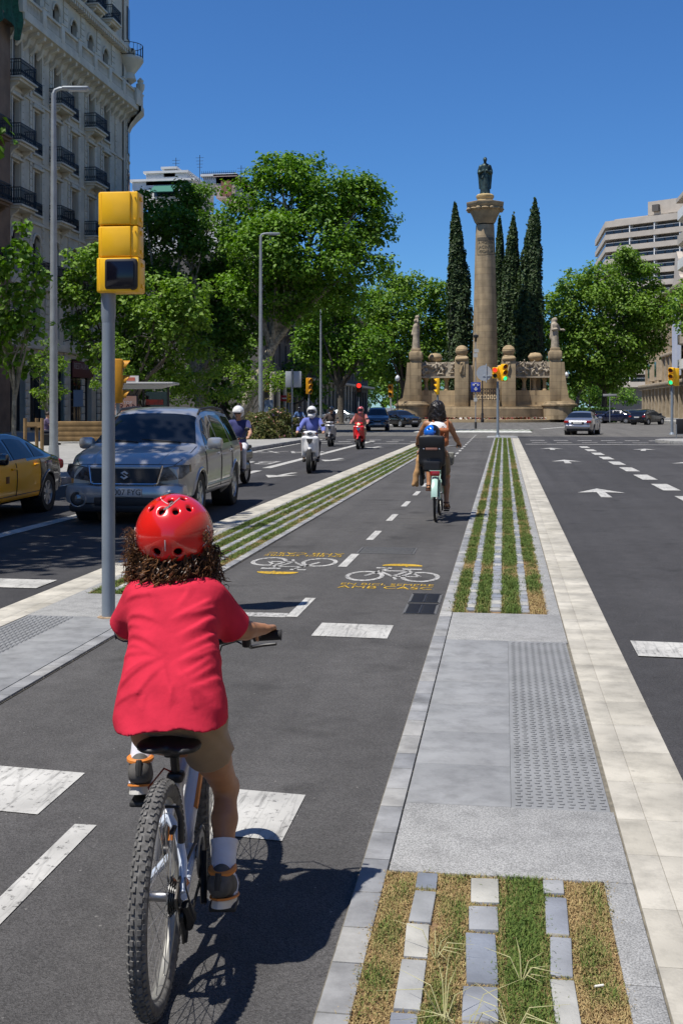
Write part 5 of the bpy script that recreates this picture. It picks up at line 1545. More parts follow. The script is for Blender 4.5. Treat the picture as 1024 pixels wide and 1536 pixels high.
def lamp_post(label, px, base_y, depth, arm=.95, h=10.0):
    o = foot(px, depth, .14)
    t = thing('street_lamp', label, 'street lamp', o, YAW, 'tall grey lamp posts along the left pavement')
    m = MB(); m.tube([(0, 0, 0), (0, 0, 3), (0, 0, h - .14)], [.115, .105, .065], 16); m.tube([(0, 0, 0), (0, 0, .5)], [.16, .13], 16); m.build('post', M_GALV, t)
    m = MB(); m.tube([(0, 0, h - .18), (.04, 0, h - .06), (.16, 0, h - .01), (arm * .5, 0, h)], [.06, .055, .05, .04], 10)
    m.build('arm', M_GALV, t)
    m = MB(); m.box((arm * .62, 0, h - .01), (arm * .75, .26, .09), bev=.04); hd = m.build('lamp_head', M_GALV, t)
    m = MB(); m.box((arm * .68, 0, h - .062), (arm * .5, .2, .02)); m.build('lamp_glass', mat('lamp_glass', (.5, .52, .55), .2), hd)
lamp_post('tallest looking grey lamp post at the left, in front of the ornate building', 81, 704, 30.5)
lamp_post('grey lamp post beside the oleander bushes, in front of the tallest plane tree', 391, 661, 56)
lamp_post('distant thin grey lamp post between the two scooter riders and the red signal', 481, 639, 99, arm=.5)

def signal_head(t, c, facing, lens=('red', 'amber', 'green'), lit=(), size=.30, body=M_YELLOW, dz=.36, name='signal_head'):
    """a column of round lenses under visors; facing = direction (angle of the outward normal)"""
    n = len(lens); H_ = dz * n
    m = MB(); R = Matrix.Rotation(facing, 4, 'Z')
    m.box((0, 0, 0), (.22, size + .06, H_), bev=.04)
    for i in range(n): m.box((.10, 0, H_ / 2 - dz * (i + .5)), (.05, size + .03, dz - .02), bev=.02)
    m.v = [tuple(R @ Vector(v) + Vector(c)) for v in m.v]
    hd = m.build(name, body, t)
    for i, nm in enumerate(lens):
        z = H_ / 2 - dz * (i + .5)
        m = MB(); m.lathe([(0, .03), (size * .3, .02), (size * .42, 0)], 16, cap=False); MM = Matrix.Translation(c) @ R @ Matrix.Translation((.126, 0, z)) @ Matrix.Rotation(PI / 2, 4, 'Y')
        m.v = [tuple(MM @ Vector(v)) for v in m.v]; m.build('lens', M_LIT[nm] if i in lit else M_LENS[nm], hd)
        m = MB(); r = size * .47
        rings = []
        for q in range(15):
            a = -.35 + (PI + .7) * q / 14
            x1 = .20 + .10 * max(0, math.sin(a))
            rings.append([Vector((.10, r * math.cos(a), z + r * math.sin(a))), Vector((x1, r * math.cos(a), z + r * math.sin(a))), Vector((x1, (r + .012) * math.cos(a), z + (r + .012) * math.sin(a))), Vector((.10, (r + .012) * math.cos(a), z + (r + .012) * math.sin(a)))])
        m.ringloft(rings); m.v = [tuple(R @ Vector(v) + Vector(c)) for v in m.v]; m.build('visor', body, hd)
    return hd

def signal_post(label, loc, h, heads, pole_r=.055, group='traffic signals round the junction', arm=None, pole_m=M_POLE):
    t = thing('traffic_signal', label, 'traffic light', loc, 0, group)
    m = MB(); m.tube([(0, 0, 0), (0, 0, h)], [pole_r, pole_r * .95], 12); m.tube([(0, 0, 0), (0, 0, .12)], [pole_r * 2, pole_r * 1.3], 12); m.build('pole', pole_m, t)
    for hd in heads:
        off = hd.pop('off', (0, 0, 0)); f = hd.pop('facing')
        signal_head(t, Vector((0, 0, h)) + Vector(off), f, **hd)
    return t
BACK, FWD, LEFT, RIGHT = -PI / 2, PI / 2, PI, 0.0

# -- the big signal in the foreground, seen from behind
def near_signal():
    o = G(163, 926, .02)
    t = thing('traffic_signal', 'yellow signal head seen from behind on a grey pole, closest to the camera', 'traffic light', o, 0, 'traffic signals round the junction')
    k = 193.0; z = lambda y: CAMH + (HY - y) / k - .02
    m = MB(); m.tube([(0, 0, 0), (0, 0, z(478))], [.0515, .0495], 28); m.build('pole', M_POLE, t)
    m = MB(); m.tube([(0, 0, z(484)), (0, 0, z(474)), (0, 0, z(440))], [.05, .056, .056], 28); m.build('collar', M_POLE, t)
    m = MB(); m.lathe([(.085, 0), (.085, .006), (.052, .012)], 24); m.build('base_ring', mat('rusty_ring', (.28, .20, .13), .8, var=.3, vscale=30), t)
    cx = (180 - 160) / k; ry = rad(4)
    def mod(y0, y1, x0, x1, dep, name, yo=0.0):
        m = MB(); w = (x1 - x0) / k; h = (y1 - y0) / k
        m.box(((x0 + x1) / 2 / k - 160.5 / k, yo, z((y0 + y1) / 2)), (w, dep, h - .003), bev=.016)
        m.box(((x0 + x1) / 2 / k - 160.5 / k - .012, yo - dep / 2 - .002, z((y0 + y1) / 2)), (w - .085, .03, h - .012), bev=.012)
        m.box((x0 / k - 160.5 / k + .028, yo - dep / 2 - .002, z((y0 + y1) / 2)), (.006, .012, h - .03))
        for q in (-1, 1): m.box((x1 / k - 160.5 / k + .004, yo, z((y0 + y1) / 2) + q * h * .3), (.014, .05, .03), bev=.004)
        for q in (-1, 1): m.cyl((x1 / k - 160.5 / k - .022, yo - dep / 2 - .001, z((y0 + y1) / 2) + q * h * .32), (x1 / k - 160.5 / k - .022, yo - dep / 2 - .008, z((y0 + y1) / 2) + q * h * .32), .006, 8)
        return m.build(name, M_YELLOW, t)
    mod(290.5, 341.5, 149.5, 210, .17, 'signal_module')
    mod(341.5, 389, 149.5, 210.5, .17, 'signal_module')
    b = mod(388.5, 441, 147.5, 212, .19, 'signal_module')
    m = MB(); x0, x1, y0, y1 = 160.5, 210.5, 390.5, 437.5
    m.box(((x0 + x1) / 2 / k - 160.5 / k, -.095, z((y0 + y1) / 2)), ((x1 - x0) / k, .06, (y1 - y0) / k), bev=.028); fr = m.build('dark_screen', M_BLACKP, b)
    m = MB(); m.box(((x0 + x1) / 2 / k - 160.5 / k, -.127, z((y0 + y1) / 2)), ((x1 - x0) / k - .05, .004, (y1 - y0) / k - .05), bev=.002); m.build('screen_glass', mat('screen_glass', (.006, .006, .012), .12), fr)
    t.rotation_euler = (0, 0, YAW - .10)
near_signal()

t = signal_post('amber signal seen edge on, just right of the foreground grey pole', foot(177, 28, .14), 2.55, [dict(off=(.0, .0, -.40), facing=.3, body=M_AMBERH, dz=.36, size=.28)])
# median signal with red pedestrian lamp, green lamp and round sign plate
t = signal_post('signal on the median tip with a lit green lens, beside a red pedestrian signal', foot(746, 61.8, .05), 3.0, [
    dict(off=(.34, .0, .47), facing=BACK - YAW + .55, lit=(2,), size=.27, dz=.31),
    dict(off=(-.12, -.05, .45), facing=BACK - .15, lens=('red', 'green'), lit=(0,), size=.26, dz=.30)], .075)
m = MB(); m.box((.14, .12, 3.45), (.26, .34, .8), bev=.06); m.build('signal_back', M_YELLOW, t)
m = MB(); m.cyl((-.72, .0, 3.45), (-.72, .03, 3.45), .42, 32); m.box((-.62, -.02, 3.45), (.06, .04, 1.0)); m.box((-.4, .0, 3.3), (.8, .05, .05)); m.build('sign_back', mat('grey_sign_back', (.42, .45, .48), .5, .3), t)
# yellow signal seen in profile, before the left wing
t = signal_post('bright yellow signal in front of the carved frieze, above the woman cyclist', foot(656, 88, 0), 2.6, [dict(off=(0, 0, .65), facing=LEFT + .25, size=.34, dz=.42)], .08)
t = signal_post('pale amber pedestrian signal beside the white globe lamp left of the monument', foot(586, 105, .02), 2.5, [dict(off=(0, 0, .65), facing=LEFT + 1.2, lens=('red', 'green'), size=.36, dz=.62, body=M_AMBERH)], .08, pole_m=mat('pale_pole', (.42, .42, .4), .6))
t = signal_post('signal with a lit green lens on the right hand pavement corner', foot(1007, 64, .14), 2.75, [dict(off=(-.02, -.05, .48), facing=BACK - .5, lit=(2,), size=.27, dz=.335), dict(off=(.22, .05, .45), facing=FWD + .4, size=.27, dz=.335)], .08)
t = signal_post('dark amber three lens signal between the sign panels and the distant lamp post', foot(463, 72, .14), 2.35, [dict(off=(0, 0, .5), facing=BACK + .9, size=.28, dz=.34, body=M_AMBERH)], .05)
t = signal_post('small yellow signal beside the red no entry sign', foot(433, 92, .14), 1.9, [dict(off=(0, 0, .4), facing=BACK + .9, size=.24, dz=.27)], .05)
t = signal_post('pair of small amber signals close behind the middle lamp post', foot(400, 90, .14), 1.2, [dict(off=(0, 0, .6), facing=BACK + .7, size=.24, dz=.3), dict(off=(-.02, 0, 1.95), facing=BACK + .7, size=.24, dz=.3)], .05)
t = signal_post('small amber signal hanging from a thin mast over the far street', foot(508, 112, .02), 4.2, [dict(off=(0, 0, .6), facing=BACK + 1.0, size=.3, dz=.32)], .05)
m = MB(); m.tube([(.1, 0, 5.0), (2.3, .5, 4.95)], [.05, .04], 6); m.build('mast_arm', M_POLE, t)
t = signal_post('black signal with a lit red lens above the red scooter', foot(538, 118, .02), 2.7, [dict(off=(0, 0, .7), facing=BACK + .1, lit=(0,), size=.56, dz=.46, body=M_BLACKP)], .06)

# -- sign posts
def plate(label, name, px, depth, y0, y1, w, hue, group=None, text=None, cat='sign', post=True, thick=.03, base=.14, top=None):
    o = foot(px, depth, base); t = thing(name, label, cat, o, YAW, group); k = FP / depth
    z0, z1 = CAMH + (HY - y1) / k - base, CAMH + (HY - y0) / k - base
    if post:
        m = MB(); m.cyl((0, .05, 0), (0, .05, (top or z1) + .1), .04, 10); m.build('post', M_GALV, t)
    m = MB(); m.box((0, 0, (z0 + z1) / 2), (w, thick, z1 - z0), bev=.01); p = m.build('panel', hue, t)
    return t, p, z0, z1
M_SIGNB = mat('sign_back_grey', (.36, .38, .40), .55, .2)
o = foot(438, 57, .14); t = thing('sign_post', 'post with two grey sign panels seen from behind, beside the oleander bushes', 'sign', o, YAW)
k = FP / 57; zz = lambda y: CAMH + (HY - y) / k - .14
m = MB(); m.cyl((0, -.06, 0), (0, -.06, zz(554)), .045, 10); m.build('post', M_GALV, t)
for a, b in ((428, 438), (440, 452)):
    m = MB(); m.box((((a + b) / 2 - 438) / k, 0, (zz(557) + zz(581)) / 2), ((b - a) / k, .03, zz(557) - zz(581)), bev=.008); m.build('panel', M_SIGNB, t)
t, p, z0, z1 = plate('red no entry sign beside the small yellow signal', 'no_entry_sign', 427, 94, 593, 602, .7, mat('sign_red', (.45, .02, .02), .5))
m = MB(); m.box((0, -.022, (z0 + z1) / 2), (.4, .01, .1)); m.build('white_bar', M_WALLW, p)
t, p, z0, z1 = plate('blue lane sign with white arrow and cycle, on the camera pole before the column', 'lane_sign', 713, 86, 573.5, 588, .70, mat('sign_blue', (.015, .05, .38), .45), base=.05, top=CAMH + (611 - 503) / (FP / 86))
k = FP / 86; zz = lambda y: CAMH + (HY - y) / k - .05
m = MB(); m.tube([(-.16 + .07 * math.cos(a), -.02, z1 - .2 + .07 * math.sin(a)) for a in [2 * PI * q / 10 for q in range(10)]], .02, 4, closed=True); m.tube([(.16 + .07 * math.cos(a), -.02, z1 - .2 + .07 * math.sin(a)) for a in [2 * PI * q / 10 for q in range(10)]], .02, 4, closed=True); m.tube([(-.16, -.02, z1 - .2), (0, -.02, z1 - .08), (.16, -.02, z1 - .2)], .02, 4)
m.add([(-.16, -.02, z0 + .25), (.16, -.02, z0 + .25), (0, -.02, z0 + .08)], [(0, 1, 2)]); m.box((0, -.02, z0 + .3), (.1, .01, .14)); m.build('white_symbols', M_WALLW, p)
m = MB(); m.box((-.02, 0, zz(599.5)), (.25, .08, .28)); m.box((-.02, 0, zz(533)), (.3, .1, .3)); m.box((.05, 0, zz(526)), (.34, .1, .26)); m.build('control_box', mat('pale_grey_box', (.5, .5, .48), .6), t)
m = MB(); m.box((0, -.1, zz(504.5)), (.36, .3, .22), bev=.05); m.cyl((0, -.1, zz(507)), (0, .05, zz(512)), .08, 8); m.build('camera_housing', M_BLACKP, t)
m = MB(); m.cyl((0, .05, 0), (0, .05, .5), .09, 10); m.build('base_sleeve', mat('dark_sleeve', (.04, .04, .04), .7), t)
t, p, z0, z1 = plate('pale blue patterned banner board on the left pavement beyond the oleanders', 'banner_board', 403, 80, 600, 622, .62, mat('pattern_board', (.32, .40, .48), .7, col2=(.08, .16, .26), vscale=5))
t, p, z0, z1 = plate('small street name sign on a grey pole before the hedge on the right', 'street_name_sign', 914, 116, 591, 594.5, 1.4, mat('name_plate_grey', (.30, .30, .30), .6))
t, p, z0, z1 = plate('dark advertising board cut by the right edge on the pavement corner', 'notice_board', 1022, 60, 629, 651, .62, M_BLACKP, post=False)
m = MB(); m.box((-.30, 0, z0 / 2), (.05, .05, z0 * 2 + .9)); m.box((.3, 0, z0 / 2), (.05, .05, z0 * 2 + .9)); m.box((0, 0, z0 - .03), (.64, .05, .04)); m.build('frame', M_GALV, t)

def globe_lamp(label, px, depth, y, twin=False):
    o = foot(px, depth, .1); k = FP / depth; h = CAMH + (HY - y) / k - .1
    t = thing('globe_lamp', label, 'street lamp', o, YAW, 'old globe lamps round the monument')
    m = MB(); m.lathe([(.16, 0), (.16, .3), (.1, .4), (.13, .9), (.07, 1.0), (.055, h - .25), (.1, h - .2), (.1, h - .12)], 12); m.build('post', M_RAIL, t)
    for s in ((-.5, .5) if twin else (0,)):
        m = MB(); m.lathe([(.1, -.14), (.24, .06), (.27, .22), (.2, .4), (.06, .52), (0, .58)], 14, (s, 0, h)); m.build('globe', mat('milk_glass', (.6, .62, .64), .3), t)
globe_lamp('white globe lamp on a black post, left of the monument beside the amber pedestrian signal', 596, 128, 570)
globe_lamp('black lamp post with a small white globe standing before the iron gate', 723, 118, 562)
globe_lamp('white globe lamp in the shade right of the monument, above the hedge', 849, 132, 565)

# -- bus shelter
def bus_shelter():
    D = 47; o = foot(214, D, .14); k = FP / D; t = thing('bus_shelter', 'bus shelter with a thin pale roof behind the silver car', 'bus shelter', o, YAW)
    X = lambda px: (px - 214) / k; Z = lambda y: CAMH + (HY - y) / k - .14
    m = MB(); m.box(((X(168) + X(262)) / 2, .5, Z(575)), (X(262) - X(168), 1.9, .09), bev=.03)
    m.prism([(X(172), Z(577)), (X(258), Z(577)), (X(235), Z(583)), (X(172), Z(583))], 1.2, basis((0, 1.1, 0), (1, 0, 0), (0, 0, 1), (0, -1, 0))); m.build('roof', mat('shelter_roof', (.40, .40, .39), .6), t)
    m = MB(); m.box(((X(168) + X(210)) / 2, -.3, Z(569)), (X(210) - X(168), .12, .28)); f = m.build('roof_sign', M_WALLW, t)
    m = MB(); m.box(((X(178) + X(205)) / 2, -.37, Z(569)), (X(205) - X(178), .02, .14)); m.build('red_band', mat('route_red', (.5, .13, .08), .6), f)
    m = MB()
    for px in (208, 246): m.box((X(px), 1.2, Z(577) / 2), (.09, .09, Z(577)))
    m.build('posts', M_BLACKP, t)
    m = MB(); m.box(((X(168) + X(207.5)) / 2, .0, Z(608)), (X(207.5) - X(168), .16, Z(592) - Z(624)), bev=.02); c = m.build('poster_case', M_BLACKP, t)
    m = MB(); m.box(((X(170) + X(205.5)) / 2, -.09, Z(608)), (X(205.5) - X(170), .02, Z(594) - Z(622))); p = m.build('poster', mat('salmon_poster', (.66, .30, .16), .5, col2=(.56, .36, .28), vscale=.8), c)
    lettering('letters', 'GRAN', .36, mat('poster_maroon', (.10, .01, .015), .6), p, basis((X(188.5), -.105, Z(611)), (1, 0, 0), (0, 0, 1), (0, -1, 0)), .002, 1.2)
    lettering('letters', 'UN TOP', .17, M_WALLW, p, basis((X(186.5), -.105, Z(604)), (1, 0, 0), (0, 0, 1), (0, -1, 0)), .002, 1.1)
    m = MB(); m.box(((X(211) + X(244)) / 2, 1.3, Z(606)), (X(244) - X(211), .04, Z(584) - Z(622))); m.build('glass_wall', mat('shelter_glass', (.05, .05, .05), .05, trans=.6), t)
    m = MB(); m.box(((X(211) + X(238)) / 2, 1.25, Z(603)), (X(238) - X(211), .02, .22)); m.build('red_notice', mat('notice_red', (.30, .03, .02), .6, col2=(.12, .02, .02), vscale=6), t)
    m = MB(); m.box(((X(212) + X(236)) / 2, 1.25, Z(613)), (X(236) - X(212), .02, .12)); m.build('white_notice', mat('notice_white', (.5, .5, .5), .6, col2=(.1, .1, .1), vscale=9), t)
bus_shelter()
# -- timber planter, tree guard, menu board
o = foot(118, 51, .14); t = thing('planter_box', 'long low timber box in front of the restaurant window', 'planter', o, YAW)
m = MB()
for q in range(4): m.box((0, 0, .12 + q * .22), (2.7, .8, .21), bev=.02)
m.build('planks', mat('warm_timber', (.22, .14, .06), .8, var=.25, vscale=2.2), t)  # timber colour darkened to stand in for the shadow over the box
o = foot(118, 62, .14); t = thing('menu_board', 'white menu sheet on a thin stand outside the restaurant', 'menu board', o, YAW)
m = MB(); m.cyl((0, 0, 0), (0, 0, 1.6), .02, 6); m.build('stand', M_RAIL, t)
m = MB(); m.box((0, -.03, 2.0), (.52, .02, .9)); m.build('sheet', mat('menu_sheet', (.22, .27, .34), .5), t)
o = foot(52, 38, .14); t = thing('tree_guard', 'timber tree guard of short stakes behind the taxi roof', 'tree guard', o, YAW)
m = MB()
for a, b in ((-.28, -.1), (.28, -.1), (0, .3)): m.cyl((a, b, 0), (a, b, 1.15), .06, 8)
m.build('stakes', MATS['warm_timber'], t)
m = MB(); m.box((0, -.1, .95), (.6, .06, .14)); m.box((.14, .1, .9), (.06, .5, .12), rot=(0, 0, .6)); m.box((-.14, .1, .9), (.06, .5, .12), rot=(0, 0, -.6)); m.build('rails', MATS['warm_timber'], t)
# ================= cars =================
M_TYRE = mat('tyre_rubber', (.018, .018, .018), .85, var=.3, vscale=20)
M_RIM = mat('alloy_rim', (.45, .46, .48), .35, .7)
M_CGLASS = mat('car_glass', (.008, .010, .014), .04, spec=.42)
M_CHROME = mat('chrome', (.6, .6, .62), .15, 1.0)
M_HEADL = mat('headlight_lens', (.22, .24, .26), .06, .4, coat=1.0, col2=(.02, .022, .025), vscale=7)
M_TAILL = mat('tail_light', (.30, .012, .012), .15, coat=.8)
M_PLATE = mat('number_plate_white', (.50, .50, .50), .5)
M_TRIM = mat('grey_black_trim', (.02, .02, .022), .6)
M_INK = mat('plate_ink', (.01, .01, .012), .6)

def sm(y, X_, Y_, w=.07):
    o = 0
    for d, k in ((-1.5, .13), (-.75, .22), (0, .30), (.75, .22), (1.5, .13)): o += k * np.interp(y + d * w, X_, Y_)
    return float(o)

def v_up(z): return Vector((0, 0, z))

class Shape:
    def __init__(s, c):
        s.c = c
        f = lambda key: ([p[0] for p in c[key]], [p[1] for p in c[key]])
        s.top, s.wid, s.low = f('top'), f('wid'), f('low')
        s.belt, s.roofw = c['belt'], c['roofw']
        s.y0, s.y1 = c['top'][0][0], c['top'][-1][0]
    def section(s, y):
        zt, w, zl = sm(y, *s.top), sm(y, *s.wid, .05), sm(y, *s.low)
        zb = min(s.belt + s.c.get('rise', 0) * (-y), zt - .05)
        green = max(0.0, min(1.0, (zt - zb - .05) / .42))
        wr = w * (.90 * (1 - green)) + s.roofw * green
        zm = zl + (zb - zl) * .55
        return [(0, zl), (w * .8, zl), (w * .95, zl + .05), (w * .985, zl + .16), (w, zm), (w * .99, zb - .10), (w * .955, zb), (wr + (w * .94 - wr) * .45, zb + (zt - zb) * .5), (wr, zt - .075 * green - .02), (wr * .9, zt - .02 * green - .004), (wr * .45, zt + .012 * green), (0, zt + .018 * green)]
    def at(s, y, v):
        """v: 0..11 along the half section; negative mirrors"""
        sg = -1 if v < 0 else 1; v = abs(v)
        P = s.section(y); i = min(int(v), 10); t = v - i
        g = lambda k: Vector(P[max(0, min(11, k))])
        a, b, c, d = g(i - 1), g(i), g(i + 1), g(i + 2)
        p = b + .5 * t * ((c - a) + t * (2 * a - 5 * b + 4 * c - d + t * (3 * (b - c) + d - a))) * .9 + (c - b) * t * .1 if 4 <= i <= 9 else b.lerp(c, t)
        return Vector((sg * max(p.x, 0), y, p.y))
    def patch(s, f, nu, nv, off=.004):
        """small sheet lying just proud of the surface; f(u, v) -> (y, section v)"""
        m = MB(); vs = []
        for i in range(nu + 1):
            for j in range(nv + 1):
                y, v = f(i / nu, j / nv); e = .02
                p = s.at(y, v); a = s.at(y + e, v) - s.at(y - e, v); b = s.at(y, (abs(v) + e) * (1 if v >= 0 else -1)) - s.at(y, (abs(v) - e) * (1 if v >= 0 else -1)) if abs(v) > e else Vector((1, 0, 0))
                n = a.cross(b)
                if n.length > 1e-9: n.normalize()
                if n.dot(Vector((p.x, 0, p.z - .6))) < 0: n = -n
                vs.append(p + n * off)
        fs = []
        for i in range(nu):
            for j in range(nv):
                k = i * (nv + 1) + j; fs.append((k, k + nv + 1, k + nv + 2, k + 1))
        return m.add(vs, fs)

def car(name, label, cat, c, loc, rz, paint, group=None, accent=None):
    t = thing(name, label, cat, loc, rz, group); S = Shape(c)
    ax = c['axles']; R = c['wheel'] + .045; ny = c.get('ny', 90); vs_ = [q * .34 for q in range(33)]; vs_[-1] = 11
    ys = [S.y0 + (S.y1 - S.y0) * i / ny for i in range(ny + 1)]
    full = [-v for v in vs_[:0:-1]] + vs_[1:-1] + [] ; row = [-v for v in reversed(vs_[1:])] + [vs_[0]] + vs_[1:-1]
    V = []; F = []; n = len(row)
    for y in ys:
        for v in row: V.append(S.at(y, v))
    for p in V:
        for a in ax:
            d = math.hypot(p.y - a, p.z - c['wheel'])
            if abs(p.x) > .5 and abs(d - R) < .03 and d > 1e-6: p.y = a + (p.y - a) * R / d; p.z = c['wheel'] + (p.z - c['wheel']) * R / d
    mi = []
    for i in range(ny):
        for j in range(n):
            q = (i * n + j, i * n + (j + 1) % n, (i + 1) * n + (j + 1) % n, (i + 1) * n + j)
            ce = sum((V[k] for k in q), Vector()) / 4
            if abs(ce.x) > .45 and any(math.hypot(ce.y - a, ce.z - c['wheel']) < R * .99 for a in ax): continue
            F.append(q); mi.append(1 if accent and accent(ce) else 0)
    F.append(tuple(range(n - 1, -1, -1))); F.append(tuple(ny * n + j for j in range(n))); mi += [0, 0]
    mb = MB(); mb.v = [tuple(p) for p in V]; mb.f = F; mb.m = mi
    body = mb.build('body', [paint, c.get('accent_mat', paint)], t, smooth=50)
    # wheel wells and arch lips
    for a in ax:
        for s in (-1, 1):
            w = sm(a, *S.wid) * s; m = MB()
            m.lathe([(R * .99, 0), (R * .99, .32), (0, .32)], 20, M=Matrix.Translation((w * .97, a, c['wheel'])) @ Matrix.Rotation(-s * PI / 2, 4, 'Y'), cap=False)
            m.build('wheel_well', M_TRIM, body, smooth=0)
    for a in ax:
        for s in (-1, 1):
            pts = []
            for q in range(19):
                an = -.25 + (PI + .5) * q / 18; y = a + R * math.cos(an); z = c['wheel'] + R * math.sin(an)
                sec = S.section(y); w = float(np.interp(z, [sec[1][1], sec[2][1], sec[3][1], sec[4][1], sec[5][1]], [sec[1][0], sec[2][0], sec[3][0], sec[4][0], sec[5][0]]))
                pts.append((s * (w - .004), y, z))
            m = MB(); m.tube(pts, c.get('lip', .022), 6); m.build('wheel_arch', c.get('lip_mat', paint), body)
    # wheels
    r = c['wheel']
    for a in ax:
        for s in (-1, 1):
            w = sm(a, *S.wid) * s * .985; M = Matrix.Translation((w, a, r)) @ Matrix.Rotation(s * PI / 2, 4, 'Y')
            m = MB(); m.lathe([(r * .62, -.2), (r * .9, -.21), (r, -.18), (r, -.03), (r * .93, .0), (r * .64, -.005), (r * .62, -.03)], 32, M=M, cap=False); wh = m.build('wheel', M_TYRE, t)
            m = MB(); m.lathe([(r * .645, -.012), (r * .6, -.01), (r * .56, -.06), (r * .56, -.1)], 32, M=M, cap=False)
            for q in range(c.get('spokes', 5)):
                an = 2 * PI * q / c.get('spokes', 5) + .3; d = Vector((math.cos(an), math.sin(an), 0)); e = Vector((-d.y, d.x, 0))
                P = [d * r * .1 + e * r * .09, d * r * .6 + e * r * .13, d * r * .6 - e * r * .13, d * r * .1 - e * r * .09]
                m.add([M @ (p + Vector((0, 0, -.02 + .0))) for p in P] + [M @ (p + Vector((0, 0, -.06))) for p in P], [(0, 1, 2, 3), (0, 4, 5, 1), (1, 5, 6, 2), (2, 6, 7, 3), (3, 7, 4, 0)])
            m.lathe([(0, -.008), (r * .13, -.012), (r * .16, -.05)], 16, M=M, cap=False)
            m.build('rim', M_RIM, wh)
            m = MB(); m.lathe([(0, -.11), (r * .6, -.11)], 20, M=M, cap=False); m.build('brake_disc', M_TRIM, wh)
    # glass
    g = c['glass']
    a, b = g['front']; S.patch(lambda u, v: (a + (b - a) * u, (-1 + 2 * v) * (9.35 - .0 * u) if False else (11 - abs(2 * v - 1) * (11 - 8.55)) * (1 if v >= .5 else -1)), 10, 14, .006).build('windscreen', M_CGLASS, t)
    a, b = g['rear']; S.patch(lambda u, v: (a + (b - a) * u, (11 - abs(2 * v - 1) * (11 - 8.7)) * (1 if v >= .5 else -1)), 8, 14, .006).build('rear_window', M_CGLASS, t)
    for s in (-1, 1):
        for (ya, yb, ta, tb) in g['side']:
            # ta, tb: how far the top edge is pulled in at each end
            S.patch(lambda u, v: ((ya + (yb - ya) * u) + v * (ta * (1 - u) - tb * u), s * (6.12 + 1.73 * v)), 8, 5, .006).build('side_window', M_CGLASS, t)
        y = c['mirror']; m = MB(); sec = S.section(y); m.box((s * (sec[6][0] + .12), y, sec[6][1] + .09), (.24, .16, .18), bev=.06); m.box((s * (sec[6][0] + .01), y - .01, sec[6][1] + .03), (.1, .08, .06)); m.build('mirror', c.get('mirror_mat', paint), t)
        for y in c.get('handles', ()):
            sec = S.section(y); m = MB(); m.box((s * (sec[5][0] + .012), y, sec[5][1] - .0), (.035, .17, .035), bev=.012); m.build('door_handle', c.get('handle_mat', paint), t)
    m = MB()
    for s in (-1, 1):
        for y in c.get('seams', ()):
            m.tube([S.at(y, s * v) + Vector((s * .0015, 0, 0)) for v in (2.6, 3.2, 4, 4.6, 5.2, 5.8)], .009, 4)
        yy = [y for y in c.get('seams', ())]
        if yy: m.tube([S.at(y, s * 2.7) + Vector((s * .0015, 0, 0)) for y in np.linspace(min(yy), max(yy), 8)], .006, 4)
    if m.v: m.build('door_seams', M_TRIM, body)
    c['extra'](t, S, c, paint)
    return t

def front_kit(t, S, c, paint, badge=None, plate=None, zg=.66, wg=.5, hl=(.5, .82, .70), y_off=0.0):
    y = S.y1
    m = MB(); m.box((0, y - .02, zg), (wg, .07, .17), bev=.02); gr = m.build('grille', M_TRIM, t)
    m = MB(); m.box((0, y + .012, zg + .09), (wg + .03, .02, .018), bev=.006); m.box((0, y + .012, zg - .09), (wg + .03, .02, .018), bev=.006); m.build('grille_trim', M_CHROME, gr)
    for s in (-1, 1):
        m = MB(); a, b, z = hl
        m.box((s * (a + b) / 2, y - .10, z), (b - a, .22, .16), rot=(0, .12 * s, -.45 * s), bev=.05); m.build('headlight', M_HEADL, t)
    m = MB(); m.box((0, y - .02, .33), (c['wid'][-2][1] * 1.3, .1, .16), bev=.03); m.build('lower_grille', M_TRIM, t)
    if plate is not None:
        number_plate(t, (0, y + .045, .47), plate, 1)

def number_plate(t, p, s, d, w=.52):
    m = MB(); m.box(p, (w, .02, .115), bev=.005); q = m.build('number_plate', M_PLATE, t)
    if s:
        z = Vector((0, d, 0)); x = Vector((-d, 0, 0)) if d > 0 else Vector((1, 0, 0))
        lettering('letters', s, .115, M_INK, q, basis(Vector(p) + z * .0115 + x * .03, x, (0, 0, 1), z), .0, .95)
        m = MB(); m.box(Vector(p) + z * .009 - x * (w / 2 - .022), (.042, .006, .105)); m.build('blue_band', mat('plate_blue', (.01, .03, .25), .5), q)

def rear_kit(t, S, c, paint, z=.78, plate='', zp=.72, bump=.5):
    y = S.y0
    w = sm(y + .12, *S.wid)
    for s in (-1, 1):
        m = MB(); m.box((s * (w - .12), y + .05, z), (.30, .16, .17), rot=(0, 0, .35 * s), bev=.05); m.build('tail_light', M_TAILL, t)
    m = MB(); m.box((0, y + .02, zp), (.75, .08, .16), bev=.03); m.build('plate_recess', M_TRIM, t)
    number_plate(t, (0, y - .032, zp - .01), '', -1)
    m = MB(); m.box((0, y + .06, bump), (w * 1.95, .26, .2), bev=.07); m.build('bumper', paint, t)
    m = MB(); m.box((0, y + .12, bump - .18), (w * 1.7, .2, .16), bev=.04); m.build('diffuser', M_TRIM, t)

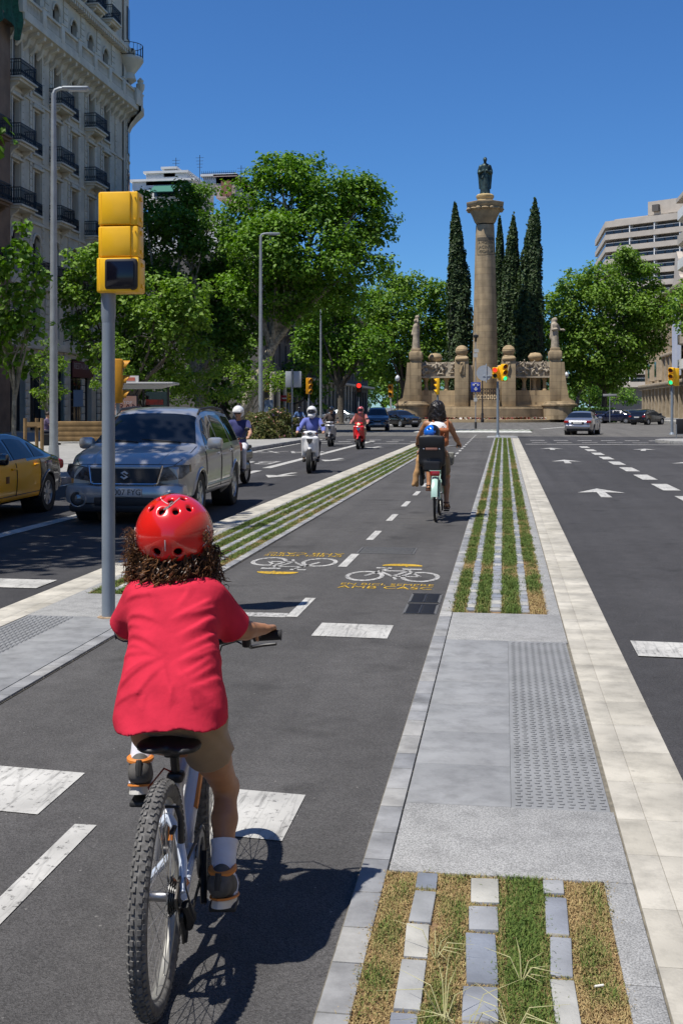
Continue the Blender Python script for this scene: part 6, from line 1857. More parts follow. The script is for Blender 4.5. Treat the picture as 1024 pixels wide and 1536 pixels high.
SILVER = mat('silver_blue_paint', (.42, .42, .425), .30, .5, coat=.9, var=.04, vscale=2)
def suv_extra(t, S, c, paint):
    y = S.y1
    # bumper, grille, lamps, plate, roof rails
    m = MB(); m.box((0, y - .06, .43), (1.74, .34, .30), bev=.10); bp = m.build('bumper', paint, t)
    m = MB(); m.box((0, y - .02, .24), (1.60, .26, .13), bev=.05); m.build('lower_lip', M_TRIM, bp)
    m = MB(); m.box((0, y + .092, .335), (.86, .05, .12), bev=.02); m.build('lower_grille', M_TRIM, bp)
    for s in (-1, 1):
        m = MB(); m.lathe([(.0, .02), (.085, .02), (.105, .0), (.10, -.04)], 20, M=Matrix.Translation((s * .66, y + .095, .37)) @ Matrix.Rotation(-PI / 2, 4, 'X') @ Matrix.Rotation(-.25 * s, 4, 'Y')); fb = m.build('fog_lamp', M_TRIM, t)
        m = MB(); m.tube([(s * .66 + .115 * math.cos(a), y + .10, .37 + .115 * math.sin(a)) for a in [2 * PI * q / 20 for q in range(20)]], .012, 5, closed=True); m.build('lamp_ring', paint, fb)
        m = MB(); m.lathe([(0, .03), (.05, .026), (.06, .02)], 14, M=Matrix.Translation((s * .66, y + .098, .37)) @ Matrix.Rotation(-PI / 2, 4, 'X')); m.build('lamp_glass', M_HEADL, fb)
        # headlight wraps the corner
        P = [(.47, .61), (.52, .80), (.72, .84), (.875, .84), (.89, .74), (.80, .65)]
        fr = []
        for dx in (0, 1):
            ring = []
            for x, z in P:
                yy = y + .095 - max(0, x - .50) ** 1.6 * .72 - (z - .62) * .30
                ring.append(Vector((s * x, yy - (0 if dx else .12), z)))
            fr.append(ring)
        m = MB(); m.ringloft(fr); h = m.build('headlight', M_HEADL, t, smooth=20)
        m = MB(); m.tube([S.at(.38, s * 8.6) + v_up(.0), S.at(.22, s * 8.6) + v_up(.05), S.at(-.6, s * 8.6) + v_up(.055), S.at(-1.4, s * 8.6) + v_up(.05), S.at(-1.62, s * 8.6) + v_up(.0)], [.018, .022, .022, .022, .018], 8); m.build('roof_rail', M_TRIM, t)
    m = MB(); m.prism([(-.44, .58), (.44, .58), (.50, .82), (-.50, .82)], .09, basis((0, y + .245, 0), (1, 0, 0), (0, -.28, 1), (0, -1, -.28))); gr = m.build('grille', M_TRIM, t, smooth=0)
    m = MB()
    m.tube([(-.53, y + .02, .83), (-.475, y + .095, .585), (-.42, y + .10, .57), (.42, y + .10, .57), (.475, y + .095, .585), (.53, y + .02, .83)], .016, 6)
    for z in (.66, .74): m.box((0, y + .055 - (z - .58) * .28, z), (.9, .02, .004))
    m.build('grille_trim', M_CHROME, gr)
    m = MB(); q = [(.8 * a, .8 * b) for a, b in [(-.07, .035), (.0, .075), (.075, .03), (.045, .012), (0, .04), (-.03, .022), (.075, -.035), (.0, -.08), (-.075, -.035), (-.045, -.015), (0, -.045), (.03, -.026)]]
    m.prism(q, .015, basis((0, y + .075, .70), (-1, 0, 0), (0, -.2, 1), (0, 1, .2))); m.build('emblem', mat('emblem_grey', (.30, .30, .31), .35, .6), gr, smooth=0)
    number_plate(t, (0, y + .125, .46), '8007 FYG', 1)
    # bonnet crease, scoop line, wipers, screen sticker and the people's dim shapes behind the glass
    m = MB()
    for s in (-1, 1): m.tube([S.at(yy, s * 9.6) + Vector((0, 0, .002)) for yy in np.linspace(1.25, 2.05, 8)], .008, 5)
    m.build('bonnet_crease', paint, t)
    m = MB(); m.tube([S.at(yy, v) + Vector((0, 0, .001)) for yy, v in [(1.2, -8.2), (1.6, -8.1), (1.95, -8.2), (2.06, -8.6), (2.07, -9.6), (2.07, 11), (2.07, 9.6), (2.06, 8.6), (1.95, 8.2), (1.6, 8.1), (1.2, 8.2)]], .007, 4); m.build('bonnet_gap', M_TRIM, t)
    m = MB()
    for x0, x1 in ((-.55, .05), (.1, .62)): m.tube([(x0, 1.14, 1.13), (x1, 1.07, 1.17)], .012, 5)
    m.build('wipers', M_TRIM, t)
    m = MB(); m.box((.0, S.y1 - .35, .0 + .3), (1.3, .3, .2)); m.build('under_tray', M_TRIM, t)
    rear_kit(t, S, c, paint, .95, '', .8, .5)
    m = MB()
    for s in (-1, 1): m.tube([S.at(yy, s * 3.1) + Vector((s * .004, 0, 0)) for yy in np.linspace(-.92, .92, 10)], .02, 6)
    m.build('side_moulding', paint, t)

SUV = dict(top=[(-2.12, .75), (-2.08, 1.05), (-1.98, 1.46), (-1.75, 1.585), (-.9, 1.635), (-.1, 1.645), (.35, 1.60), (.55, 1.52), (1.15, 1.10), (1.3, 1.065), (1.8, .98), (2.03, .89), (2.12, .78)],
           wid=[(-2.12, .82), (-1.9, .89), (-1.2, .915), (1.3, .915), (1.75, .90), (2.0, .84), (2.12, .74)], low=[(-2.12, .42), (-1.8, .3), (1.7, .3), (2.12, .36)],
           belt=1.03, rise=.02, roofw=.66, axles=(-1.30, 1.34), wheel=.355, mirror=.78, handles=(.05, -.95), seams=(.98, -.12, -1.0), spokes=5, lip=.028,
           glass=dict(front=(1.13, .50), rear=(-2.03, -1.86), side=[(-.06, .86, .04, .42), (-.98, -.14, .05, .03), (-1.78, -1.06, .16, .05)]), extra=suv_extra, handle_mat=SILVER)
d = Vector((-.044, .999, 0)); p = W(188, HY, 16.1); p.z = 0
car('silver_suv', 'silver blue off-road car facing the camera, half shaded behind the grey signal pole', 'car', SUV, p + d * 2.16, PI + .044, SILVER)

TAXI_Y = mat('taxi_yellow', (1.0, .48, .004), .38, spec=.35, coat=.25)
TAXI_B = mat('taxi_black', (.006, .007, .012), .15, coat=1.0)
def taxi_extra(t, S, c, paint):
    front_kit(t, S, c, TAXI_B, plate=None); rear_kit(t, S, c, TAXI_B, .72, '', .62, .42)
    for s in (-1, 1):
        m = MB(); sec = S.section(.5); m.box((s * (sec[4][0] + .001), .35, .60), (.006, .12, .10), bev=.002); m.build('door_emblem', mat('emblem_brown', (.16, .05, .01), .5), t)
SEDAN = dict(top=[(-2.2, .62), (-2.15, .80), (-1.9, .885), (-1.55, .92), (-.75, 1.22), (-.35, 1.275), (.2, 1.28), (.55, 1.22), (1.2, .88), (1.9, .78), (2.15, .66), (2.2, .55)],
             wid=[(-2.2, .70), (-1.95, .82), (-1.2, .87), (1.2, .87), (1.8, .84), (2.1, .74), (2.2, .62)], low=[(-2.2, .38), (-1.9, .24), (1.8, .22), (2.2, .3)],
             belt=.85, rise=.03, roofw=.58, axles=(-1.32, 1.32), wheel=.305, mirror=.8, handles=(.12, -.75), seams=(.98, .0, -.95), spokes=7, ny=90,
             glass=dict(front=(1.17, .60), rear=(-1.5, -.82), side=[(.06, .92, .03, .42), (-.72, .0, .10, .02), (-1.18, -.78, .30, .03)]), extra=taxi_extra)
tx = dict(SEDAN, accent_mat=TAXI_Y, mirror_mat=TAXI_B, handle_mat=TAXI_Y, lip_mat=TAXI_B)
p = Vector((-7.07 - .87, 17.05 - 1.40 + .35, 0))
car('taxi', 'black and yellow taxi cut by the left edge, its rear wheel showing', 'taxi', tx, p, PI + .03, TAXI_B, accent=lambda q: -.98 < q.y < .98 and .30 < q.z < .86 and abs(q.x) > .6)

def plain_extra(t, S, c, paint):
    front_kit(t, S, c, paint, plate=''); rear_kit(t, S, c, paint)
def scale_car(c, sx, sz, **k):
    o = dict(c); 
    o['top'] = [(y, .3 + (z - .3) * sz) for y, z in c['top']]; o['wid'] = [(y, w * sx) for y, w in c['wid']]
    o['belt'] = .3 + (c['belt'] - .3) * sz; o['roofw'] = c['roofw'] * sx; o['extra'] = plain_extra; o['ny'] = 50; o.update(k); return o
SED = scale_car(SEDAN, 1.02, 1.14)
HATCH = scale_car(SEDAN, 1.0, 1.0, top=[(-2.0, .62), (-1.96, .9), (-1.85, 1.05), (-1.55, 1.25), (-1.1, 1.38), (-.3, 1.45), (.2, 1.44), (.5, 1.36), (1.2, .98), (1.85, .82), (2.05, .68), (2.1, .55)], wid=[(-2.0, .78), (-1.8, .86), (-1.2, .88), (1.2, .88), (1.8, .84), (2.1, .66)], low=[(-2.0, .36), (-1.8, .24), (2.1, .28)], belt=.95, rise=.04, glass=dict(front=(1.15, .58), rear=(-1.86, -1.45), side=[(.06, .92, .03, .42), (-.72, .0, .10, .02), (-1.25, -.78, .25, .03)]))
VAN = scale_car(SEDAN, 1.02, 1.0, top=[(-2.2, .7), (-2.15, 1.3), (-2.0, 1.58), (-1, 1.64), (.3, 1.62), (.6, 1.52), (1.3, 1.06), (1.9, .92), (2.15, .74), (2.2, .6)], belt=1.0, rise=.0, glass=dict(front=(1.25, .62), rear=(-2.14, -2.04), side=[(.06, .98, .03, .5), (-.92, .0, .04, .02), (-1.85, -1.0, .1, .03)]))
BLK = mat('black_car_paint', (.008, .008, .010), .12, coat=1.0); NAVY = mat('navy_car_paint', (.008, .012, .035), .12, coat=1.0); SLV = mat('silver_car_paint', (.36, .36, .38), .28, .7, coat=.8)
def at(px, y): p = G(px, y); p.z = 0; return p
GC = 'cars crossing the junction'
car('sedan', 'silver sedan seen from behind, driving toward the junction on the right', 'car', SED, at(873, 651.5), -.20, SLV, GC)
car('hatchback', 'black hatchback turning right behind the silver sedan', 'car', HATCH, at(970, 637), -.62, BLK, GC)
car('people_carrier', 'dark navy people carrier facing the camera behind the red scooter', 'car', scale_car(VAN, .98, .98, top=VAN['top']), at(566, 645.5), PI + .1, NAVY, GC)
car('sedan', 'black sedan turning in front of the monument beside the navy people carrier', 'car', scale_car(SED, 1, 1, wheel=.32), at(598, 640.5), PI + .72, BLK, GC)
GP = 'cars parked in the shade beyond the junction'
for px, d, rz, pm, sh, lab in ((893, 124, .3, BLK, HATCH, 'dark car parked by the hedge right of the monument'), (922, 118, 1.2, NAVY, SED, 'navy car parked behind the black hatchback, left of the grey one'), (947, 122, .2, mat('grey_blue_paint', (.14, .17, .22), .2, .5, coat=.8), SED, 'grey blue car parked behind the black hatchback'), (508, 122, 1.4, mat('grey_car_paint', (.20, .22, .24), .2, .5, coat=.8), SED, 'grey car parked far off beyond the white scooter')):
    p = foot(px, d, -.004); car('parked_car', lab, 'car', sh, p, rz, pm, GP)
# ================= people and what they ride =================
def skin_mat(name, c):
    m = mat(name, c, .5, var=.1, vscale=14, bump=.0006, bscale=260)
    b = m.node_tree.nodes['Principled BSDF']; b.inputs['Subsurface Weight'].default_value = .08; b.inputs['Subsurface Radius'].default_value = (.02, .008, .004)
    return m
SKIN = skin_mat('tanned_skin', (.36, .17, .085)); SKIN2 = skin_mat('light_skin', (.44, .24, .15))
def cloth(name, c, var=.1, bump=.0008, bscale=300): return mat(name, c, .85, var=var, vscale=9, bump=bump, bscale=bscale, sheen=.15)
v3 = lambda *a: Vector(a)

def hand_prims(w, fwd, across, down, s, curl=1.0):
    """palm, four bent fingers of unequal length and a thumb off the palm's inner side, closed round a bar lying along 'across' (pointing to the little finger)"""
    P = []; fwd, across, down = Vector(fwd).normalized(), Vector(across).normalized(), Vector(down).normalized()
    k = w + fwd * .062 * s
    T = lambda q: tuple(q)
    for i, (o, l) in enumerate(((-.028, .95), (-.009, 1.05), (.010, 1.0), (.028, .82))):
        a = k + across * o * s - down * .002 * s
        P.append(('c', T(w + across * o * .6 * s), T(a), .0135 * s, .0115 * s, .008 * s))
        b = a + (fwd * .030 + down * .012 * curl) * s * l; c = b + (fwd * .006 + down * .027) * s * l; d = c + (fwd * -.020 + down * .012) * s * l
        P += [('c', T(a), T(b), .0098 * s, .0088 * s, .003 * s), ('c', T(b), T(c), .0088 * s, .008 * s, .002 * s), ('c', T(c), T(d), .008 * s, .007 * s, .002 * s)]
    a = w + fwd * .018 * s - across * .024 * s + down * .008 * s; b = a + (fwd * .024 - across * .016 + down * .022) * s; c = b + (fwd * .014 + across * .004 + down * .022) * s
    P += [('c', T(a), T(b), .013 * s, .0105 * s, .006 * s), ('c', T(b), T(c), .0105 * s, .008 * s, .002 * s)]
    return P

def body_prims(J, s=1.0, slim=1.0, hands=True, torso=True, head=1.0, tors=1.0):
    P = []; T = lambda q: tuple(Vector(q)); q = s * slim
    for S in 'LR':
        hp, kn, an, to = (Vector(J[k + S]) for k in ('hip', 'knee', 'ank', 'toe'))
        d = (an - kn); back = Vector((0, -1, 0))
        P += [('c', T(hp), T(hp.lerp(kn, .5)), .085 * q, .072 * q, .03 * s), ('c', T(hp.lerp(kn, .5)), T(kn), .070 * q, .054 * q, .02 * s),
              ('e', T(kn + Vector((0, .012 * s, 0))), (.05 * q, .052 * q, .056 * q), None, .02 * s),
              ('c', T(kn), T(kn + d * .35 + back * .012 * s), .047 * q, .054 * q, .02 * s), ('c', T(kn + d * .35 + back * .012 * s), T(an), .053 * q, .033 * q, .02 * s),
              ('c', T(an), T(an.lerp(to, .5) + Vector((0, 0, -.02 * s))), .036 * q, .034 * q, .02 * s), ('c', T(an.lerp(to, .45) + Vector((0, 0, -.02 * s))), T(to), .034 * q, .024 * q, .015 * s), ('e', T(an + back * .03 * s - Vector((0, 0, .035 * s))), (.03 * q, .035 * q, .03 * q), None, .02 * s)]
        sh, el, wr = (Vector(J[k + S]) for k in ('sh', 'el', 'wr'))
        f = wr - el
        P += [('c', T(sh), T(sh.lerp(el, .45)), .050 * q, .046 * q, .02 * s), ('c', T(sh.lerp(el, .45)), T(el), .046 * q, .038 * q, .02 * s),
              ('c', T(el), T(el + f * .3), .038 * q, .042 * q, .015 * s), ('c', T(el + f * .3), T(wr), .042 * q, .026 * q, .015 * s)]
        if hands:
            ax = Vector(J.get('grip', (1, 0, 0))) * (1 if S == 'R' else -1)
            hf = (f.normalized() * .5 + Vector(J.get('hfwd', (0, 1, 0))) * .8); hf -= hf.dot(ax) * ax
            P += hand_prims(wr, hf, ax, Vector((0, 0, -1)), s * 1.0)
    pe = (Vector(J['hipL']) + Vector(J['hipR'])) / 2; nk = Vector(J['neck']); hd = Vector(J['head'])
    sc_ = (Vector(J['shL']) + Vector(J['shR'])) / 2
    if torso:
        q *= tors
        P += [('e', T(pe + Vector((0, 0, .02 * s))), (.155 * q, .115 * q, .11 * s), None, .05 * s), ('c', T(pe + Vector((0, 0, .05 * s))), T(pe.lerp(sc_, .6)), .118 * q, .125 * q, .05 * s),
              ('e', T(pe.lerp(sc_, .78)), (.165 * q, .11 * q, .15 * s), None, .05 * s), ('c', T(Vector(J['shL']).lerp(sc_, .35)), T(Vector(J['shR']).lerp(sc_, .35)), .065 * q, .065 * q, .05 * s)]
    P.append(('c', T(nk.lerp(sc_, .4)), T(hd - Vector((0, 0, .05 * s))), .056 * q, .05 * q, .03 * s))
    h = head * s; F = Vector(J.get('face', (0, 1, 0))).normalized(); R = Vector((F.y, -F.x, 0)); U = Vector((0, 0, 1))
    P += [('e', T(hd + F * -.012 * h + U * .03 * h), (.076 * h, .092 * h, .098 * h), None, .02 * h), ('e', T(hd + F * .028 * h - U * .045 * h), (.056 * h, .062 * h, .07 * h), None, .03 * h),
          ('c', T(hd + F * .085 * h + U * .012 * h), T(hd + F * .106 * h - U * .022 * h), .010 * h, .015 * h, .012 * h), ('e', T(hd + F * .080 * h - U * .062 * h), (.024 * h, .014 * h, .009 * h), None, .006 * h),
          ('e', T(hd + F * .066 * h - U * .098 * h), (.025 * h, .022 * h, .02 * h), None, .02 * h)]
    for sg in (-1, 1):
        P += [('e', T(hd + R * sg * .078 * h - U * .005 * h - F * .01 * h), (.013 * h, .02 * h, .032 * h), None, .006 * h), ('c', T(hd + F * .076 * h + R * sg * .016 * h + U * .036 * h), T(hd + F * .07 * h + R * sg * .046 * h + U * .036 * h), .010 * h, .009 * h, .012 * h), ('-e', T(hd + F * .092 * h + R * sg * .03 * h + U * .012 * h), (.018 * h, .014 * h, .011 * h), None, .012 * h)]
    return P

def eyes(J, t, s=1.0):
    F = Vector(J.get('face', (0, 1, 0))).normalized(); R = Vector((F.y, -F.x, 0)); hd = Vector(J['head'])
    for nm, r, o, mm in (('eyeballs', .0115, .0, mat('eye_white', (.6, .58, .55), .3)), ('irises', .006, .0085, mat('eye_brown', (.05, .02, .01), .2))):
        m = MB()
        for sg in (-1, 1): m.ell(hd + F * (.074 + o) * s + R * sg * .03 * s + v3(0, 0, .012 * s), r * s, 10, 8)
        m.build(nm, mm, t)
    m = MB(); c = hd + F * .0905 * s - v3(0, 0, .062 * s); m.tube([c - R * .02 * s - F * .004, c + F * .003, c + R * .02 * s - F * .004], [.003 * s, .0055 * s, .003 * s], 6); m.build('lips', mat('lip_rose', (.30, .10, .08), .5), t)

def wheel_obj(t, y, r, name='wheel', tw=.027, knobs=0, spokes=28, rimw=.016, rim_mat=None, tyre_mat=None, hub_r=.02, rings=0, x=0.0, turn=0.0):
    M = Matrix.Translation((x, y, r)) @ Matrix.Rotation(turn, 4, 'Z') @ Matrix.Rotation(PI / 2, 4, 'Y')      # local z is the axle
    m = MB(); R = r - tw
    prof = [(R + tw * .98 * math.cos(a) - (0 if math.cos(a) > 0 else 0), tw * math.sin(a)) for a in [2 * PI * q / 14 for q in range(15)]]
    m.lathe(prof, 56, M=M, cap=False)
    if knobs:
        for i in range(knobs):
            for row, (off, wd) in enumerate(((-.72, .55), (-.3, .5), (.3, .5), (.72, .55))):
                a = 2 * PI * (i + (.5 if row in (1, 2) else 0)) / knobs; an = off * 1.15
                rr = R + (tw + .0002) * math.cos(an); z = (tw + .0002) * math.sin(an)
                c = M @ Vector((rr * math.cos(a), rr * math.sin(a), z)); Rm = (M.to_3x3() @ Matrix.Rotation(a, 3, 'Z') @ Matrix.Rotation(-an, 3, 'Y'))
                m.box(c, (.0065, 2 * PI * R / knobs * .55, tw * wd * .75), rot=Rm)
    w = m.build(name, tyre_mat or M_TYRE, t, smooth=30)
    m = MB(); q = R - tw * .55; m.lathe([(q, -rimw), (q + .004, -rimw), (q + .004, rimw), (q, rimw), (q - .014, rimw * .6), (q - .017, 0), (q - .014, -rimw * .6), (q, -rimw)], 56, M=M, cap=False); m.build('rim', rim_mat or mat('grey_rim', (.34, .33, .30), .45, .5), w, smooth=30)
    m = MB(); m.lathe([(0, -.05), (hub_r * .6, -.05), (hub_r, -.03), (hub_r * .7, -.02), (hub_r * .7, .02), (hub_r, .03), (hub_r * .6, .05), (0, .05)], 14, M=M); m.build('hub', mat('hub_metal', (.3, .3, .31), .35, .9), w)
    m = MB()
    for i in range(spokes):
        a = 2 * PI * i / spokes; b = a + (.5 if i % 4 < 2 else -.5); z = .028 if i % 2 else -.028
        m.cyl(M @ Vector((hub_r * math.cos(b), hub_r * math.sin(b), z)), M @ Vector(((q - .014) * math.cos(a), (q - .014) * math.sin(a), z * .15)), .0013, 4)
    m.build('spokes', mat('spoke_steel', (.6, .6, .6), .3, .9), w)
    return w

def crankset(t, bb, ang, L=.155, ring=.075, mm=None, x=.055, pw=.082):
    bk = mm or mat('crank_black', (.02, .02, .022), .4, .3)
    m = MB(); B = Vector(bb)
    m.cyl(B + v3(-.06, 0, 0), B + v3(.06, 0, 0), .02, 12); pts = []
    for s in (-1, 1):
        a = ang if s < 0 else ang + PI; e = B + v3(s * .075, L * math.cos(a), L * math.sin(a)); m.tube([B + v3(s * .062, 0, 0), e], [.014, .010], 8); pts.append(e)
    cr = m.build('crank', bk, t)
    m = MB(); M = Matrix.Translation(B + v3(x, 0, 0)) @ Matrix.Rotation(PI / 2, 4, 'Y'); m.lathe([(ring * .55, -.002), (ring, -.002), (ring, .002), (ring * .55, .002), (ring * .55, -.002)], 30, M=M, cap=False); m.build('chainring', mat('chainring_steel', (.25, .25, .25), .4, .9), cr)
    for s, e in zip((-1, 1), pts):
        m = MB(); m.box(e + v3(s * (.02 + pw / 2), 0, 0), (pw, .085, .018), bev=.006); m.build('pedal', mat('pedal_black', (.02, .02, .02), .6), t)
    return pts

def child_bike():
    o = W(238, HY, 3.144); o.z = 0.004
    t = thing('bicycle', 'white and orange children\'s mountain bike with knobbly tyres, ridden by the child', 'bicycle', o, .108)
    FR = mat('white_frame', (.62, .63, .66), .3, coat=.5); ORG = mat('frame_orange', (.70, .22, .03), .35, coat=.4); BK = MATS.get('crank_black') or mat('crank_black', (.02, .02, .022), .4, .3)
    KT = mat('dusty_tyre', (.12, .116, .11), .95, var=.35, vscale=60)
    r = .305
    rw = wheel_obj(t, 0, r, 'rear_wheel', .0255, 76, 28, tyre_mat=KT)
    wheel_obj(t, .95, r, 'front_wheel', .0255, 76, 28, tyre_mat=KT, turn=.05)
    hub, bb, st, hl, hh, fh = v3(0, 0, r), v3(0, .40, .275), v3(0, .275, .545), v3(0, .80, .56), v3(0, .765, .70), v3(0, .95, r)
    m = MB(); m.tube([bb, st], .017, 12); m.tube([bb, bb.lerp(hl, .5), hl], [.024, .026, .022], 12); m.tube([st + v3(0, .01, -.04), hh + v3(0, .005, -.05)], .019, 12); m.tube([hl + v3(0, .01, -.03), hh + v3(0, -.01, .02)], .023, 12); m.cyl(bb + v3(-.04, 0, 0), bb + v3(.04, 0, 0), .024, 12)
    m.tube([st + v3(0, .0, -.02), v3(0, .18, .50), v3(0, .14, .475)], [.016, .017, .016], 10)
    fr = m.build('frame', FR, t)
    m = MB()
    for s in (-1, 1):
        m.tube([v3(0, .14, .475), v3(s * .035, .115, .44), v3(s * .055, .075, .37), v3(s * .066, .0, r + .01)], [.014, .0125, .012, .010], 10)
        m.tube([bb + v3(s * .03, -.02, 0), v3(s * .045, .24, .285), v3(s * .07, 0, r)], [.013, .012, .010], 10)
    m.build('rear_stays', mat('pale_blue_frame', (.50, .56, .66), .3, coat=.5), fr)
    m = MB(); m.tube([st.lerp(bb, .2) + v3(.0, -.0175, 0), st.lerp(bb, .5) + v3(.0, -.0175, 0)], .006, 6); m.tube([bb.lerp(hl, .3) + v3(.02, -.01, .01), bb.lerp(hl, .8) + v3(.02, -.01, .01)], .009, 6); m.tube([v3(.066, .03, r + .03), v3(.056, .10, .30)], .013, 6); m.tube([v3(.008, .145, .46), v3(.008, .13, .41)], .008, 6); m.build('orange_stripes', ORG, fr)
    m = MB()
    for s in (-1, 1): m.tube([v3(s * .05, .845, .56), v3(s * .052, .87, .50), v3(s * .058, .95, r)], [.017, .019, .014], 10)
    m.tube([v3(-.055, .845, .555), v3(.055, .845, .555)], .02, 10); m.tube([hl + v3(0, .03, -.0), hl + v3(0, .045, -.03)], .018, 8); m.build('fork', FR, t)
    # saddle and post
    m = MB(); m.tube([st + v3(0, .005, -.02), v3(0, .235, .635)], .0135, 10); m.box((0, .225, .642), (.05, .06, .04), bev=.01)
    for s in (-1, 1): m.tube([v3(s * .022, .15, .655), v3(s * .022, .23, .645), v3(s * .015, .34, .66)], .004, 6)
    m.cyl((-.035, .23, .632), (.035, .23, .632), .008, 8); m.box((0, .268, .548), (.05, .05, .03), bev=.01); m.build('seat_post', BK, t)
    solid('saddle', [('e', (-.045, .16, .672), (.05, .065, .017)), ('e', (.045, .16, .672), (.05, .065, .017)), ('c', (0, .17, .670), (0, .38, .678), .026, .016)], mat('saddle_vinyl', (.012, .012, .013), .5), t, res=.008, k=.03)
    # bars
    m = MB(); m.tube([v3(-.275, .70, .885), v3(-.16, .725, .875), v3(-.06, .75, .85), v3(.06, .75, .85), v3(.16, .725, .875), v3(.275, .70, .885)], .0115, 10); m.tube([hh + v3(0, -.01, .01), v3(0, .75, .76), v3(0, .75, .85)], [.018, .016, .02], 10); hb = m.build('handlebar', BK, t)
    for s in (-1, 1):
        m = MB(); m.tube([v3(s * .185, .721, .8755), v3(s * .19, .72, .876), v3(s * .274, .70, .885), v3(s * .278, .70, .885)], [.019, .017, .0165, .02], 14); m.build('grip', mat('grip_rubber', (.012, .012, .014), .8), hb)
        m = MB(); m.box((s * .158, .727, .862), (.03, .04, .05), bev=.01); m.tube([v3(s * .155, .74, .845), v3(s * .17, .765, .83), v3(s * .21, .775, .835), v3(s * .255, .765, .842)], [.009, .007, .006, .006], 8); m.tube([v3(s * .155, .735, .84), v3(s * .12, .76, .85), v3(s * .06, .83, .82), v3(s * .02, .85, .70), v3(s * .03, .86, .60)], .003, 6); m.build('brake_lever', BK, hb)
    m = MB(); m.tube([v3(-.02, .145, .47), v3(-.06, .16, .55), v3(-.03, .24, .58), v3(.015, .29, .54)], .003, 6); m.build('cable', mat('red_cable', (.25, .03, .02), .5), fr)
    # brake, gears, chain
    m = MB()
    for s in (-1, 1): m.tube([v3(s * .052, .062, .43), v3(s * .05, .06, .50), v3(s * .035, .07, .53)], [.01, .009, .007], 8); m.box((s * .034, .035, .475), (.014, .05, .012), bev=.004)
    m.tube([v3(-.05, .06, .53), v3(.05, .06, .53)], .004, 6); m.build('rim_brake', BK, t)
    m = MB(); MM = Matrix.Translation((.034, 0, r)) @ Matrix.Rotation(PI / 2, 4, 'Y')
    for q in range(6):
        R = .052 - q * .0058; m.lathe([(R * .5, q * .0048), (R, q * .0048), (R, q * .0048 + .0022), (R * .5, q * .0048 + .0022)], 26, M=MM, cap=False)
        for g in range(14): a = 2 * PI * g / 14; m.box(MM @ Vector((R * math.cos(a), R * math.sin(a), q * .0048 + .001)), (.002, .006, .006), rot=(a, 0, 0))
    m.build('cassette', mat('cassette_steel', (.12, .12, .12), .35, .9), rw)
    m = MB(); m.tube([v3(.075, .0, r - .02), v3(.085, .02, r - .06), v3(.075, .05, r - .105)], [.014, .018, .012], 8); m.box((.062, .04, r - .10), (.012, .03, .10), rot=(.5, 0, 0), bev=.004); m.lathe([(0, -.006), (.02, -.006), (.02, .006), (0, .006)], 14, M=Matrix.Translation((.062, .065, r - .135)) @ Matrix.Rotation(PI / 2, 4, 'Y')); m.lathe([(0, -.006), (.02, -.006), (.02, .006), (0, .006)], 14, M=Matrix.Translation((.062, .02, r - .06)) @ Matrix.Rotation(PI / 2, 4, 'Y')); m.tube([v3(.085, .0, r - .02), v3(.11, -.07, r - .03), v3(.085, -.06, r + .05), v3(.068, .03, r + .04)], .0025, 5); m.build('derailleur', BK, t)
    m = MB(); m.tube([v3(.055, -.04, r + .01), v3(.055, 0, r + .04), v3(.056, .2, r + .045), v3(.056, .41, .348), v3(.056, .46, .31), v3(.056, .47, .26), v3(.056, .42, .205), v3(.058, .08, r - .155), v3(.06, .05, r - .15), v3(.06, .03, r - .10), v3(.056, .0, r - .035), v3(.055, -.035, r - .015)], .0045, 5, closed=True); m.build('chain', mat('chain_steel', (.08, .075, .07), .5, .7), t)
    pts = crankset(t, bb, rad(58), .150, .078, BK)
    m = MB(); m.box((0, .0, r + .15), (.012, .05, .09), bev=.004); m.build('spoke_reflector', mat('reflector', (.25, .25, .26), .2), rw)
    return t, o

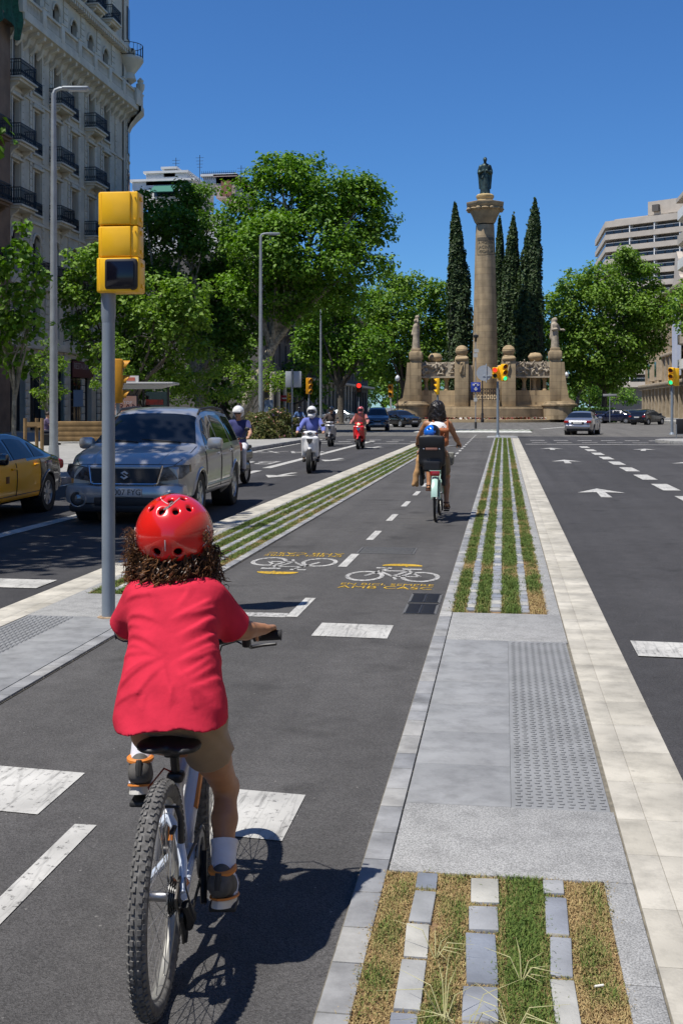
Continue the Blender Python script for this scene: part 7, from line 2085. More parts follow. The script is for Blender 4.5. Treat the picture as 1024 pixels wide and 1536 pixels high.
def child():
    bike, o = child_bike()
    t = thing('person', 'child in a red helmet, crimson shirt and khaki shorts riding the white bike', 'person', o, .108)
    J = dict(hipL=(-.075, .27, .68), hipR=(.075, .27, .68), kneeR=(.125, .455, .455), ankR=(.135, .31, .235), toeR=(.145, .42, .185), kneeL=(-.14, .62, .73), ankL=(-.148, .47, .515), toeL=(-.165, .60, .450),
             shL=(-.14, .47, 1.045), shR=(.062, .47, 1.045), elL=(-.212, .53, .93), wrL=(-.232, .655, .908), elR=(.150, .56, .925), wrR=(.225, .645, .915), neck=(-.045, .50, 1.08), head=(-.05, .545, 1.215), grip=(1, -.1, .03), hfwd=(0, 1, -.1))
    P = body_prims(J, .84, .86, head=1.06, tors=.66)
    solid('body', P, SKIN, t, res=.0068, k=.02, smooth=1); eyes(J, t, .9)
    # shirt
    A, B = np.array([-.005, .215, .690]), np.array([-.042, .485, 1.10]); ax = (B - A); L = np.linalg.norm(ax); ax /= L
    xv = np.array([1.0, 0, 0]); xv -= xv @ ax * ax; xv /= np.linalg.norm(xv); wv = np.cross(ax, xv)
    rg = np.random.default_rng(4)
    def fold(Pn, a0, freq, amp, ph): return amp * np.sin(Pn @ np.array(a0) * freq + ph + 1.6 * np.sin(Pn @ np.array([7.0, 3, 5])))
    CREASE = [(.14, .76, .06, .66, .004, .007), (.15, .48, .07, .36, .004, .007), (.14, .36, .06, .22, .004, .007), (-.13, .52, -.05, .42, .004, .007), (-.14, .66, -.07, .58, .004, .007), (-.13, .30, -.05, .38, .004, .007), (.02, .06, .03, .22, .003, .006), (-.06, .05, -.05, .18, .003, .006), (.09, .05, .07, .20, .003, .006), (.13, .80, .00, .62, .007, .011), (.145, .70, .02, .50, .008, .012), (.15, .60, .04, .42, .006, .010), (.15, .52, .02, .33, .007, .012), (.14, .42, .03, .24, .005, .010), (-.15, .84, -.02, .80, .006, .012), (-.14, .72, -.01, .60, .006, .010), (-.14, .60, .00, .40, .006, .012), (-.15, .46, -.01, .38, .004, .010), (-.16, .22, .0, .40, .006, .012), (-.10, .10, .01, .36, .005, .011), (.04, .08, -.01, .38, .005, .011), (.12, .12, .02, .36, .006, .012), (.10, .90, -.08, .86, .005, .012), (.16, .30, .06, .16, .004, .009), (-.16, .14, -.05, .17, .004, .009), (.06, .86, .02, .70, .004, .009), (-.07, .88, -.04, .68, .004, .009)]
    def shirt(Pn):
        Q = Pn - A; tt = Q @ ax / L; u = Q @ xv; w = Q @ wv; c = np.clip(tt, -.05, 1.05)
        a = np.interp(c, [0, .08, .2, .4, .6, .8, .9, 1.0, 1.05], [.160, .166, .163, .145, .134, .141, .130, .082, .06]); b = np.interp(c, [0, .2, .45, .7, .85, 1.0], [.135, .135, .120, .108, .092, .06])
        e = (np.abs(u / a) ** 2.4 + np.abs(w / b) ** 2.4) ** (1 / 2.4); d = (e - 1) * np.minimum(a, b) * .9
        d = np.maximum(d, (tt - 1.03) * L)
        for sg, S in ((-1, 'L'), (1, 'R')):
            sh, el = np.array(J['sh' + S]), np.array(J['el' + S]); en = sh + (el - sh) * (.93 if S == 'R' else .93)
            s_ = s_cone(Pn, sh, en, .060, .057); dr = (en - sh) / np.linalg.norm(en - sh)
            s_ = smax(s_, (Pn - en) @ dr, .006); d = smin(d, s_, .055)
        d = np.maximum(d, (.726 + .010 * np.sin(u * 17 + 1) + .006 * np.sin(w * 24)) - Pn[:, 2])
        # creases: pulled from the armpits and the waist, gathered at the hem
        for (u0, t0, u1, t1, am, wd) in CREASE:
            du, dt = u1 - u0, (t1 - t0) * L; ln = math.hypot(du, dt); pu, pt = u - u0, (tt - t0) * L
            al = (pu * du + pt * dt) / ln; ac = (pt * du - pu * dt) / ln - .05 * ln * np.sin(np.clip(al / ln, 0, 1) * PI)
            env = np.clip(al / ln * 5, 0, 1) * np.clip((1 - al / ln) * 3, 0, 1) * np.where(w > .0, 1, np.where(w < 0, 1, 1))
            q = ac / (wd * .72); d = d - am * env * np.where(q > 0, np.exp(-(q / 2.4) ** 2), np.exp(-(q / .8) ** 2)) * (np.abs(q) < 6)
        d = d + .0018 * np.sin(u * 60 + 2.5 * np.sin(tt * 9)) * np.clip(1 - tt * 3.2, 0, 1) + fold(Pn, (.3, .2, .9), 55, .0012, 0)
        return d
    mc = mat('crimson_cotton', (.53, .024, .052), .92, var=.09, vscale=9, spec=.15); nt, b, Lk = nodes_of(mc)
    tc = nt.nodes.new('ShaderNodeTexCoord'); hs = []
    for sc_, rot, sz, tp in (((5, 5, 17), .5, 1.0, 'RIDGED_MULTIFRACTAL'), ((6, 6, 20), -.6, 1.0, 'RIDGED_MULTIFRACTAL'), ((60, 60, 60), 0, 1.0, 'FBM')):
        mp = nt.nodes.new('ShaderNodeMapping'); mp.inputs['Scale'].default_value = sc_; mp.inputs['Rotation'].default_value = (0, rot, 0); Lk(tc.outputs['Object'], mp.inputs['Vector'])
        n = nt.nodes.new('ShaderNodeTexNoise'); n.noise_type = tp; n.inputs['Scale'].default_value = sz; n.inputs['Detail'].default_value = 2; n.inputs['Distortion'].default_value = .4; Lk(mp.outputs['Vector'], n.inputs['Vector']); hs.append(n)
    prev = None
    for n, dist in zip(hs, (.0035, .0035, .0012)):
        bp = nt.nodes.new('ShaderNodeBump'); bp.inputs['Distance'].default_value = dist; bp.inputs['Strength'].default_value = .8; Lk(n.outputs[0], bp.inputs['Height'])
        if prev: Lk(prev.outputs['Normal'], bp.inputs['Normal'])
        prev = bp
    Lk(prev.outputs['Normal'], b.inputs['Normal'])
    solid('shirt', [], mat('crimson_cotton', (.53, .024, .052), .92, var=.09, vscale=9, bump=.0035, bscale=38, spec=.15), t, res=.0050, fn=shirt, box=((-.36, .02, .66), (.28, .70, 1.16)), smooth=1)
    # shorts
    hp = lambda S: np.array(J['hip' + S])
    kR, kL = np.array(J['kneeR']), np.array(J['kneeL'])
    def shorts(Pn):
        d = s_ell(Pn, (0, .255, .735), (.150, .115, .062))
        for S, kn, f, r0 in (('R', kR, .37, .074), ('L', kL, .60, .060)):
            en = hp(S) + (kn - hp(S)) * f; c = s_cone(Pn, hp(S) + (0 if S == 'R' else .02), en + (0 if S == 'R' else .01), r0, r0); dr = (en - hp(S)) / np.linalg.norm(en - hp(S)); d = smin(d, smax(c, (Pn - en) @ dr, .008), .05)
        return d + .0022 * np.sin(Pn @ np.array([40, 55, 70.0]) + 2 * np.sin(Pn @ np.array([20, 10, 30.0])))
    solid('shorts', [], cloth('khaki_twill', (.27, .18, .10), .1), t, res=.007, fn=shorts, box=((-.26, .04, .46), (.26, .62, .83)))
    # socks and trainers
    SO = cloth('white_ribbed_sock', (.60, .60, .66)); SH = mat('trainer_grey', (.085, .08, .075), .8, var=.2, vscale=30); OR = mat('trainer_orange', (.62, .20, .03), .6); SOL = mat('trainer_sole', (.62, .60, .56), .6)
    for S in 'LR':
        an, to, kn = Vector(J['ank' + S]), Vector(J['toe' + S]), Vector(J['knee' + S]); up = (kn - an).normalized(); f = (to - an); f.z = f.z * .6; f.normalize(); side = f.cross(v3(0, 0, 1)).normalized(); nz = side.cross(f).normalized()
        m = MB(); rings = []
        for q in range(9):
            p = an + up * (-.02 + .0155 * q); n = 22
            a1 = up.cross(v3(1, 0, 0)).normalized(); b1 = up.cross(a1).normalized(); rr = (.034 + .0006 * q + (.003 if q == 8 else 0))
            rings.append([p + a1 * rr * (1 + .03 * (i % 2)) * math.cos(2 * PI * i / n) + b1 * rr * (1 + .03 * (i % 2)) * math.sin(2 * PI * i / n) for i in range(n)])
        m.ringloft(rings); m.build('sock', SO, t)
        c = an - nz * .035
        hl, tp = c - f * .042, c + f * .125
        sh = solid('trainer', [('c', tuple(hl + nz * .012), tuple(c + f * .03 + nz * .01), .032, .034), ('c', tuple(c + f * .03 + nz * .004), tuple(tp), .035, .028), ('c', tuple(hl + nz * .02), tuple(hl + nz * .046 + f * .016), .029, .028), ('c', tuple(c + nz * .02), tuple(an - nz * .006), .033, .034)], SH, t, res=.006, k=.02)
        m = MB(); n = 24; rings = []
        for z in (-.050, -.046, -.030, -.026):
            rings.append([c + f * (.04 + (.100 if math.cos(a) > 0 else .092) * math.cos(a)) + side * (.036 + .004 * (z < -.04)) * math.sin(a) * (1 - .12 * (math.cos(a) < 0)) + nz * (z + .012 * max(0, math.cos(a)) ** 3) for a in [2 * PI * i / n for i in range(n)]])
        m.ringloft(rings); m.build('sole', SOL, sh)
        m = MB(); m.tube([c + f * (.04 + .098 * math.cos(a)) + side * .0375 * math.sin(a) - nz * .023 for a in [2 * PI * i / 24 for i in range(24)]], .004, 5, closed=True); m.build('orange_trim', OR, sh)
        m = MB(); cc = hl + nz * .058 + f * .030; m.tube([cc + (f * .044 * math.cos(a) + side * .034 * math.sin(a)) + nz * (.012 * math.cos(a)) for a in [2 * PI * i / 20 for i in range(20)]], .009, 7, closed=True); m.build('collar', OR, sh)
        m = MB(); m.tube([hl - f * .0285 + nz * .005, hl - f * .029 + nz * .03, hl - f * .026 + nz * .052], [.010, .012, .009], 8); m.build('heel_tab', mat('heel_dark', (.02, .02, .02), .6), sh)
        m = MB()
        for sd in (-1, 1):
            for q in range(2): m.tube([c + side * sd * .033 + f * (.02 + .03 * q) - nz * .018, c + side * sd * .031 + f * (.035 + .03 * q) + nz * .01, c + side * sd * .020 + f * (.05 + .03 * q) + nz * .032], [.004, .005, .004], 6)
        m.build('side_stripes', SO, sh)
    # helmet
    hc = np.array([-.05, .525, 1.242]); hr = np.array([.124, .140, .128])
    holes = []
    for az, el, rx in ((-.30, -20, .012), (.30, -20, .012), (-.24, 40, .011), (.24, 40, .011), (-.75, 44, .011), (.75, 44, .011), (0, 62, .011), (-.8, 66, .011), (.8, 66, .011), (2.6, 30, .012), (-2.6, 30, .012)):
        e = rad(el); holes.append(hc + hr * np.array([math.cos(e) * math.sin(az), -math.cos(e) * math.cos(az), math.sin(e)]))
    def helm(Pn):
        d = np.abs(s_ell(Pn, hc, hr) + .006) - .006
        d = np.maximum(d, -(Pn[:, 2] - (hc[2] - .100 + 1.0 * np.maximum(0, Pn[:, 1] - hc[1] - .02)))); d = np.maximum(d, s_ell(Pn, hc, hr * 1.02))
        for i, h in enumerate(holes): d = smax(d, -s_ell(Pn, h, (.0105, .013, .014) if i > 1 else (.0135, .016, .0125)), .004)
        return d
    RED = mat('glossy_red_shell', (.62, .012, .008), .22, coat=.9, var=.05, vscale=5)
    hel = solid('helmet', [], RED, t, res=.0042, fn=helm, box=(hc - hr - .012, hc + hr + .012), smooth=2)
    m = MB(); m.ell(hc, hr * .88, 28, 16, z0=-.05); m.build('liner', mat('helmet_liner', (.008, .008, .008), .9), hel)
    m = MB()
    def on(az, el, o=.001):
        e = rad(el); return Vector(hc + (hr + o) * np.array([math.cos(e) * math.sin(az), -math.cos(e) * math.cos(az), math.sin(e)]))
    for L_ in (((-.55, 62), (-.2, 55), (-.06, 52)), ((.5, 66), (.25, 58), (.08, 50), (-.1, 42)), ((-1.35, 10), (-1.15, -8), (-1.2, -12)), ((-1.4, -8), (-1.2, -25)), ((1.1, 8), (1.25, 2), (1.2, 14), (1.35, 8)), ((1.2, -6), (1.0, -14))):
        pts = []
        for a, b in zip(L_[:-1], L_[1:]): pts += [on(a[0] + (b[0] - a[0]) * q / 5, a[1] + (b[1] - a[1]) * q / 5) for q in range(5)]
        pts.append(on(*L_[-1])); m.tube(pts, .0013, 4)
    m.grid(lambda u, v: on(-.05 + .028 * u, -2 - 16 * v), 2, 6); m.build('white_graphics', mat('decal_white', (.55, .5, .48), .5), hel)
    m = MB(); m.tube([on(.12, 56), on(.02, 53), on(.0, 47), on(-.1, 45), on(-.16, 41)], .003, 4); m.build('grey_graphics', mat('decal_grey', (.18, .15, .15), .5), hel)
    # curly hair spilling from under the helmet
    HB = island_mat('brown_curls', [(.02, .009, .005), (.07, .030, .013), (.19, .09, .035), (.04, .017, .008)], .42, var=.3, vscale=30, spec=.25)
    hair = solid('hair', [('e', (-.05, .53, 1.17), (.115, .105, .085)), ('e', (-.05, .47, 1.13), (.125, .075, .055)), ('e', (-.05, .53, 1.27), (.085, .09, .08)), ('-e', (-.05, .675, 1.17), (.088, .10, .12))], mat('hair_underlayer', (.016, .008, .005), .8, var=.6, vscale=60, bump=.012, bscale=55, spec=.1), t, res=.01, k=.03)
    rr = random.Random(8); m = MB()
    for i in range(820):
        az = rr.uniform(-2.0, 2.0); z0 = rr.uniform(1.085, 1.192); ex = rr.uniform(.93, 1.06)
        side = abs(math.sin(az)) ** 3
        base = v3(-.05 + .108 * ex * math.sin(az), .525 - .115 * ex * math.cos(az), z0 + .05 * side * rr.random())
        out = v3(math.sin(az), -math.cos(az), 0)
        l = rr.uniform(.05, .095); turns = rr.uniform(1.4, 3.0); cr = rr.uniform(.005, .013); n = 14; ph = rr.uniform(0, 6.28)
        fly = side * rr.uniform(0, .4)
        d = (v3(0, 0, -1) * (1 - .7 * fly) + out * (.25 + .9 * fly) + v3(rr.uniform(-.3, .3), rr.uniform(-.3, .3), rr.uniform(-.1, .3))).normalized()
        e1 = d.cross(v3(.3, .8, .2)).normalized(); e2 = d.cross(e1)
        m.tube([base + d * l * q / n + (e1 * math.cos(ph + turns * 2 * PI * q / n) + e2 * math.sin(ph + turns * 2 * PI * q / n)) * cr * (.4 + .6 * q / n) for q in range(n + 1)], [.0024] * 9 + [.0022, .002, .0018, .0015, .001, .0005], 4)
    for i in range(240):      # wisps standing off the sides
        sg = -1 if i % 5 < 3 else 1; base = v3(-.05 + sg * .104, .50 + rr.uniform(-.06, .05), rr.uniform(1.15, 1.26)); d = v3(sg * rr.uniform(.5, 1), rr.uniform(-.5, .2), rr.uniform(-.8, .25)).normalized(); l = rr.uniform(.025, .06) * (1.15 if sg < 0 else .7)
        e1 = d.cross(v3(0, .2, 1)).normalized(); ph = rr.uniform(0, 6)
        m.tube([base + d * l * q / 9 + (e1 * math.cos(ph + q * 1.3) + d.cross(e1) * math.sin(ph + q * 1.3)) * .007 for q in range(10)], [.0011] * 5 + [.001, .0009, .0007, .0005, .0003], 3)
    m.build('curls', HB, hair)
    m = MB(); m.tube([Vector(J['wrL']).lerp(Vector(J['elL']), .25) + v3(.034 * math.cos(a), .0, .034 * math.sin(a)) for a in [2 * PI * i / 14 for i in range(14)]], .008, 6, closed=True); m.build('wristband', mat('navy_band', (.01, .012, .05), .7), t)
child()
# ================= the other riders =================
def limb_cloth(name, mm, t, chains, k=.03, res=.014, extra=()):
    P = []
    for ch in chains:
        for (a, ra), (b, rb) in zip(ch[:-1], ch[1:]): P.append(('c', tuple(a), tuple(b), ra, rb))
    return solid(name, P + list(extra), mm, t, res=res, k=k, smooth=1)

def dress(t, J, shirt, pants, sleeve=.6, leg=1.0, shoe=None, s=1.0, res=.014, strap=False):
    V = {k: Vector(v) for k, v in J.items()}
    pe = (V['hipL'] + V['hipR']) / 2; sc_ = (V['shL'] + V['shR']) / 2
    ch = []
    for S in 'LR':
        sh, el, wr = V['sh' + S], V['el' + S], V['wr' + S]
        if sleeve > 0:
            c = [(sh, .066 * s), (sh.lerp(el, min(1, sleeve * 1.0 if sleeve <= 1 else 1)), .058 * s)]
            if sleeve > 1: c.append((el.lerp(wr, sleeve - 1), .042 * s))
            ch.append(c)
    ex = [('e', tuple(pe.lerp(sc_, .78)), (.19 * s, .132 * s, .17 * s), None), ('c', tuple(pe + Vector((0, 0, .04))), tuple(pe.lerp(sc_, .6)), .145 * s, .148 * s), ('c', tuple(V['shL'].lerp(sc_, .3)), tuple(V['shR'].lerp(sc_, .3)), .075 * s, .075 * s)]
    if strap: ex = [('e', tuple(pe.lerp(sc_, .74)), (.180 * s, .135 * s, .175 * s), None), ('c', tuple(pe + Vector((0, 0, .04))), tuple(pe.lerp(sc_, .6)), .135 * s, .138 * s), ('c', tuple(V['shL'].lerp(sc_, .5)), tuple(V['shL'].lerp(sc_, .5) - Vector((0, 0, .12))), .05, .05), ('c', tuple(V['shR'].lerp(sc_, .5)), tuple(V['shR'].lerp(sc_, .5) - Vector((0, 0, .12))), .05, .05)]
    limb_cloth('shirt', shirt, t, ch, .05, res, ex)
    ch = []
    for S in 'LR':
        hp, kn, an = V['hip' + S], V['knee' + S], V['ank' + S]
        c = [(hp, .10 * s), (hp.lerp(kn, min(1, leg * 1.0)), .078 * s)]
        if leg >= 1: c = [(hp, .10 * s), (kn, .068 * s), (kn.lerp(an, .95), .052 * s)]
        ch.append(c)
    limb_cloth('trousers' if leg >= 1 else 'shorts', pants, t, ch, .04, res, [('e', tuple(pe), (.165 * s, .125 * s, .10 * s), None)])
    if shoe:
        for S in 'LR':
            an, to = V['ank' + S], V['toe' + S]; z = Vector((0, 0, -.03))
            limb_cloth('shoe', shoe, t, [[(an + z - (to - an).normalized() * .03, .046 * s), (an.lerp(to, .5) + z * .8, .044 * s), (to, .036 * s)]], .02, .011)

def full_helmet(t, J, shell, visor, closed=True, s=1.0):
    hd = Vector(J['head']); F = Vector(J.get('face', (0, 1, 0))).normalized(); c = hd + Vector((0, 0, .012))
    P = [('e', tuple(c + Vector((0, 0, .03))), (.128 * s, .15 * s, .135 * s), None)]
    if closed: P += [('e', tuple(c + F * .05 - Vector((0, 0, .09))), (.10 * s, .10 * s, .07 * s), None), ('-b', tuple(c + F * .14 + Vector((0, 0, .012))), (.11, .06, .045), None, .03)]
    else: P += [('-b', tuple(c + F * .15 - Vector((0, 0, .11))), (.14, .14, .12), None, .03), ('c', tuple(c + F * .12 + Vector((-.07, 0, .03))), tuple(c + F * .12 + Vector((.07, 0, .03))), .02, .02)]
    h = solid('helmet', P, shell, t, res=.012, k=.02, smooth=1)
    m = MB()
    if closed: m.ell(c + F * .016 + Vector((0, 0, .01)), (.122 * s, .143 * s, .06 * s), 20, 12)
    else: m.box(c + F * .088 + Vector((0, 0, -.0)), (.14, .03, .04), bev=.012)
    m.build('visor' if closed else 'sunglasses', visor, h)

SCOOT_J = dict(hipL=(-.09, -.14, .83), hipR=(.09, -.14, .83), kneeL=(-.19, .27, .76), kneeR=(.19, .27, .76), ankL=(-.17, .17, .36), ankR=(.17, .17, .36), toeL=(-.18, .30, .30), toeR=(.18, .30, .30),
               shL=(-.19, -.08, 1.31), shR=(.19, -.08, 1.31), elL=(-.31, .14, 1.10), elR=(.31, .14, 1.10), wrL=(-.33, .345, 1.045), wrR=(.33, .345, 1.045), neck=(0, -.07, 1.40), head=(0, -.03, 1.515), grip=(1, 0, 0), hfwd=(0, 1, -.1))
def scooter(label, loc, rz, paint, trim, wheel=.27, screen=0.0, seatm=None, light=None):
    t = thing('scooter', label, 'scooter', loc, rz, 'scooters on the avenue')
    for y, nm in ((.66, 'front_wheel'), (-.58, 'rear_wheel')):
        m = MB(); M = Matrix.Translation((0, y, wheel)) @ Matrix.Rotation(PI / 2, 4, 'Y'); m.lathe([(wheel - .07, -.05), (wheel - .02, -.06), (wheel, -.03), (wheel, .03), (wheel - .02, .06), (wheel - .07, .05)], 28, M=M, cap=False); w = m.build(nm, M_TYRE, t)
        m = MB(); m.lathe([(0, -.05), (.06, -.05), (wheel - .07, -.03), (wheel - .07, .03), (.06, .05), (0, .05)], 20, M=M); m.build('rim', M_RIM, w)
    fz = .62
    solid('front_fairing', [('b', (0, .47, .66), (.225, .05, .27), (-.22, 0, 0), .05), ('b', (0, .43, .93), (.15, .07, .06), None, .05), ('e', (0, .52, .62), (.14, .10, .28), None), ('-b', (0, .66, .36), (.11, .22, .16), None, .05)], paint, t, res=.02, k=.06)
    solid('mudguard', [('c', (0, .70, wheel + .25), (0, .55, wheel + .28), .075, .09), ('c', (0, .70, wheel + .25), (0, .88, wheel + .16), .075, .05), ('-c', (0, .66, wheel - .1), (0, .66, wheel), wheel + .01, wheel + .01)], paint, t, res=.018, k=.03)
    m = MB(); m.prism([(-.08, .06), (.08, .06), (.06, -.02), (0, -.07), (-.06, -.02)], .03, basis((0, .615, .80), (-1, 0, 0), (0, -.1, 1), (0, 1, .1))); m.build('front_badge', trim, t)
    m = MB()
    for s in (-1, 1): m.tube([(s * .055, .52, .52), (s * .075, .66, wheel)], .022, 8)
    m.build('fork', M_TRIM, t)
    solid('rear_body', [('b', (0, -.36, .62), (.16, .36, .12), None, .09), ('c', (0, -.7, .68), (0, -.78, .72), .09, .05), ('b', (0, -.05, .38), (.19, .28, .09), None, .06), ('c', (0, .34, .4), (0, .38, .8), .12, .1)], paint, t, res=.025, k=.08)
    solid('seat', [('b', (0, -.2, .77), (.14, .22, .04), None, .04), ('b', (0, -.52, .80), (.13, .2, .04), None, .04)], mat('scooter_seat', (.02, .018, .017), .6), t, res=.02, k=.05)
    m = MB(); m.tube([(-.36, .37, 1.03), (-.2, .42, 1.0), (.2, .42, 1.0), (.36, .37, 1.03)], .018, 8); hb = m.build('handlebar', M_TRIM, t)
    solid('headlight_cowl', [('b', (0, .46, 1.0), (.17, .07, .055), None, .05), ('e', (0, .50, .98), (.1, .07, .08), None)], paint, t, res=.018, k=.04)
    m = MB(); m.ell((0, .545, .985), (.075, .03, .05), 14, 8); m.build('headlight', M_HEADL if not light else light, t)
    for s in (-1, 1):
        m = MB(); m.ell((s * .14, .50, .99), (.04, .03, .025), 10, 6); m.build('indicator', M_LENS['amber'], t)
        m = MB(); m.tube([(s * .2, .42, 1.02), (s * .26, .44, 1.12), (s * .30, .43, 1.18)], .007, 5); m.ell((s * .32, .43, 1.20), (.06, .018, .04), 12, 6); m.build('mirror', M_TRIM, t)
    if screen:
        m = MB(); m.grid(lambda u, v: ((u - .5) * (.46 - .12 * v), .50 - .10 * v - 1.0 * (u - .5) ** 2 * .35, 1.03 + screen * v), 10, 6); m.build('windscreen', mat('tinted_screen', (.25, .10, .08), .05, trans=.75), t)
    m = MB(); m.tube([(.14, -.2, .3), (.17, -.5, .3), (.17, -.85, .36)], [.03, .055, .05], 10); m.build('exhaust', M_TRIM, t)
    return t
def rider(label, loc, rz, shirt, pants, helm, visor, closed, sleeve=1.95, skin=None, shoe=None, leg=1.0):
    t = thing('person', label, 'person', loc, rz, 'riders of the scooters')
    solid('body', body_prims(SCOOT_J), skin or SKIN2, t, res=.011, k=.02); eyes(SCOOT_J, t)
    dress(t, SCOOT_J, shirt, pants, sleeve, leg, shoe or mat('black_shoe', (.015, .015, .015), .5)); full_helmet(t, SCOOT_J, helm, visor, closed)
    return t
WHT = mat('scooter_white', (.70, .70, .71), .2, coat=.8); REDP = mat('scooter_red', (.60, .012, .015), .2, coat=.9); GRYP = mat('scooter_grey', (.30, .30, .31), .3, .4, coat=.5); BLU = cloth('violet_blue_jersey', (.11, .14, .42)); DK = cloth('dark_denim', (.012, .014, .03)); VIS = mat('dark_visor', (.008, .008, .01), .08, coat=.8); HWH = mat('white_helmet', (.72, .72, .72), .15, coat=.8)
def pair(px, py, rz, bl, rl, paint, trim, kw, shirt, pants, helm, visor, closed, **rk):
    p = G(px, py); p.z = 0; d = Vector((-math.sin(rz), math.cos(rz), 0)); p = p - d * .66
    scooter(bl, p, rz, paint, trim, **kw); rider(rl, p, rz, shirt, pants, helm, visor, closed, **rk)
pair(464, 710, PI + .08, 'white scooter with a black front badge, facing the camera', 'rider in a violet jersey and white full-face helmet on the white scooter', WHT, M_TRIM, dict(wheel=.30), BLU, DK, HWH, VIS, True, sleeve=1.9)
pair(537, 674, PI - .02, 'red scooter with a windscreen, in front of the navy people carrier', 'rider behind the windscreen of the red scooter', REDP, M_CHROME, dict(wheel=.26, screen=.38, light=mat('warm_headlight', (.6, .5, .3), .2, emit=(1, .8, .45), es=.5)), cloth('pinkish_top', (.42, .14, .13)), cloth('beige_trousers', (.32, .24, .17)), mat('red_silver_helmet', (.42, .10, .10), .2, coat=.8), VIS, True)
pair(494, 670, PI + .05, 'grey scooter just behind the white scooter', 'rider in a dark jacket and black helmet on the grey scooter', GRYP, M_TRIM, dict(wheel=.27), cloth('dark_brown_jacket', (.05, .035, .03)), cloth('grey_trousers', (.22, .21, .20)), mat('black_helmet', (.012, .012, .012), .12, coat=.9), VIS, False)
pair(344, 731, PI - .04, 'dark scooter half hidden behind the silver car', 'rider in a navy vest, white open helmet and sunglasses behind the silver car', mat('scooter_black', (.015, .015, .018), .3, coat=.5), M_CHROME, dict(wheel=.27), cloth('navy_vest', (.025, .03, .13)), cloth('white_trousers', (.62, .62, .68)), HWH, VIS, False, sleeve=.5)
pair(449, 652, PI + .2, 'dark motor scooter waiting beyond the oleander bushes', 'rider in blue waiting on a dark scooter beyond the oleander bushes', MATS['scooter_black'], M_TRIM, dict(wheel=.28), cloth('blue_top', (.05, .11, .25)), DK, mat('dark_helmet', (.03, .03, .035), .2), VIS, True)
pair(513, 634, PI + .5, 'pale scooter far off by the parked grey car', 'rider in white far off by the parked grey car', GRYP, M_TRIM, dict(wheel=.28), cloth('white_top', (.6, .6, .58)), cloth('pale_trousers', (.4, .38, .35)), HWH, VIS, True)

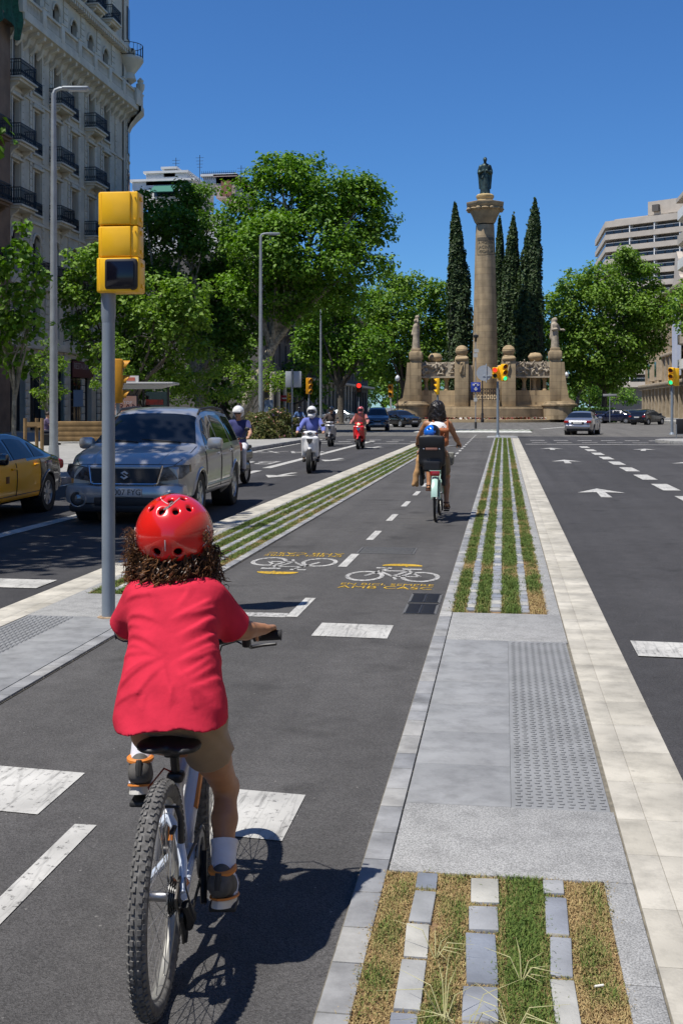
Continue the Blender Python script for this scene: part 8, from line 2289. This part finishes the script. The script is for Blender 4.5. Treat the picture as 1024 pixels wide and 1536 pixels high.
def woman_bike():
    o = W(653, HY, 16.55); o.z = .004; rz = .0
    t = thing('bicycle', 'mint green town bike with a black child seat, ridden by the woman', 'bicycle', o, rz)
    MINT = mat('mint_paint', (.33, .52, .42), .3, coat=.6); r = .33; BK = MATS['crank_black']
    wheel_obj(t, 0, r, 'rear_wheel', .02, 0, 32); wheel_obj(t, 1.06, r, 'front_wheel', .02, 0, 32)
    bb, st, hl, hh = v3(0, .44, .28), v3(0, .26, .66), v3(0, .90, .62), v3(0, .85, .88)
    m = MB(); m.tube([bb, st], .017, 10); m.tube([bb, hl], .02, 10); m.tube([st.lerp(bb, .45), hh - v3(0, 0, .1)], .017, 10); m.tube([hl, hh], .021, 10)
    for s in (-1, 1): m.tube([st - v3(0, 0, .03), v3(s * .06, 0, r)], .010, 8); m.tube([bb, v3(s * .06, 0, r)], .011, 8); m.tube([v3(s * .06, 0, r), v3(s * .075, .0, .74)], .006, 6); m.tube([hl, v3(s * .05, .93, .5), v3(s * .055, 1.06, r)], .012, 8)
    m.tube([v3(-.075, -.16, .74), v3(.075, -.16, .74), v3(.075, .24, .74), v3(-.075, .24, .74)], .007, 6, closed=True); m.build('frame', MINT, t)
    for y0, a0, a1 in ((0, .35, 3.0), (1.06, .6, 2.6)):
        m = MB(); R = r + .03; m.grid(lambda u, v: ((v - .5) * .085, y0 + R * math.cos(a0 + (a1 - a0) * u), r + (R - .018 * abs(2 * v - 1) ** 2) * math.sin(a0 + (a1 - a0) * u)), 26, 6); m.build('mudguard', mat('pale_mint', (.42, .60, .52), .3, coat=.6), t)
    m = MB(); m.box((0, -.19, .70), (.14, .05, .07), bev=.015); m.build('rear_reflector', M_TAILL, t)
    solid('saddle', [('e', (0, .17, .90), (.10, .09, .035)), ('c', (0, .2, .90), (0, .42, .905), .05, .02)], MATS['saddle_vinyl'], t, res=.014, k=.04)
    m = MB(); m.tube([st - v3(0, 0, .05), v3(0, .24, .88)], .013, 8); m.tube([hh - v3(0, 0, .05), v3(0, .84, 1.0), v3(0, .86, 1.04)], .013, 8); m.tube([v3(-.30, .68, 1.07), v3(-.28, .78, 1.07), v3(-.1, .86, 1.05), v3(.1, .86, 1.05), v3(.28, .78, 1.07), v3(.30, .68, 1.07)], .011, 8); hb = m.build('handlebar', mat('bar_metal', (.3, .3, .3), .3, .9), t)
    m = MB()
    for s in (-1, 1): m.tube([v3(s * .30, .67, 1.07), v3(s * .29, .77, 1.07)], .017, 8)
    m.build('grips', BK, hb)
    crankset(t, bb, rad(70), .165, .085, BK)
    m = MB(); m.box((.08, 1.02, .86), (.26, .2, .2), bev=.03, taper=1.15); m.build('basket', mat('grey_wicker', (.20, .20, .18), .8, var=.4, vscale=40), t)
    # child seat
    BKP = mat('seat_shell_black', (.012, .012, .014), .5)
    solid('child_seat', [('b', (-.05, -.10, 1.04), (.185, .025, .2), (.12, 0, 0), .025), ('e', (-.05, -.115, 1.16), (.175, .03, .10)), ('b', (-.05, .06, .83), (.17, .15, .03), None, .03), ('b', (-.22, .02, .92), (.015, .12, .1), None, .015), ('b', (.12, .02, .92), (.015, .12, .1), None, .015), ('b', (-.21, .13, .67), (.03, .05, .17), None, .02), ('b', (.11, .13, .67), (.03, .05, .17), None, .02), ('b', (-.05, -.09, .80), (.13, .03, .08), None, .03)], BKP, t, res=.016, k=.03)
    m = MB(); m.box((-.05, -.155, 1.05), (.17, .012, .035), bev=.005); m.build('seat_emblem', mat('seat_label', (.25, .12, .09), .5), t)
    for q in (-1, 1): m = MB(); m.ell((-.05 + q * .11, -.155, 1.05), (.014, .008, .012), 8, 6); m.build('seat_stud', M_CHROME, t)
    return o, rz
def woman():
    o, rz = woman_bike()
    t = thing('person', 'woman with dark bobbed hair, white top and bare legs cycling with a toddler behind her', 'person', o, rz)
    J = dict(hipL=(-.09, .27, .93), hipR=(.09, .27, .93), kneeL=(-.13, .66, .83), kneeR=(.13, .56, .62), ankL=(-.13, .50, .49), ankR=(.135, .36, .245), toeL=(-.135, .64, .44), toeR=(.14, .50, .175),
             shL=(-.165, .40, 1.40), shR=(.175, .40, 1.40), elL=(-.27, .50, 1.22), elR=(.265, .50, 1.20), wrL=(-.31, .64, 1.105), wrR=(.31, .64, 1.105), neck=(0, .42, 1.48), head=(.0, .44, 1.60), grip=(1, 0, 0), hfwd=(0, 1, -.1))
    solid('body', body_prims(J, 1.0, .93), SKIN, t, res=.0105, k=.02); eyes(J, t)
    dress(t, J, cloth('white_tank_top', (.68, .68, .68)), cloth('olive_shorts', (.20, .14, .08)), 0, .72, None, .97, .013, strap=True)
    HAIR = mat('black_hair', (.012, .009, .008), .4, var=.5, vscale=40, bump=.012, bscale=34)
    solid('hair', [('e', (0, .425, 1.635), (.112, .125, .118), None), ('e', (0, .395, 1.555), (.128, .095, .11), None), ('e', (-.06, .40, 1.50), (.075, .075, .07), None), ('e', (.06, .40, 1.505), (.075, .075, .07), None), ('c', (-.07, .36, 1.5), (-.11, .36, 1.45), .045, .02), ('c', (.03, .35, 1.5), (.05, .35, 1.45), .05, .02), ('-e', (0, .56, 1.58), (.075, .10, .10), None)], HAIR, t, res=.012, k=.03,
          warp=lambda v: v + .004 * np.sin(v[:, [1, 2, 0]] * 80 + 3 * np.sin(v[:, [2, 0, 1]] * 40)))
    LE = mat('brown_sandal', (.10, .04, .025), .6)
    for S in 'LR':
        an, to = Vector(J['ank' + S]), Vector(J['toe' + S]); m = MB(); mid = an.lerp(to, .5)
        m.box(mid - v3(0, .01, .058), (.085, .24, .022), rot=((to - an).z * 1.6, 0, 0), bev=.008); m.tube([mid + v3(.045, .03, -.05), mid + v3(.03, .03, .0), mid + v3(-.03, .03, .0), mid + v3(-.045, .03, -.05)], .013, 6); m.tube([an + v3(.04 * math.cos(a), .045 * math.sin(a), -.0) for a in [2 * PI * q / 12 for q in range(12)]], .009, 5, closed=True); m.build('sandal', LE, t)
    b = thing('backpack', 'small orange brown backpack on the back of the woman cyclist', 'backpack', o, rz)
    solid('bag', [('b', (.085, .24, 1.20), (.095, .05, .13), (.12, 0, 0), .05), ('e', (.085, .20, 1.14), (.085, .05, .07)), ('b', (.085, .225, 1.31), (.10, .06, .03), (.1, 0, .1), .025)], mat('orange_leather', (.34, .10, .03), .55, var=.25, vscale=12, bump=.004, bscale=30), b, res=.013, k=.03)
    m = MB()
    for s in (-1, 1): m.tube([v3(.085 + s * .07, .28, 1.30), v3(.05 + s * .11, .33, 1.455), v3(.03 + s * .12, .43, 1.46), v3(.03 + s * .12, .50, 1.36)], .014, 6)
    m.tube([v3(.06, .24, 1.33), v3(.09, .22, 1.37), v3(.12, .24, 1.33)], .008, 5); m.tube([v3(.03, .175, 1.27), v3(.09, .15, 1.20), v3(.06, .16, 1.1)], .006, 5); m.tube([v3(.12, .175, 1.27), v3(.08, .15, 1.18), v3(.12, .16, 1.1)], .006, 5); m.build('straps', mat('strap_orange', (.40, .13, .05), .6), b)
    k = thing('person', 'toddler in a blue helmet sitting in the black child seat behind the woman', 'person', o, rz)
    JT = dict(hipL=(-.11, .0, .89), hipR=(.01, .0, .89), kneeL=(-.16, .16, .86), kneeR=(.06, .16, .86), ankL=(-.19, .18, .66), ankR=(.09, .18, .66), toeL=(-.19, .26, .62), toeR=(.09, .26, .62), shL=(-.16, -.02, 1.10), shR=(.06, -.02, 1.10), elL=(-.255, .03, .99), elR=(.155, .03, 1.0), wrL=(-.25, .12, .93), wrR=(.15, .12, .95), neck=(-.055, -.015, 1.15), head=(-.055, .0, 1.255), grip=(1, 0, 0))
    solid('body', body_prims(JT, .62, .85, head=1.25), SKIN2, k, res=.009, k=.015); eyes(JT, k, .8)
    dress(k, JT, cloth('toddler_top', (.30, .22, .16)), cloth('toddler_shorts', (.05, .05, .07)), .6, .8, LE, .6, .011)
    h = solid('helmet', [('e', (-.055, -.01, 1.285), (.118, .135, .112)), ('-b', (-.055, .02, 1.13), (.2, .2, .09), None, .01), ('-c', (-.09, -.15, 1.33), (-.09, -.1, 1.33), .014, .014), ('-c', (-.01, -.15, 1.33), (-.01, -.1, 1.33), .014, .014)], mat('blue_shell', (.01, .14, .62), .2, coat=.8), k, res=.009, k=.008)
    m = MB(); m.ell((-.045, -.008, 1.283), (.112, .134, .115), 20, 10, z0=-.45); m.v = [tuple(q) for q in m.v]; m.build('liner', mat('helmet_black', (.01, .012, .02), .3), h)
    m = MB(); m.grid(lambda u, v: (-.055 + .1205 * math.cos(-.1 - .9 * u), -.01 + .1375 * math.sin(-.1 - .9 * u) * 1, 1.225 + .10 * v), 8, 3); m.build('side_panel', MATS['helmet_black'], h)
    c = thing('cloth_toy', 'tan soft toy hanging down at the left side of the child seat', 'soft toy', o, rz)
    TF = cloth('tan_plush', (.36, .20, .08), .2)
    solid('limbs', [('c', (-.25, .0, .86), (-.27, -.02, .70), .032, .038), ('c', (-.27, -.02, .70), (-.29, -.04, .58), .04, .036), ('c', (-.29, -.04, .58), (-.315, -.08, .53), .036, .03), ('c', (-.25, .02, .88), (-.24, .04, .95), .04, .03), ('c', (-.29, .0, .66), (-.27, .0, .52), .04, .03)], TF, c, res=.014, k=.03)
woman()

# someone sitting on a bench in the shade at the left
def sitter():
    o = foot(69, 46, .14); rz = -1.2
    b = thing('bench', 'dark bench in the shade behind the taxi roof', 'bench', o, rz)
    m = MB(); m.box((0, 0, .43), (1.6, .45, .06), bev=.02); m.build('seat', M_TRIM, b)
    for s in (-1, 1): m = MB(); m.box((s * .65, 0, .2), (.08, .4, .4)); m.build('leg', M_TRIM, b)
    t = thing('person', 'seated person in a dim violet top on the bench behind the taxi roof', 'person', o, rz)
    J = dict(hipL=(-.09, .0, .54), hipR=(.09, .0, .54), kneeL=(-.12, .42, .52), kneeR=(.12, .42, .52), ankL=(-.11, .42, .10), ankR=(.11, .42, .10), toeL=(-.12, .56, .04), toeR=(.12, .56, .04), shL=(-.18, .04, .99), shR=(.18, .04, .99), elL=(-.24, .16, .78), elR=(.22, .16, .80), wrL=(-.08, .36, .70), wrR=(.10, .26, .98), neck=(0, .06, 1.08), head=(0, .10, 1.20), grip=(1, 0, 0))
    solid('body', body_prims(J), SKIN2, t, res=.013, k=.02); eyes(J, t); dress(t, J, cloth('violet_top', (.10, .07, .14)), DK, .6, 1.0, MATS['black_shoe'])
    solid('hair', [('e', (0, .085, 1.245), (.095, .105, .09), None), ('-e', (0, .20, 1.19), (.08, .08, .08), None)], mat('brown_hair', (.03, .018, .012), .6), t, res=.014, k=.02)
sitter()
# ================= light and camera =================
wd = bpy.data.worlds.new('World'); sc.world = wd; wd.use_nodes = True
nt = wd.node_tree; bg = nt.nodes['Background']
sky = nt.nodes.new('ShaderNodeTexSky'); sky.sky_type = 'NISHITA'; sky.sun_disc = False
SUN_EL, SUN_AZ = 66.0, 38.0     # shadows run to the right and away
sky.sun_elevation = rad(SUN_EL); sky.sun_rotation = math.atan2(-math.cos(rad(SUN_AZ)), -math.sin(rad(SUN_AZ)))
sky.altitude = 50; sky.air_density = 1.0; sky.dust_density = .0; sky.ozone_density = 4.0
mu = nt.nodes.new('ShaderNodeVectorMath'); mu.operation = 'MULTIPLY'; mu.inputs[1].default_value = (.57, 1.02, 1.53)   # a deep Mediterranean blue
nt.links.new(sky.outputs['Color'], mu.inputs[0]); nt.links.new(mu.outputs['Vector'], bg.inputs['Color']); bg.inputs['Strength'].default_value = .066
sl = bpy.data.lights.new('Sun', 'SUN'); sl.energy = 5.0; sl.angle = rad(.53); sl.color = (1.0, .955, .88)
so = link(bpy.data.objects.new('sun', sl))
d = Vector((math.cos(rad(SUN_AZ)) * math.cos(rad(SUN_EL)), math.sin(rad(SUN_AZ)) * math.cos(rad(SUN_EL)), -math.sin(rad(SUN_EL))))
so.rotation_euler = d.to_track_quat('-Z', 'Y').to_euler(); so.location = (-20, -20, 60)

cam = bpy.data.cameras.new('Camera'); co = link(bpy.data.objects.new('camera', cam))
co.location = (0, 0, CAMH); co.rotation_euler = (PI / 2, 0, YAW)
cam.sensor_fit = 'VERTICAL'; cam.sensor_height = 36; cam.lens = 36 * FP / 1536
cam.shift_y = -(768 - HY) / 1536; cam.clip_start = .05; cam.clip_end = 4000
sc.camera = co
sc.view_settings.view_transform = 'Standard'; sc.view_settings.look = 'None'
sc.view_settings.exposure = .23; sc.view_settings.gamma = 1; sc.view_settings.use_curve_mapping = False
sc.cycles.max_bounces = 6; sc.cycles.transparent_max_bounces = 8; sc.cycles.diffuse_bounces = 3
sc.cycles.use_denoising = True
